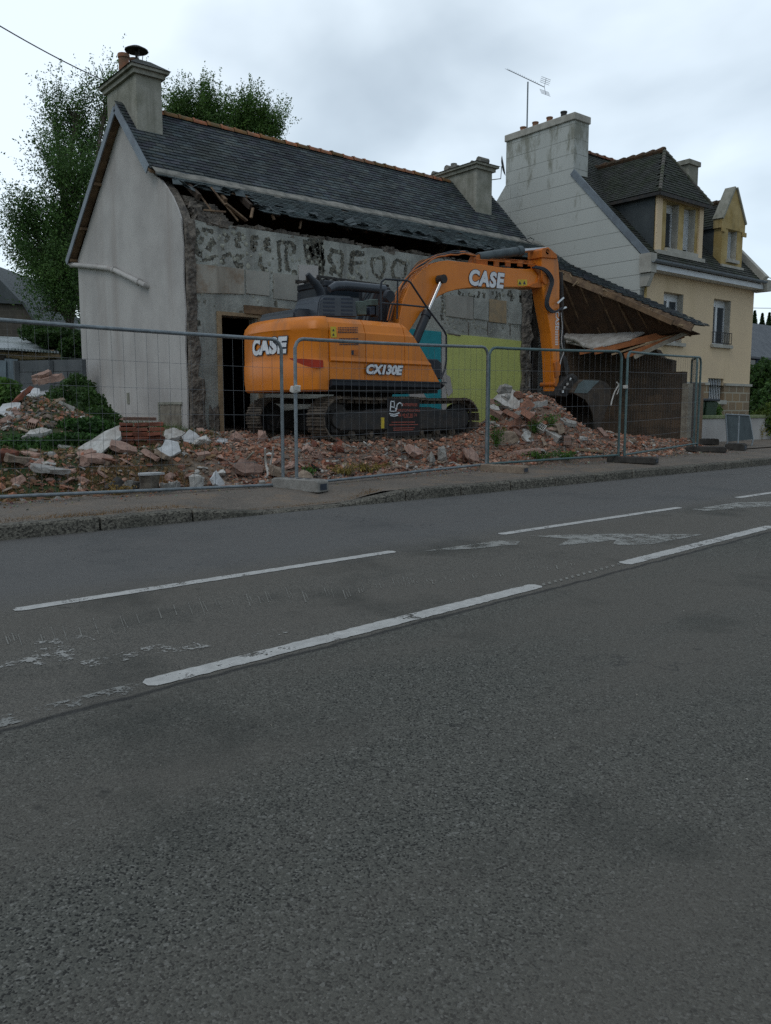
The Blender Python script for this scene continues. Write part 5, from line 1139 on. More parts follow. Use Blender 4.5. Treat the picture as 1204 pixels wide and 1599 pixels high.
# hoses over the boom
MAT['hosebrown'] = M('brown_hose', (.22, .10, .04), (.12, .06, .03), 6, .7)
for k in range(9):
    o = k*2.1-2; Y = 12.16+.045*k; j = lambda: rnd.uniform(-1, 1)
    P = [(606+o*.6,500),(612+o*.5+j(),478),(620+o*.4+j(),460+j()),(632+o*.2+j(),440-o*.3+j()),(648+j(),422-o*.4+j()),(666,410-o*.4+j()),(684,402-o*.3+j()),(704,397.5-o*.25+j()),(726,396.5-o*.2+j()),(742,400)]
    P = [aY(x, y, Y) for x, y in P]; Q = []
    for i in range(len(P)-1):
        for t in range(4):
            p0 = P[max(i-1,0)]; p1 = P[i]; p2 = P[i+1]; p3 = P[min(i+2,len(P)-1)]; u = t/4
            Q.append(.5*((2*p1)+(p2-p0)*u+(2*p0-5*p1+4*p2-p3)*u*u+(3*p1-p0-3*p2+p3)*u**3))
    Q.append(P[-1]); mb = MB(); mb.tube([q+Vector((0,0,.012*noise.noise(q*4+Vector((k*9,0,0)))*3)) for q in Q], .017 if k % 2 else .013, 6); mb.build('hydraulic_hose', (MAT['orangedirty'], MAT['hosebrown'], MAT['black'])[(k*2) % 3], bm_, smooth=True)
mb = MB()
for k in range(3):
    P = [aY(x, y-k*2.2, 12.2+.1*k) for x, y in ((742,405),(770,407),(800,410),(826,412),(838,414))]; mb.tube(P, .012, 6)
for x in (757, 775, 793, 812, 828): mb.beam(aY(x,416,12.3), aY(x,407,12.3), .03, .14)
mb.build('pipe_run', MAT['orangedirty'], bm_)
def sp(P, n=5):
    Q = []
    for i in range(len(P)-1):
        for t in range(n):
            p0 = P[max(i-1,0)]; p1 = P[i]; p2 = P[i+1]; p3 = P[min(i+2,len(P)-1)]; u = t/n
            Q.append(.5*((2*p1)+(p2-p0)*u+(2*p0-5*p1+4*p2-p3)*u*u+(3*p1-p0-3*p2+p3)*u**3))
    return Q+[P[-1]]
mb = MB()
for o in (0, 2.2, 4.4): mb.tube(sp([aY(x-o, y+o*.4, 12.04) for x, y in ((836,416),(850,419),(860,428),(864,440),(860,455),(856,470),(858,480),(866,486),(874,484),(880,480))]), .020, 7)
mb.build('arm_hoses', MAT['black'], ex, smooth=True)
mb = MB(); mb.tube([aY(870,474,12.05), aY(880,465,12.05)], .022, 6); mb.tube([aY(872,484,12.05), aY(884,480,12.05)], .022, 6); build_each(mb, 'hose_coupling', MAT['chrome'], ex)
# arm
AR = [(846,390),(850,387),(857,386.5),(862,390),(869.5,397),(872.5,412),(874,440),(873.5,500),(874,545),(874,575),(872,612),(865.5,613),(863.7,560),(860,520),(853.5,484),(848,452),(846,430)]
ar = plate(AR, 12.12, .32, MAT['orange'], 'arm', ex)
mb = MB(); mb.prism([aY(x, y, 12.08) for x, y in ((846,390),(849,387),(857,386),(863,391),(870,398),(871,404),(846,402))], (0,.40,0)); mb.build('arm_head', MAT['orangedirty'], ar, bev=.01)
for x, y, r_ in ((852,436,.10),(855,393,.06),(868,600,.05)): mb = MB(); p = aY(x, y, 12.08); mb.tube([p, p+Vector((0,.42,0))], r_, 14); mb.build('pivot_pin', MAT['orangedirty'], ar)
p = aY(869.5, 515, 12.117); text_mesh('CASE', .17, MAT['decalwhite'], 'lettering', ar, Matrix.Translation((p.x, 12.115, aY(869.5,500,12.1).z)) @ Matrix.Rotation(PI/2, 4, 'Y') @ Matrix.Rotation(PI/2, 4, 'X'), offset=.003, extrude=.001)
mb = MB()
for k in range(10): y = 514+k*2.6; mb.prism([aY(867,y,12.116), aY(871.5,y,12.116), aY(871.5,y+1.2,12.116), aY(867,y+1.2,12.116)], (0,.002,0))
mb.build('small_lettering', MAT['decalwhite'], ar)
mb = MB(); mb.tube([aY(875,425,12.3), aY(877,480,12.3)], .055, 10); mb.tube([aY(877,480,12.3), aY(880,560,12.3), aY(882,585,12.3)], .03, 8); bc = mb.build('bucket_cylinder', MAT['blacksteel'], ex, smooth=True)
mb = MB(); mb.tube(sp([aY(x, y, 12.1) for x, y in ((876,488),(878,510),(877,535),(880,550),(876,562),(874,575))]), .010, 5); mb.build('thin_hose', MAT['whitechunk'], ex)
plate([(866,566),(873,562),(876,570),(875,586),(869,590)], 12.06, .06, MAT['orangedirty'], 'arm_bracket', ar)
# coupler and bucket
mb = MB(); mb.prism([aY(x, y, 12.0) for x, y in ((871,618),(873,604),(884,590),(896,583),(902,588),(903,600),(896,610),(884,620))], (0,.5,0)); 
for x, y in ((880,612),(888,600),(897,590),(900,600),(884,606)): p = aY(x, y, 11.96); mb.tube([p, p+Vector((0,.06,0))], .045, 10)
mb.build('quick_coupler', MAT['blacksteel'], ex, bev=.012)
mb = MB(); mb.prism([aY(x, y, 12.1) for x, y in ((879,560),(884,556),(890,578),(884,588))], (0,.3,0)); mb.build('link', MAT['blacksteel'], ex)
mb = MB()
for x, y in ((882,606),(886,600),(891,592),(879,611)): p = aY(x, y, 11.95); mb.box((p.x-.03,11.95,p.z-.03), (p.x+.03,11.97,p.z+.03), jit=.01)
build_each(mb, 'worn_patch', MAT['chrome'], ex)
BK = [(894,613),(903,598),(912,592.5),(925,592),(938,593.5),(948,598),(953,606),(953.5,616),(951,630),(946,643),(941,655),(937,671)]
INN = [(929,671),(928,660),(926,648),(921,635),(914,624),(903,618)]
MAT['bucket'] = M('bucket_steel', (.085,.065,.048), (.05,.042,.035), 5, .7, metal=.3, bscale=30, bstr=.4)
MAT['bucketgrey'] = M('bucket_paint', (.13,.17,.175), (.09,.12,.12), 3, .55, bscale=30, bstr=.2)
Yn, Yf = 11.88, 12.82
mb = MB(); mb.prism([aY(x, y, Yn) for x, y in BK+INN], (0,.025,0))
d_ = Vector((0, Yf-Yn, 0)); P = [aY(x, y, Yn) for x, y in BK]; cen = aY(915, 650, Yn)
mb.prism([p+d_ for p in [aY(x, y, Yn) for x, y in BK+INN]], (0,-.025,0))
for i in range(len(P)-1):
    a, b = P[i], P[i+1]; ia, ib = a.lerp(cen, .06), b.lerp(cen, .06); e0 = Vector((0,.0255,0)); e1 = d_-Vector((0,.0255,0))
    mb.face([a+e0,b+e0,b+e1,a+e1]); mb.face([ia+e0,ia+e1,ib+e1,ib+e0])
bk = mb.build('bucket', MAT['bucket'], ex)
dec([(912,593.5),(936,594.5),(927,603),(917,614),(897,613.5),(904,599.5)], Yn-.012, MAT['bucketgrey'], 'bucket_side_plate', bk, .011)
for k in range(5):
    mb = MB(); y = Yn+.04+k*.21; a = aY(937,671,Yn); mb.prism([Vector((a.x-.05,y,a.z+.02)), Vector((a.x+.08,y,a.z+.03)), Vector((a.x-.04,y,a.z-.17))], (0,.07,0)); mb.build('tooth', MAT['bucket'], bk)
# ------------------------------------------------------------------ site fence
def fence(a, b, mat, label, zh=2.0, lean=0.0, name='mesh_fence', wires=True, ra=.024):
    a = Vector(a); b = Vector(b); d = b-a; L = Vector((d.x, d.y)).length; u = d/L; t = thing(name, label, 'fence', tuple(a), 'site fence panels along the pavement')
    up = Vector((0,0,1)); n_ = Vector((-u.y, u.x, 0)); zb = .10
    P = lambda s, z: a+u*s+up*z+n_*lean*z
    r_ = .12; top = [P(0,.0), P(0,zh-r_), P(.03,zh-.05), P(.08,zh-.012), P(r_+.02,zh)]+[P(L*k/8,zh-.012*math.sin(PI*k/8)) for k in range(1, 8)]+[P(L-r_-.02,zh), P(L-.08,zh-.012), P(L-.03,zh-.05), P(L,zh-r_), P(L,.0)]
    mb = MB(); mb.tube(top, ra, 8); mb.build('tube_frame', mat, t, smooth=True)
    mb = MB(); mb.tube([P(.02,zb), P(L-.02,zb)], .02, 8); mb.build('bottom_rail', mat, t, smooth=True)
    if wires:
        mb = MB(); n = int(L/.135)
        for i in range(1, n): s = L*i/n; w_ = rnd.uniform(-.006,.006); mb.tube([P(s,zb), P(s+w_,zh*.5), P(s,zh-.02)], .0021, 3, cap=False)
        for k in range(1, 6): z = zb+(zh-zb)*k/6.2; mb.tube([P(.01,z), P(L*.5,z-.005), P(L-.01,z)], .0024, 3, cap=False)
        mb.build('wire_mesh', MAT['wire'], t)
    return t
def zf(x, y): return rz(x, y)+.13
def FP(px, py, d): return aD(px, py, d)
f1a, f1b = Vector((2.08, 9.66, 0)), Vector((5.97, 9.44, 0)); f2a, f2b = Vector((6.08, 9.28, 0)), Vector((9.98, 9.56, 0)); f3a, f3b = Vector((10.08,9.62,0)), Vector((13.2,9.26,0)); f4a, f4b = Vector((13.36,9.24,0)), Vector((17.28,10.05,0)); f5b = Vector((20.05,11.95,0))
zz = {}
for v_, z_ in ((f1a,.465),(f1b,.41),(f2a,.42),(f2b,.51),(f3a,.51),(f3b,.565),(f4a,.565),(f4b,.655),(f5b,.80)): v_.z = z_
fence(f1a, f1b, MAT['galv'], 'galvanised mesh fence panel, leftmost, before the white gable')
P2 = fence(f2a, f2b, MAT['galv'], 'galvanised mesh fence panel in front of the excavator body and tracks')
fence(f3a, f3b, MAT['galvgreen'], 'greenish mesh fence panel in front of the tall rubble pile and bucket')
fence(f4a, f4b, MAT['galvgreen'], 'greenish mesh fence panel before the dark block wall, farthest along the road')
fence(f4b+Vector((.02,.10,0)), f4b+(f5b-f4b)*.86+Vector((0,0,.0)), MAT['galvgreen'], 'mesh fence panel turned back from the road at the right end of the fence')
def foot(c, L, ang, mat, label, h=.13, w=.23, name='ballast_block'):
    c = Vector(c); t = MB(); mt = Matrix.Translation(c) @ Matrix.Rotation(ang, 4, 'Z')
    # block with sloped ends and slots
    pr = [(-L/2,0),(L/2,0),(L/2,h*.85),(L/2-.05,h),(-L/2+.05,h),(-L/2,h*.85)]
    P = [mt @ Vector((x,-w/2,z)) for x, z in pr]; v = (mt.to_3x3() @ Vector((0,w,0))); t.prism(P, v); 
    o = t.build(name, mat, origin=tuple(c), bev=.012); tag(o, label, 'fence foot', 'ballast blocks of the site fence')
    t = MB(); 
    for s_ in (-1, 1): t.box((s_*(L/2+.002)-.003,-w*.28,.03), (s_*(L/2+.002)+.003,w*.28,h*.68), mat=mt)
    build_each(t, 'foot_slot', MAT['decaldark'], o)
    for x in (-.15, .0, .15):
        t = MB(); t.box((x-.03,-.035,h+.001), (x+.03,.035,h+.004), mat=mt); t.build('post_hole', MAT['decaldark'], o)
    return o
A8 = R(-74)
foot((6.02, 9.12, zf(6,9)-.03), .80, A8, MAT['concrete'], 'grey concrete foot under the first and second fence panels', .16)
foot((10.03, 9.22, zf(10,9.2)-.02), .80, A8, MAT['tan'], 'tan concrete foot before the track end of the excavator', .13)
foot((13.3, 9.02, zf(13.3,9)-.0), .90, A8, MAT['darkconc'], 'dark fence foot in front of the bucket', .12)
foot((17.3, 9.85, zf(17.3,9.9)), .85, R(-60), MAT['darkconc'], 'dark fence foot at the road corner of the last fence panel', .12)
foot((19.2, 11.05, zf(19.2,11)+.03), .8, R(-35), MAT['darkconc'], 'dark fence foot lying against the garden wall', .15)
# strap and cloth ties
mb = MB(); q = lambda x, y: aY(x, y, 9.36)
mb.tube(sp([q(963,597),(q(966,601)),q(960,612),q(956,624),q(954,633)]), .012, 5); mb.tube(sp([q(963,597),q(967,604),q(965,612),q(963,616)]), .010, 5)
o = mb.build('strap', MAT['cloth'], origin=tuple(q(963,597))); tag(o, 'white strap hanging on the fence mesh beside the bucket', 'strap')
mb = MB(); q0_ = aY(461, 608, 9.25); mt = Matrix.Translation(q0_)
mb.box((-.06,-.02,-.035), (.05,.03,.03), jit=.015, mat=mt); mb.box((-.02,-.03,-.02), (.07,.0,.045), jit=.015, mat=mt); o = mb.build('cloth_tie', MAT['cloth'], origin=tuple(q0_)); tag(o, 'pale cloth tie knotted round the left post of the second fence panel', 'tie')
mb = MB(); q0_ = aY(1003-26, 604, 9.22); mb.box((q0_.x-.03,9.19,q0_.z-.03), (q0_.x+.03,9.26,q0_.z+.03)); o = mb.build('fence_clip', MAT['cloth'], origin=tuple(q0_)); tag(o, 'small pale clip on the green fence post beside the strap', 'clip')
# contractor's banner
Ys = 9.50; s0, s1 = aY(605, 622, Ys), aY(655, 680, Ys)
sg = thing('banner', 'black contractor banner with red and white writing hung on the fence before the tracks', 'banner', ((s0.x+s1.x)/2, Ys, s1.z))
mb = MB(); mb.box((s0.x,Ys,s1.z), (s1.x,Ys+.006,s0.z)); mb.build('banner_sheet', M('banner_black', (.012,.010,.010), (.018,.013,.012), 4, .6, bstr=0), sg)
W = s1.x-s0.x; Hh = s0.z-s1.z
def st(txt, u_, v_, size, mat, sx=1): text_mesh(txt, size, MAT[mat], 'lettering', sg, Matrix.Translation((s0.x+W*u_, Ys-.002, s1.z+Hh*v_)) @ Matrix.Rotation(PI/2, 4, 'X'), offset=.0015, extrude=.0005, sx=sx)
st('ENTREPRISE', .68, .83, .058, 'redtext'); st('CHRISTOPHE LE GALL', .64, .68, .056, 'redtext', .85); st('06 49 67 80 74', .62, .555, .06, 'redtext')
mb = MB()
for v_, a_, b_, mt in ((.50,.5,.78,0),(.37,.12,.85,1),(.30,.05,.95,1),(.215,.17,.85,1),(.16,.17,.8,1)): mb.box((s0.x+W*a_,Ys-.003,s1.z+Hh*v_-.006), (s0.x+W*b_,Ys-.001,s1.z+Hh*v_+.006))
build_each(mb, 'small_writing', MAT['redtext'], sg)
mb = MB(); pt = lambda u_, v_: Vector((s0.x+W*u_, Ys-.004, s1.z+Hh*v_))
def ln(*p, r=.0075):
    for i in range(len(p)-1): mb.beam(pt(*p[i]), pt(*p[i+1]), .006, r*2)
ln((.08,.70),(.10,.92),(.2,.92),(.21,.76),(.25,.72),(.25,.66),(.08,.66),(.08,.70)); ln((.11,.78),(.22,.76)); ln((.27,.70),(.29,.84),(.37,.89),(.45,.84),(.43,.80)); ln((.05,.60),(.2,.575),(.36,.62)); ln((.08,.55),(.2,.53),(.32,.56)); mb.build('digger_emblem', MAT['decalwhite'], sg)
# folded barrier by the garden wall
br = thing('barrier', 'grey sheeted barrier standing on a dark foot by the garden wall', 'barrier', (18.9, 9.95, .6))
dB = 19.6; P = [aD(1133,647,dB+.5), aD(1170,649,dB+1.0), aD(1176,686,dB+1.0), aD(1136,690,dB+.5)]
mb = MB(); mb.prism(P, Vector((.02,.03,0))); mb.build('barrier_sheet', M('barrier_sheet', (.075,.095,.10), (.055,.07,.075), 3, .8, streak=6), br)
mb = MB(); mb.tube([P[0],P[1]], .02, 7); mb.tube([P[1],P[2],aD(1172,703,dB+.9)], .018, 7); mb.tube([P[0],P[3],aD(1131,700,dB+.4)], .018, 7); mb.tube([aD(1154,650,dB+.4), aD(1152,702,dB+.2)], .018, 7, (1,1,1)); mb.build('barrier_tube', MAT['galv'], br)
foot(aD(1149, 703, 19.3), .42, R(-75), MAT['darkconc'], 'dark rubber foot under the sheeted barrier', .16, .3)
# ------------------------------------------------------------------ rubble
def mesh_of(mb, name, mat, bev=0, smooth=False):
    o = mb.build(name, mat, bev=bev, smooth=smooth); me = o.data; bpy.data.objects.remove(o); return me
def slab_mesh(seed, th=.13, mat='pink'):
    r = random.Random(seed); n = r.randint(5, 8); P = []
    for i in range(n):
        a = 2*PI*(i+r.uniform(-.3,.3))/n; q = r.uniform(.32,.55); P.append((q*math.cos(a)*1.15, q*math.sin(a)*.85))
    bm = bmesh.new(); lo = [bm.verts.new((x*r.uniform(.85,1.05), y*r.uniform(.85,1.05), -th/2)) for x, y in P]; hi = [bm.verts.new((x*r.uniform(.9,1), y*r.uniform(.9,1), th/2+r.uniform(-.02,.03))) for x, y in P]
    bm.faces.new(lo[::-1]); bm.faces.new(hi)
    for i in range(n): bm.faces.new((lo[i], lo[(i+1)%n], hi[(i+1)%n], hi[i]))
    bmesh.ops.triangulate(bm, faces=bm.faces[:]); bmesh.ops.subdivide_edges(bm, edges=bm.edges[:], cuts=3, use_grid_fill=True)
    for v in bm.verts: v.co += noise.noise_vector(v.co*4+Vector((seed,0,0)))*.045+noise.noise_vector(v.co*14)*.014
    me = bpy.data.meshes.new('slab'); bm.to_mesh(me); bm.free(); me.materials.append(MAT[mat]); return me
def lump_mesh(seed, mat='tan', flat=.7):
    r = random.Random(seed); bm = bmesh.new()
    for i in range(14): 
        d = Vector((r.gauss(0,1), r.gauss(0,1), r.gauss(0,1))).normalized()*r.uniform(.38,.55); bm.verts.new((d.x, d.y*.85, d.z*flat))
    bmesh.ops.convex_hull(bm, input=bm.verts[:]); 
    for v in [v for v in bm.verts if not v.link_faces]: bm.verts.remove(v)
    bmesh.ops.subdivide_edges(bm, edges=bm.edges[:], cuts=2, use_grid_fill=True)
    for v in bm.verts: v.co += noise.noise_vector(v.co*4+Vector((seed,0,0)))*.07+noise.noise_vector(v.co*13)*.03
    me = bpy.data.meshes.new('lump'); bm.to_mesh(me); bm.free(); me.materials.append(MAT[mat]); return me
def hollow_brick(nu=4, nv=2, L=1.0, W=.45, H=.42, mat='pink'):
    mb = MB(); t = .035; x0, x1 = -L/2, L/2      # holes run along x, seen on the end; and a second kind shows them on the long side
    mb.box((x0,-W/2,-H/2), (x1,-W/2+t,H/2)); mb.box((x0,W/2-t,-H/2), (x1,W/2,H/2)); mb.box((x0,-W/2+t,-H/2), (x1,W/2-t,-H/2+t)); mb.box((x0,-W/2+t,H/2-t), (x1,W/2-t,H/2))
    for i in range(1, nu): y = -W/2+W*i/nu; mb.box((x0+.004,y-t*.4,-H/2+t), (x1-.004,y+t*.4,H/2-t))
    for j in range(1, nv): z = -H/2+H*j/nv; mb.box((x0+.006,-W/2+t,z-t*.4), (x1-.006,W/2-t,z+t*.4))
    mb.box((-.3*L,-W/2+t,-H/2+t), (.3*L,W/2-t,H/2-t)) if L > .5 else None
    return mesh_of(mb, 'hollow_brick', MAT[mat])
def place(name, me, loc, rot, sc, label, cat, group=None, mat=None):
    if mat and me.materials[0] != MAT[mat]:
        key = (me.name, mat)
        if key not in _mc: m2 = me.copy(); m2.materials.clear(); m2.materials.append(MAT[mat]); _mc[key] = m2
        me = _mc[key]
    o = bpy.data.objects.new(name, me); COL.objects.link(o); o.location = loc; o.rotation_euler = rot; o.scale = sc
    tag(o, label, cat, group); return o
_mc = {}
SL = [slab_mesh(s) for s in range(8)]; LU = [lump_mesh(s+50) for s in range(8)]; HB = hollow_brick(); HB2 = hollow_brick(6, 2, .22, 1.0, .32)
def up(px, py, dz=0): p = ground_at(px, py); p.z += dz; return p
# one by one, the pieces that can be told apart: px, py of the foot, kind, mesh, size, tilt (x,y,z degrees), material, label
one = [
 (228,698,'brick_stack',None,None,None,None,None),
 (273,690,'concrete_slab',SL[0],(.50,.36,.5),(20,-18,40),'plasterchunk','grey slab leaning to the right of the red brick stack'),
 (160,706,'concrete_slab',SL[1],(1.35,.5,.45),(8,-16,45),'plasterchunk','long pale grey slab sloping up towards the red brick stack'),
 (152,726,'terracotta_slab',SL[2],(.62,.42,.5),(25,0,30),'pink','pink slab lying below the long pale grey slab'),
 (196,712,'terracotta_slab',SL[3],(.5,.4,.5),(30,10,10),'pink','pink rounded slab just left of the red brick stack'),
 (302,694,'tile_piece',SL[4],(.26,.42,.3),(48,-10,-40),'whitechunk','oval white tile piece right of the gable corner'),
 (268,714,'board_piece',SL[5],(.36,.42,.25),(38,-20,15),'whitechunk','bluish white broken board below the gable hatch'),
 (262,698,'board_piece',SL[6],(.34,.16,.25),(20,20,50),'whitechunk','small white board piece touching the foot of the leaning grey slab'),
 (30,727,'plaster_slab',SL[7],(.75,.4,.6),(10,5,50),'tan','tan slab with crumbling end at the left edge of the rubble'),
 (10,724,'clay_lump',LU[0],(.42,.35,.35),(0,0,20),'redbrick','orange red clay lump at the far left edge'),
 (85,744,'plaster_slab',SL[1],(.95,.45,.5),(12,6,40),'plasterchunk','whitish lump of plaster lying in the brown straw at the left'),
 (342,764,'board_piece',SL[2],(.36,.40,.22),(62,0,35),'whitechunk','upright bluish white panel piece near the bottom rail of the first fence panel'),
 (310,766,'stone_block',LU[1],(.30,.25,.42),(0,0,20),'plasterchunk','pale square block left of the bluish panel piece'),
 (270,772,'kerb_piece',SL[3],(.62,.22,1.0),(0,0,45),'concrete','curved pale kerb piece lying before a patch of red crumbs'),
 (234,772,'tree_stump',None,None,None,None,None),
 (207,770,'stone_block',LU[2],(.34,.25,.36),(0,0,40),'concrete','grey block left of the dark stump'),
 (185,768,'stone_block',LU[3],(.26,.24,.34),(0,0,10),'darkconc','dark mossy stone left of the grey block'),
 (362,768,'hollow_brick',HB,(.30,.30,.30),(0,0,-40),'pink','hollow brick showing its holes right of the bluish panel piece'),
 (392,744,'terracotta_slab',SL[4],(.55,.42,.6),(42,0,20),'pink','large brownish pink slab left of the two fence posts'),
 (436,748,'plaster_slab',SL[5],(.55,.36,.8),(20,0,60),'tan','pale tan block behind the first fence post'),
 (255,718,'terracotta_slab',SL[6],(.4,.34,.4),(30,0,60),'tan','greyish slab between the red stack and the white board'),
 (240,722,'terracotta_slab',SL[0],(.42,.34,.4),(30,-10,80),'pink','rosy grey slab below the red brick stack'),
 (318,700,'stone_block',LU[4],(.46,.3,.34),(0,0,40),'plasterchunk','grey stone below the doorway sill'),
 (350,694,'tile_piece',SL[7],(.3,.2,.25),(30,0,20),'whitechunk','white chip before the dark doorway'),
 (372,692,'terracotta_slab',SL[2],(.4,.35,.4),(45,0,30),'pink','pink slab standing before the far track'),
 (412,690,'stone_block',LU[5],(.3,.3,.36),(0,0,30),'pink','pink rounded lump between the two tracks at the left'),
 (650,716,'terracotta_slab',SL[3],(.55,.42,.6),(40,0,30),'pink','pink slab before the middle of the near track'),
 (680,726,'stone_block',LU[6],(.34,.3,.42),(0,0,30),'concrete','grey stone block at the fence below the track end'),
 (692,722,'stone_block',LU[7],(.30,.26,.5),(0,10,60),'concrete','second grey stone touching the grey block below the track end'),
 (728,724,'terracotta_slab',SL[4],(.30,.26,.4),(60,0,30),'brick','orange brown tile piece left of the third fence post'),
 (740,724,'terracotta_slab',SL[5],(.50,.44,.4),(55,10,20),'pink','broad pink slab leaning beside the third fence post'),
 (642,732,'tile_piece',LU[2],(.16,.12,.12),(0,0,0),'whitechunk','small white stone at the bottom rail of the second fence panel'),
 (497,735,'slate_piece',SL[6],(.42,.30,.15),(35,0,50),'slate','dark slate piece leaning behind the second fence panel'),
 (476,752,'stone_block',LU[3],(.36,.3,.3),(0,0,0),'tan','tan lump just right of the second fence panel post'),
 (797,640,'concrete_slab',SL[0],(.50,.62,.7),(62,0,-30),'plasterchunk','big pale slab standing on top of the tall rubble pile'),
 (777,648,'terracotta_slab',SL[1],(.36,.50,.6),(66,0,-50),'pink','pink slab leaning on the left of the tall rubble pile'),
 (818,652,'hollow_brick',HB,(.52,.40,.42),(0,-48,-35),'brick','upright hollow brick with big holes high on the tall pile'),
 (803,662,'hollow_brick',HB2,(.5,.46,.5),(20,-30,-20),'brick','dark red hollow brick below the upright one'),
 (826,664,'hollow_brick',HB2,(.6,.50,.6),(25,-38,-30),'brick','hollow brick seen on its long side in the middle of the tall pile'),
 (843,638,'concrete_slab',SL[2],(.62,.22,.8),(0,-8,0),'plasterchunk','flat grey slab jutting right from the top of the tall pile'),
 (822,656,'concrete_slab',SL[3],(.62,.24,1.0),(25,-35,-10),'concrete','grey slab sloping down the middle of the tall pile'),
 (792,616,'stone_block',LU[0],(.36,.3,.35),(0,0,0),'concrete','dark grey lump at the very top of the tall pile'),
 (870,676,'hollow_brick',HB2,(.6,.52,.6),(0,-22,-25),'tan','mossy brown block tilted on the right flank of the tall pile'),
 (888,690,'hollow_brick',HB2,(.6,.78,.44),(4,2,-48),'pink','long hollow brick with a row of holes lying at the foot of the tall pile'),
 (872,664,'hollow_brick',HB2,(.5,.5,.3),(0,0,-30),'brick','red ribbed brick end behind the mossy brown block'),
 (796,696,'stone_block',LU[1],(.75,.45,.55),(0,0,0),'tan','large brown boulder of masonry low on the left of the tall pile'),
 (828,692,'concrete_slab',SL[4],(.34,.34,.4),(60,0,10),'plasterchunk','star shaped pale piece at the foot of the tall pile'),
 (815,688,'concrete_slab',SL[5],(.36,.28,.4),(50,20,10),'pink','pale pink piece left of the star shaped piece'),
 (853,698,'terracotta_slab',SL[6],(.3,.3,.35),(60,0,40),'tan','tan triangular piece right of the star shaped piece'),
 (918,708,'timber_piece',None,None,None,None,None),
 (944,684,'hollow_brick',HB2,(.5,.34,.4),(30,0,-20),'pink','lattice like broken hollow brick under the bucket tooth'),
 (890,668,'concrete_slab',SL[7],(.55,.34,.6),(25,10,-10),'concrete','grey slab right of the red ribbed brick end'),
 (912,690,'stone_block',LU[2],(.34,.26,.24),(0,0,0),'plasterchunk','pale lump right of the long hollow brick'),
 (820,712,'concrete_slab',SL[0],(.85,.22,.5),(5,-6,-30),'pink','long pink slab lying at the fence below the tall pile'),
 (845,716,'terracotta_slab',SL[1],(.5,.28,.5),(10,0,-20),'pink','pink slab touching the long one below the tall pile'),
 (980,690,'concrete_slab',SL[2],(.55,.24,.4),(5,0,-30),'tan','tan slab behind the fourth fence post'),
 (1010,688,'stone_block',LU[3],(.3,.26,.2),(0,0,0),'brick','orange lump before the dark block wall'),
 (52,622,'board_piece',SL[3],(.44,.34,.2),(35,10,-60),'whitechunk','white board on the heap at the left, left of two'),
 (80,618,'board_piece',SL[5],(.40,.30,.2),(30,-10,-30),'whitechunk','white board on the heap at the left, right of two'),
 (18,648,'board_piece',SL[6],(.36,.40,.2),(45,0,-50),'whitechunk','white board low on the left heap at the photo edge'),
 (76,602,'terracotta_slab',SL[7],(.62,.4,.8),(15,-10,-40),'pink','pinkish folded slab crowning the heap at the left'),
 (66,594,'terracotta_slab',SL[2],(.45,.3,.5),(25,-20,-30),'pink','pale pink slab on the very top of the heap at the left'),
 (36,630,'clay_lump',SL[4],(.42,.2,.5),(20,-40,-40),'redbrick','reddish bars of broken brick between the white boards of the left heap'),
 (60,686,'concrete_slab',SL[0],(.60,.26,.5),(8,-10,40),'plasterchunk','flat pale slab in the grass below the left heap'),
 (108,702,'board_piece',SL[1],(.42,.25,.3),(12,0,30),'plasterchunk','flat whitish piece at the grass edge left of the long slab'),
]
for (px, py, nm, me, sc, ro, mt, lab) in one:
    p = up(px, py)
    if nm == 'brick_stack':
        t = thing('brick_stack', 'stack of dark red bricks standing before the white gable', 'brick stack', tuple(p))
        for j in range(6):
            mb = MB(); off_ = rnd.uniform(-.02,.02)
            for i in range(3):
                x = -.30+i*.2; mt_ = Matrix.Translation(p+Vector((0,.15,-.04))) @ Matrix.Rotation(R(-20+rnd.uniform(-5,5)), 4, 'Z'); mb.box((x+off_+rnd.uniform(-.03,.01),-.17+rnd.uniform(-.03,.03),j*.066+rnd.uniform(0,.006)), (x+off_+.196+rnd.uniform(-.01,.015),.17,j*.066+.060+rnd.uniform(-.004,.004)), jit=.012, mat=mt_)
            mb.build('brick_course', MAT['redbrick'], t, bev=.006)
        mb = MB(); mt_ = Matrix.Translation(p+Vector((0,.15,.375))) @ Matrix.Rotation(R(-14), 4, 'Z'); mb.box((-.28,-.14,0), (.2,.16,.04), jit=.02, mat=mt_); mb.build('top_tile', MAT['pink'], t)
    elif nm == 'tree_stump':
        t = MB(); P = [p+Vector((0,0,h_)) for h_ in (-.05,.05,.15,.24)]; t.tube(P, [.15,.125,.115,.13], 11); o = t.build(nm, MAT['bark'], origin=tuple(p)); tag(o, 'short dark stump with a white flake on top beside the kerb piece', 'stump')
        t = MB(); t.prism([p+Vector((x,y,.245)) for x, y in ((-.16,-.06),(-.02,-.13),(.17,-.08),(.15,.06),(0,.1),(-.12,.06))], (0,0,.025)); o = t.build('tile_piece', MAT['whitechunk'], origin=tuple(p+Vector((0,0,.245)))); tag(o, 'flat white flake lying on top of the dark stump', 'fragment')
    elif nm == 'timber_piece':
        t = MB(); a, b = up(899,706,.05), up(939,710,.06); t.beam(a, b, .09, .05); o = t.build(nm, MAT['palewood'], origin=tuple(a), bev=.006); tag(o, 'long tan piece of timber lying behind the fence right of the tall pile', 'timber')
    else:
        s = Vector(sc); z = .10*(s.z if me not in LU else s.z*3)+ (.35*math.sin(abs(R(ro[0])))*s.y) + .25*abs(math.sin(R(ro[1])))*s.x
        place(nm, me, p+Vector((0,.06,z*.75)), tuple(R(q) for q in ro), sc, lab, {'hollow_brick':'brick'}.get(nm, 'rubble'), None, mt)
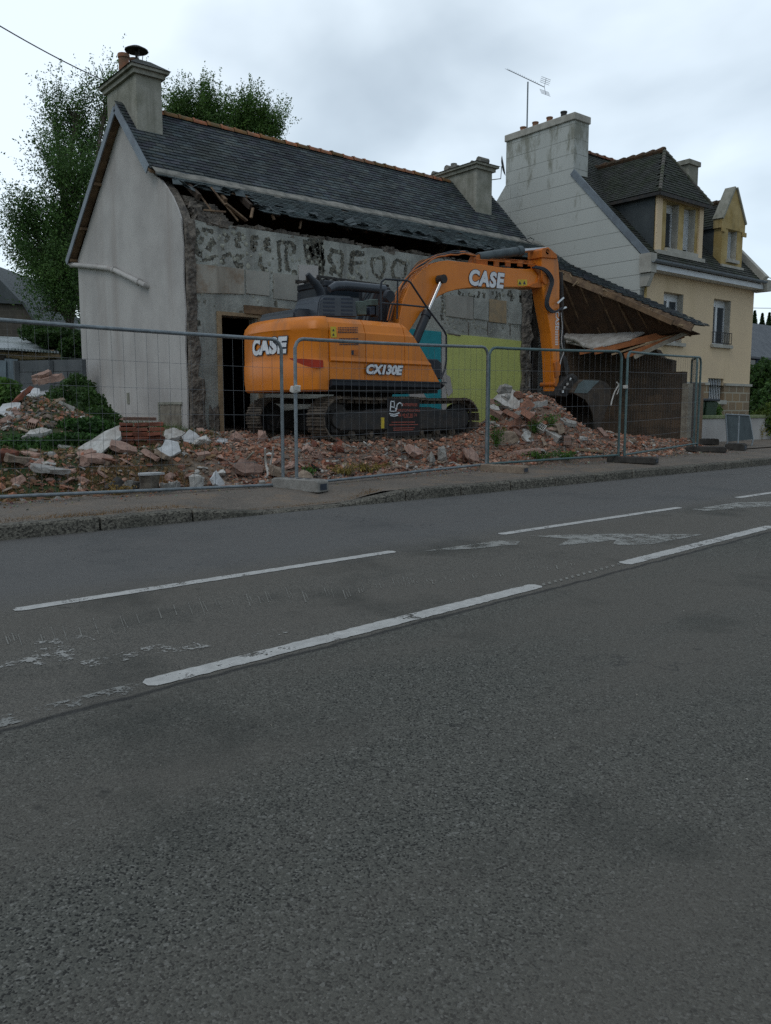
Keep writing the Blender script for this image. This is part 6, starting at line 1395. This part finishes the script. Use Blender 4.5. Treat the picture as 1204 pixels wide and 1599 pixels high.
# sticks and hoses lying on the rubble
for (pts, r_, mt, lab) in (([(414,700),(415,722),(418,742),(408,748),(396,747)], .016, 'plasterchunk', 'pale bent pipe rising from the rubble left of the first fence post'), ([(427,698),(424,718),(417,740)], .014, 'plasterchunk', 'second pale pipe crossing the bent one left of the fence post'), ([(366,736),(380,722),(396,706)], .018, 'greywood', 'thin grey stick lying on the rubble before the far track'), ([(733,712),(738,726)], .02, 'palewood', 'short upright splinter before the third fence post'), ([(690,716),(722,718)], .02, 'palewood', 'horizontal pale lath below the right end of the track')):
    P = [up(x, y) for x, y in pts]; d0_ = min((p-_C).length for p in P); P = [_C+(p-_C).normalized()*(d0_+.1*(i%2)) for i, p in enumerate(P)]
    mb = MB(); mb.tube(sp(P) if len(P) > 2 else P, r_, 6); o = mb.build('stick', MAT[mt], origin=tuple(P[0]), smooth=True); tag(o, lab, 'stick')
# the many similar fragments, each one an object
zones = [ # x range, y range (px), count, sizes, palette, place words
 ((8,290),(700,770),52,(.10,.30),('pink','tan','brick','plasterchunk','pink'),'on the ground before the white gable'),
 ((290,450),(676,765),48,(.10,.30),('pink','brick','tan','pink','plasterchunk','redbrick'),'between the doorway and the first fence post'),
 ((455,760),(694,742),62,(.08,.24),('pink','brick','pink','tan','redbrick'),'on the ground in front of the near track'),
 ((765,880),(618,712),44,(.12,.32),('pink','tan','plasterchunk','brick','plasterchunk','concrete'),'in the tall rubble pile'),
 ((880,1060),(686,712),30,(.08,.22),('pink','tan','brick','plasterchunk'),'between the tall pile and the dark block wall'),
 ((5,105),(588,680),24,(.10,.28),('pink','tan','plasterchunk','pink'),'on the heap at the left')]
nm_ = {'pink':('terracotta_fragment','pink fragment'), 'brick':('brick_fragment','brick fragment'), 'redbrick':('brick_fragment','dark brick fragment'), 'tan':('masonry_fragment','tan masonry fragment'), 'plasterchunk':('plaster_fragment','pale plaster fragment'), 'concrete':('concrete_fragment','grey concrete fragment')}
LM = [(228,682,'the red brick stack'),(273,680,'the leaning grey slab'),(160,696,'the long pale grey slab'),(302,688,'the oval white tile'),(268,705,'the bluish white board'),(30,718,'the tan slab at the left edge'),(85,738,'the whitish plaster lump'),(342,752,'the bluish panel piece'),(310,756,'the pale square block'),(270,765,'the curved kerb piece'),(234,760,'the dark stump'),(207,763,'the grey block by the stump'),(362,763,'the hollow brick by the panel piece'),(392,732,'the large brownish pink slab'),(436,740,'the tan block by the fence post'),(345,668,'the foot of the doorway'),(372,684,'the slab before the far track'),
 (520,690,'the near track, rear end'),(580,690,'the near track below the sticker'),(630,688,'the near track below the banner'),(735,676,'the front end of the near track'),(680,718,'the two grey stones at the fence'),(740,714,'the broad pink slab by the third post'),(497,730,'the dark slate piece'),(560,738,'the dry weeds at the fence'),(457,750,'the post of the second fence panel'),(650,708,'the pink slab at mid track'),
 (797,625,'the big pale slab on the tall pile'),(818,636,'the upright hollow brick'),(826,656,'the long-side hollow brick'),(843,634,'the flat grey slab atop the pile'),(870,668,'the mossy brown block'),(888,686,'the long hollow brick'),(796,690,'the brown masonry boulder'),(828,690,'the star shaped pale piece'),(775,690,'the weed by the third post'),(820,710,'the long pink slab at the fence'),
 (918,705,'the tan timber'),(944,680,'the lattice brick under the bucket'),(970,700,'the fourth fence post'),(1010,686,'the orange lump'),(1050,690,'the street end of the dark wall'),
 (80,612,'the right white board of the heap'),(52,615,'the left white board of the heap'),(18,640,'the white board at the photo edge'),(66,590,'the crown of the left heap'),(60,680,'the flat slab in the grass'),(36,628,'the reddish broken bars')]
_used = set()
def frag_label(kind, p, s):
    v = p-_C; u_, w_ = CX+F*v.dot(_R)/v.dot(_F), CY-F*v.dot(_U)/v.dot(_F)
    size = 'tiny' if s < .12 else 'small' if s < .18 else 'medium' if s < .24 else 'larger'
    for lx, ly, nm in sorted(LM, key=lambda q: (q[0]-u_)**2+((q[1]-w_)*1.6)**2)[:7]:
        dx, dy = u_-lx, (w_-ly)*1.6; far = '' if math.hypot(dx, dy) > 34 else 'just '
        d = ('right of ' if dx > 0 else 'left of ') if abs(dx) > abs(dy) else ('in front of ' if dy > 0 else 'behind ')
        l = size+' '+kind+' '+far+d+nm
        if l not in _used: _used.add(l); return l
    return l
for (xr_, yr_, cnt, sz, pal, words) in zones:
    for i in range(cnt):
        px = rnd.uniform(*xr_); py = rnd.uniform(*yr_)
        if words.startswith('in the tall'):
            if py < 612+abs(px-803)*.75: py = 612+abs(px-803)*.75+rnd.uniform(5, 40)
        if words.startswith('on the heap') and py < 590+abs(px-72)*.9: py = 592+abs(px-72)*.9+rnd.uniform(0,25)
        if words.startswith('on the ground before') and py < 690+.0*px: continue
        p = up(px, py); m_ = rnd.choice(pal); s = rnd.uniform(*sz)*(.8 if 'gable' in words or 'doorway' in words else 1); k = rnd.random()
        if p.y < 9.85: p.y = 9.9+rnd.uniform(0,.2); p.z = gz(p.x, p.y)
        me = rnd.choice(SL) if k < .55 else rnd.choice(LU) if k < .9 else HB
        sc = (s*rnd.uniform(.8,1.4), s, s*rnd.uniform(.6,1.1)) if k < .9 else (s*1.1,)*3
        place(nm_[m_][0], me, p+Vector((0,0,s*.10)), (rnd.uniform(-.6,.6), rnd.uniform(-.6,.6), rnd.uniform(0,6.28)), sc, frag_label(nm_[m_][1], p, s), 'rubble', nm_[m_][1]+'s '+words, m_)
# crumbs nobody could count
mb = MB(); BP = ((.50,.235,.145),(.60,.35,.25),(.42,.175,.11),(.34,.26,.20),(.46,.38,.31),(.54,.52,.48),(.24,.19,.155),(.18,.17,.155),(.48,.27,.18))
def crumb(mb, p, s, c):
    r1, r2, r3 = rnd.uniform(.5,1), rnd.uniform(.4,.9), rnd.uniform(.12,.6); mt = Matrix.Translation(p) @ Matrix.Rotation(rnd.uniform(0,6.3), 4, 'Z') @ Matrix.Rotation(rnd.uniform(-.7,.7), 4, 'X') @ Matrix.Rotation(rnd.uniform(-.7,.7), 4, 'Y')
    mb.box((-s*r1,-s*r2,-s*r3), (s*r1,s*r2,s*r3), c, jit=s*.22, mat=mt)
n_ = 0
while n_ < 34000:
    X = rnd.uniform(1.6, 18.3); Y = 9.78+rnd.random()**1.2*5.1
    if X < 5.4 and Y > 11.5 and rnd.random() < .85: continue
    if X < 7.2 and Y > 13.2: continue
    if noise.noise(Vector((X*.9, Y*.9, 2))) < -.45 and rnd.random() < .6: continue
    red = noise.noise(Vector((X*.8, Y*.8, 9)))
    s = rnd.uniform(.007, .026)*(2.0 if rnd.random() < .14 else 1); c = rnd.choice(BP[:3]+BP[8:]) if rnd.random() < .45+red else rnd.choice(BP); f = rnd.uniform(.5, 1.1)
    if X < 5.6 and rnd.random() < .62: c = rnd.choice(((.30,.19,.10),(.36,.24,.13),(.20,.13,.08),(.27,.15,.09)))
    crumb(mb, Vector((X, Y, gz(X, Y)+s*.3)), s, tuple(x*f for x in c)); n_ += 1
for i in range(4200):      # broken flakes and plates
    X = rnd.uniform(1.8, 18.3); Y = 9.8+rnd.random()**1.1*4.9
    if X < 5.6 and Y > 11.3 and rnd.random() < .8: continue
    if X < 7.2 and Y > 13.0: continue
    if noise.noise(Vector((X*.7, Y*.9, 12))) < -.15 and rnd.random() < .7: continue
    if X < 5.0 and rnd.random() < .5: continue
    s = rnd.uniform(.022,.07); f = rnd.uniform(.5,1.1); c = rnd.choice(BP[:7]); n = rnd.randint(4,6); mt = Matrix.Translation((X,Y,gz(X,Y)+s*.25)) @ Matrix.Rotation(rnd.gauss(0,.5), 4, 'X') @ Matrix.Rotation(rnd.gauss(0,.5), 4, 'Y') @ Matrix.Rotation(rnd.uniform(0,6.3), 4, 'Z')
    P = [mt @ Vector((s*rnd.uniform(.5,1.2)*math.cos(2*PI*k/n), s*rnd.uniform(.4,.9)*math.sin(2*PI*k/n), 0)) for k in range(n)]
    mb.prism(P, mt.to_3x3() @ Vector((0,0,rnd.uniform(.008,.03))), tuple(x*f for x in c))
for i in range(1200):
    a = rnd.random()*6.28; q = rnd.random()**.5*1.0; X, Y = HEAP.x+q*math.cos(a), HEAP.y+q*math.sin(a); s = rnd.uniform(.015,.05); f = rnd.uniform(.5,1.1); crumb(mb, Vector((X,Y,gz(X,Y)+.01)), s, tuple(x*f for x in rnd.choice(BP)))
for i in range(900): X = rnd.uniform(2, 18); Y = 9.0+rnd.random()**.4*.8; s = rnd.uniform(.004,.014); crumb(mb, Vector((X,Y,rz(X,Y)+.132)), s, tuple(x*rnd.uniform(.5,1) for x in rnd.choice(BP)))
struct(mb.build('brick_crumbs', MAT['debris']), 'stuff')

# ------------------------------------------------------------------ plants
def leaf(mb, p, s, col, nrm=None, asp=.5):
    d = Vector((rnd.gauss(0,1), rnd.gauss(0,1), rnd.gauss(0,.8))).normalized(); e_ = d.orthogonal().normalized(); e_ = Matrix.Rotation(rnd.uniform(0,6.3), 3, d) @ e_; f_ = d.cross(e_)
    a = e_*s; b = f_*s*asp; mb.face([p-a, p-b*.9, p+a, p+b*.9], col)
def tree(name, label, base_p, crown, trunk_h, greens, nleaf, leafs, cat='tree', tr=.16, spray=None, group=None, lean=(0,0)):
    "crown: list of (centre, radii, weight) lobes; branches reach into each and leaf sprays grow off them"
    t = thing(name, label, cat, tuple(base_p), group); mb = MB(); top = Vector(base_p)+Vector((lean[0],lean[1],trunk_h)); P = [Vector(base_p).lerp(top, k/6)+Vector((.08*math.sin(k*1.3),.06*math.cos(k),0)) for k in range(7)]
    mb.tube(P, [tr*(1-.09*k) for k in range(7)], 8)
    tips = []
    for c, rad, wt in crown:
        c = Vector(c); s0 = P[rnd.randint(2, 6)]; mb.tube([s0, s0.lerp(c, .5)+Vector((0,0,.15)), c+Vector((0,0,rad[2]*.5))], [tr*.45, tr*.3, tr*.08], 6)
        nb = int(8+wt*26)
        for i in range(nb):
            d = Vector((rnd.gauss(0,1), rnd.gauss(0,1), rnd.gauss(.25,1))).normalized(); q = rnd.uniform(.45,1.08); e_ = c+Vector((d.x*rad[0]*q, d.y*rad[1]*q, d.z*rad[2]*q)); s_ = c.lerp(s0, rnd.uniform(0,.4))
            mid = s_.lerp(e_, .55)+Vector((0,0,.12)); mb.tube([s_, mid, e_], [tr*.16, tr*.09, .006], 4, cap=False); tips.append((mid, e_, wt))
    mb.build('trunk', MAT['bark'], t, smooth=True); mb = MB()
    per = max(1, nleaf//max(1, len(tips)*5))
    for mid, e_, wt in tips:
        f0 = rnd.uniform(.6, 1.35); L = (e_-mid).length; ax = (e_-mid).normalized()
        for j in range(5):            # long rising shoots, thick with leaves below and bare at the tip
            st_ = mid.lerp(e_, rnd.uniform(.0, .9)); tw = (ax*.55+Vector((rnd.gauss(0,.28), rnd.gauss(0,.28), rnd.uniform(.5, 1.3)))).normalized()*rnd.uniform(.6, 1.5)*(spray or 1)
            bend_ = Vector((rnd.gauss(0,.12), rnd.gauss(0,.12), 0))
            for i in range(per):
                k = rnd.random()**1.35; w_ = .02+.15*(1-k); p = st_+tw*k+bend_*k*k+Vector((rnd.gauss(0,w_), rnd.gauss(0,w_), rnd.gauss(0,w_)))
                g_ = rnd.choice(greens); f = f0*rnd.uniform(.7,1.3); leaf(mb, p, leafs*rnd.uniform(.55,1.2), (g_[0]*f, g_[1]*f, g_[2]*f))
    mb.build('crown', MAT['leaf'], t); return t
G_D = ((.85,.95,.9),(1,1.1,.85),(.75,.85,.8)); G_L = ((1.1,1.2,.8),(.95,1.1,.9),(1.25,1.35,.9))
DD = 27.0
def lobe(x, y, rx, ry, d=DD, w_=1): k = d/F; return (tuple(aD(x, y, d)), (rx*k, rx*k*.9, ry*k), w_)
crown = [lobe(105,440,58,50,w_=1.9), lobe(55,390,42,42,w_=1.1), lobe(110,360,44,55,w_=1.8), lobe(40,350,30,26,w_=.5), lobe(120,300,42,45,26,1.3), lobe(95,260,42,36,w_=.8), lobe(140,230,36,50,28,.8), lobe(118,180,26,30,w_=.3), lobe(165,170,18,34,w_=.22), lobe(85,195,22,22,w_=.18), lobe(90,480,45,35,w_=1.0), lobe(115,400,34,60,29,2.2), lobe(70,440,34,40,29,1.2), lobe(120,470,30,50,29,1.6), lobe(190,150,30,45,29,.4)]
tree('leafy_tree', 'tall loose crowned tree behind the white gable at the left', aD(112, 600, DD+1), crown, 5.5, tuple(tuple(x*1.3 for x in g) for g in G_D), 92000, .047, tr=.17)
for k, (lab, lobes, d) in enumerate((('upright bushy tree top behind the cottage ridge right of the left chimney', [lobe(300,190,30,26,31,.8),lobe(330,180,22,26,31,.5),lobe(280,195,22,24,31,.6),lobe(345,200,24,18,31,.6)], 31), ('narrow tree top behind the cottage ridge, farther right', [lobe(385,195,16,26,32,.6),lobe(408,203,12,18,32,.5),lobe(368,205,14,14,32,.5),lobe(426,212,8,8,32,.2)], 32))):
    tree('garden_tree', lab, aD((310,395)[k], 600, d), lobes, 7.4, tuple(tuple(x*1.15 for x in g) for g in G_L), 22000, .047, tr=.10, spray=1.1)
def bushobj(name, label, lobes, n, s, mat='leaf', greens=G_L, cat='bush', group=None, loc=None, on_ground=False):
    t = MB()
    for c, rad, wt in lobes:
        for i in range(int(n*wt)):
            d = Vector((rnd.gauss(0,1), rnd.gauss(0,1), abs(rnd.gauss(0,1)) if on_ground else rnd.gauss(0,1))).normalized(); q = rnd.random()**.4; wob = 1+.28*noise.noise(d*2.6+Vector(c)); p = Vector(c)+Vector((d.x*rad[0], d.y*rad[1], d.z*rad[2]))*q*wob
            f = rnd.uniform(.6,1.3)*(1+.5*noise.noise(p*3)); g_ = rnd.choice(greens); leaf(t, p, s*rnd.uniform(.6,1.3), tuple(x*f for x in g_), asp=.7)
    o = t.build(name, MAT[mat], origin=loc or tuple(lobes[0][0])); tag(o, label, cat, group); return o
bushobj('hedge', 'dark overgrown hedge behind the concrete fence left of the gable', [lobe(90,528,40,17,24,1),lobe(60,520,30,14,25,.6),lobe(115,545,22,22,23.5,.8)], 7000, .045, 'leafdark')
bushobj('ivy_bush', 'dark green ivy bush climbing the foot of the white gable', [(tuple(aD(122,612,16.2)),(.30,.5,.34),.5),(tuple(aD(130,640,15.6)),(.42,.6,.42),.9),(tuple(aD(150,662,15.0)),(.42,.5,.32),.8),(tuple(aD(180,684,14.4)),(.36,.4,.20),.5),(tuple(aD(125,680,14.0)),(.60,.5,.26),1.0),(tuple(aD(95,645,14.2)),(.32,.4,.46),.6),(tuple(aD(105,662,13.8)),(.5,.4,.34),.8),(tuple(aD(80,690,13.2)),(.6,.4,.14),.6),(tuple(aD(150,700,13.2)),(.5,.3,.10),.4),(tuple(aD(40,690,13.0)),(.6,.4,.12),.5)], 9000, .032, 'leafdark', G_L)
_iv = []
for px_, py_, rr_, wt_ in ((116,668,.22,.4),(138,668,.26,.5),(162,676,.26,.5),(186,684,.2,.35),(104,690,.22,.35),(128,692,.24,.45),(152,692,.22,.4),(60,700,.22,.25),(30,694,.22,.25)):
    q = up(px_, py_, .02); _iv.append((tuple(q), (rr_*1.3, rr_, rr_*.5), wt_))
bushobj('creeper', 'low green creeper spreading over the ground between the left heap and the gable', _iv, 4200, .030, 'leafdark', ((1.3,1.6,1.0),(1,1.3,.9),(.8,1,.8)))
bushobj('bramble', 'low bramble at the left photo edge beside the heap', [(tuple(aD(2,622,13.6)),(.36,.4,.34),1),(tuple(aD(20,692,12.2)),(.5,.4,.12),.7)], 3500, .032, 'leaf')
bushobj('roadside_bush', 'dense green bush at the right photo edge beyond the barrier', [(tuple(aD(1198,605,34)),(1.1,1.0,1.2),1),(tuple(aD(1215,640,33)),(1.5,1.0,1.1),1),(tuple(aD(1180,635,35)),(.7,.7,.6),.5)], 8000, .08, 'leafdark', G_L)
bushobj('garden_shrub', 'yellowish shrub in front of the dense bush at the right edge', [(tuple(aD(1190,660,24)),(.5,.4,.4),1),(tuple(aD(1212,655,24)),(.7,.4,.6),1)], 2200, .04, 'leaf', ((1.6,1.3,.7),(1.1,1.1,.8)))
bushobj('hedge_plants', 'green plants growing behind the garden wall around the bins', [((20.0,12.3,1.3),(.5,.2,.35),.7),((21.6,12.2,1.35),(.5,.25,.4),.8),((20.6,12.45,1.3),(.6,.2,.3),.5)], 2200, .035, 'leaf', ((1.3,1.5,.8),(1,1.2,.9)))
for k, (x, y0, d) in enumerate(((1177,486,75),(1189,490,76),(1200,489,75))):
    p = aD(x, 520, d); tp = aD(x, y0, d); mb = MB(); h_ = tp.z-p.z
    for i in range(1500):
        q = rnd.random(); r_ = (1-q)*h_*.22+.04; a = rnd.random()*6.28; f = rnd.uniform(.5,1.1); leaf(mb, Vector((p.x+r_*math.cos(a)*rnd.random(), p.y+r_*math.sin(a)*rnd.random(), p.z+q*h_)), .12, (f*.7,f*.8,f*.7))
    o = mb.build('conifer', MAT['leafdark'], origin=tuple(p)); tag(o, ('leftmost', 'middle', 'rightmost')[k]+' of the three small conifer tips above the distant grey roof', 'tree', 'distant conifers')
def weed(px, py, h, n, label, name='weed', mat='leaf', greens=((1.3,1.5,.8),(1,1.2,.9)), s=.022, wd=.16):
    p = up(px, py); mb = MB()
    for k in range(max(3, n//14)):
        a = rnd.random()*6.28; e_ = p+Vector((wd*math.cos(a)*rnd.random(), wd*math.sin(a)*rnd.random(), h*rnd.uniform(.6,1))); mb.tube([p, p.lerp(e_,.6)+Vector((0,0,.02)), e_], .003, 3, (1.2,1.2,.8), cap=False)
        for i in range(14): q = p.lerp(e_, rnd.uniform(.2,1.05)); f = rnd.uniform(.6,1.3); g_ = rnd.choice(greens); leaf(mb, q+Vector((rnd.gauss(0,.03),rnd.gauss(0,.03),rnd.gauss(0,.02))), s*rnd.uniform(.6,1.4), tuple(x*f for x in g_), asp=.6)
    o = mb.build(name, MAT[mat], origin=tuple(p)); return tag(o, label, 'plant')
weed(775,700,.42,260,'leafy weed beside the third fence post at the foot of the pile', wd=.22)
weed(860,672,.32,260,'leafy weed growing on the right flank of the tall pile', wd=.26)
weed(835,678,.3,260,'low weed in the middle of the tall pile', wd=.22)
weed(845,718,.16,420,'weed patch at the fence below the tall pile', wd=.45)
weed(880,716,.14,300,'weed patch right of the one below the tall pile', wd=.35)
weed(480,744,.14,160,'small weed by the post of the second fence panel', wd=.2)
weed(575,738,.16,420,'dry weed patch at the middle of the second fence panel', mat='drygrass', greens=((1,1.1,.7),(.8,1,.6)), wd=.5)
weed(540,742,.14,300,'dry weed patch left of the middle of the second fence panel', mat='drygrass', greens=((1,1.1,.7),(.8,1,.6)), wd=.35)
weed(185,776,.15,180,'small dry weed by the bottom rail left of the grey block', mat='drygrass', greens=((1,1,.7),(.9,.8,.5)), wd=.2)
weed(772,662,.4,200,'weed behind the third fence post', wd=.15)
weed(1185,690,.5,260,'tall grass tuft beyond the barrier at the right', mat='drygrass', greens=((1,1.3,.6),(.8,1.1,.5)), wd=.4)
# grass and straw
mb = MB()
def blade(mb, X, Y, z, h, c):
    a = rnd.random()*6.28; w_ = .004; d = Vector((math.cos(a), math.sin(a), 0)); e_ = Vector((rnd.gauss(0,.5)*h, rnd.gauss(0,.5)*h, h)); p = Vector((X,Y,z)); mb.face([p-d*w_, p+d*w_, p+e_], c)
for i in range(16000):
    X = rnd.uniform(1.2, 6.9); Y = rnd.uniform(10.9, 17)
    if noise.noise(Vector((X*1.1, Y*1.1, 7))) < -.22: continue
    if X > 6.0 and Y < 12.5: continue
    f = rnd.uniform(.6,1.3); blade(mb, X, Y, gz(X,Y)-.01, rnd.uniform(.05,.16), (f,f*1.1,f*.8))
for i in range(3500):
    X = rnd.uniform(19.3, 30); Y = rnd.uniform(11.8, 14); f = rnd.uniform(.6,1.3); blade(mb, X, Y, gz(X,Y)-.01, rnd.uniform(.1,.5), (f,f*1.1,f*.8))
struct(mb.build('grass', MAT['leaf']), 'stuff')
mb = MB()
for i in range(26000):
    k = rnd.random()
    if k < .5: X = rnd.uniform(1.0, 5.0); Y = rnd.uniform(9.7, 10.5)+abs(rnd.gauss(0,.2)); z = gz(X,Y)
    elif k < .85: X = rnd.uniform(1, 6.8)**1.0; Y = 8.32+abs(rnd.gauss(0,.14)); z = rz(X,Y)+kh(X)*.95
    else: X = rnd.uniform(5, 18); Y = 9.65+abs(rnd.gauss(0,.12)); z = max(gz(X,Y), rz(X,Y)+.12)
    if rnd.random() > .75+noise.noise(Vector((X*1.1, Y*2.6, 5)))*1.3: continue
    f = rnd.uniform(.5,1.2); blade(mb, X, Y, z-.004, rnd.uniform(.015,.08) if k < .5 else rnd.uniform(.006,.028), (f,f*.85,f*.7))
struct(mb.build('dry_straw', MAT['drygrass']), 'stuff')
# loose stones on the asphalt
mb = MB()
for i in range(260):
    X = rnd.uniform(.6, 9); Y = rnd.uniform(.8, 7.9); s = rnd.uniform(.0015,.0045); f = rnd.uniform(.5,1.1); crumb(mb, Vector((X,Y,rz(X,Y)+s*.5)), s, (.45*f,.43*f,.38*f))
struct(mb.build('road_grit', MAT['debris']), 'stuff')
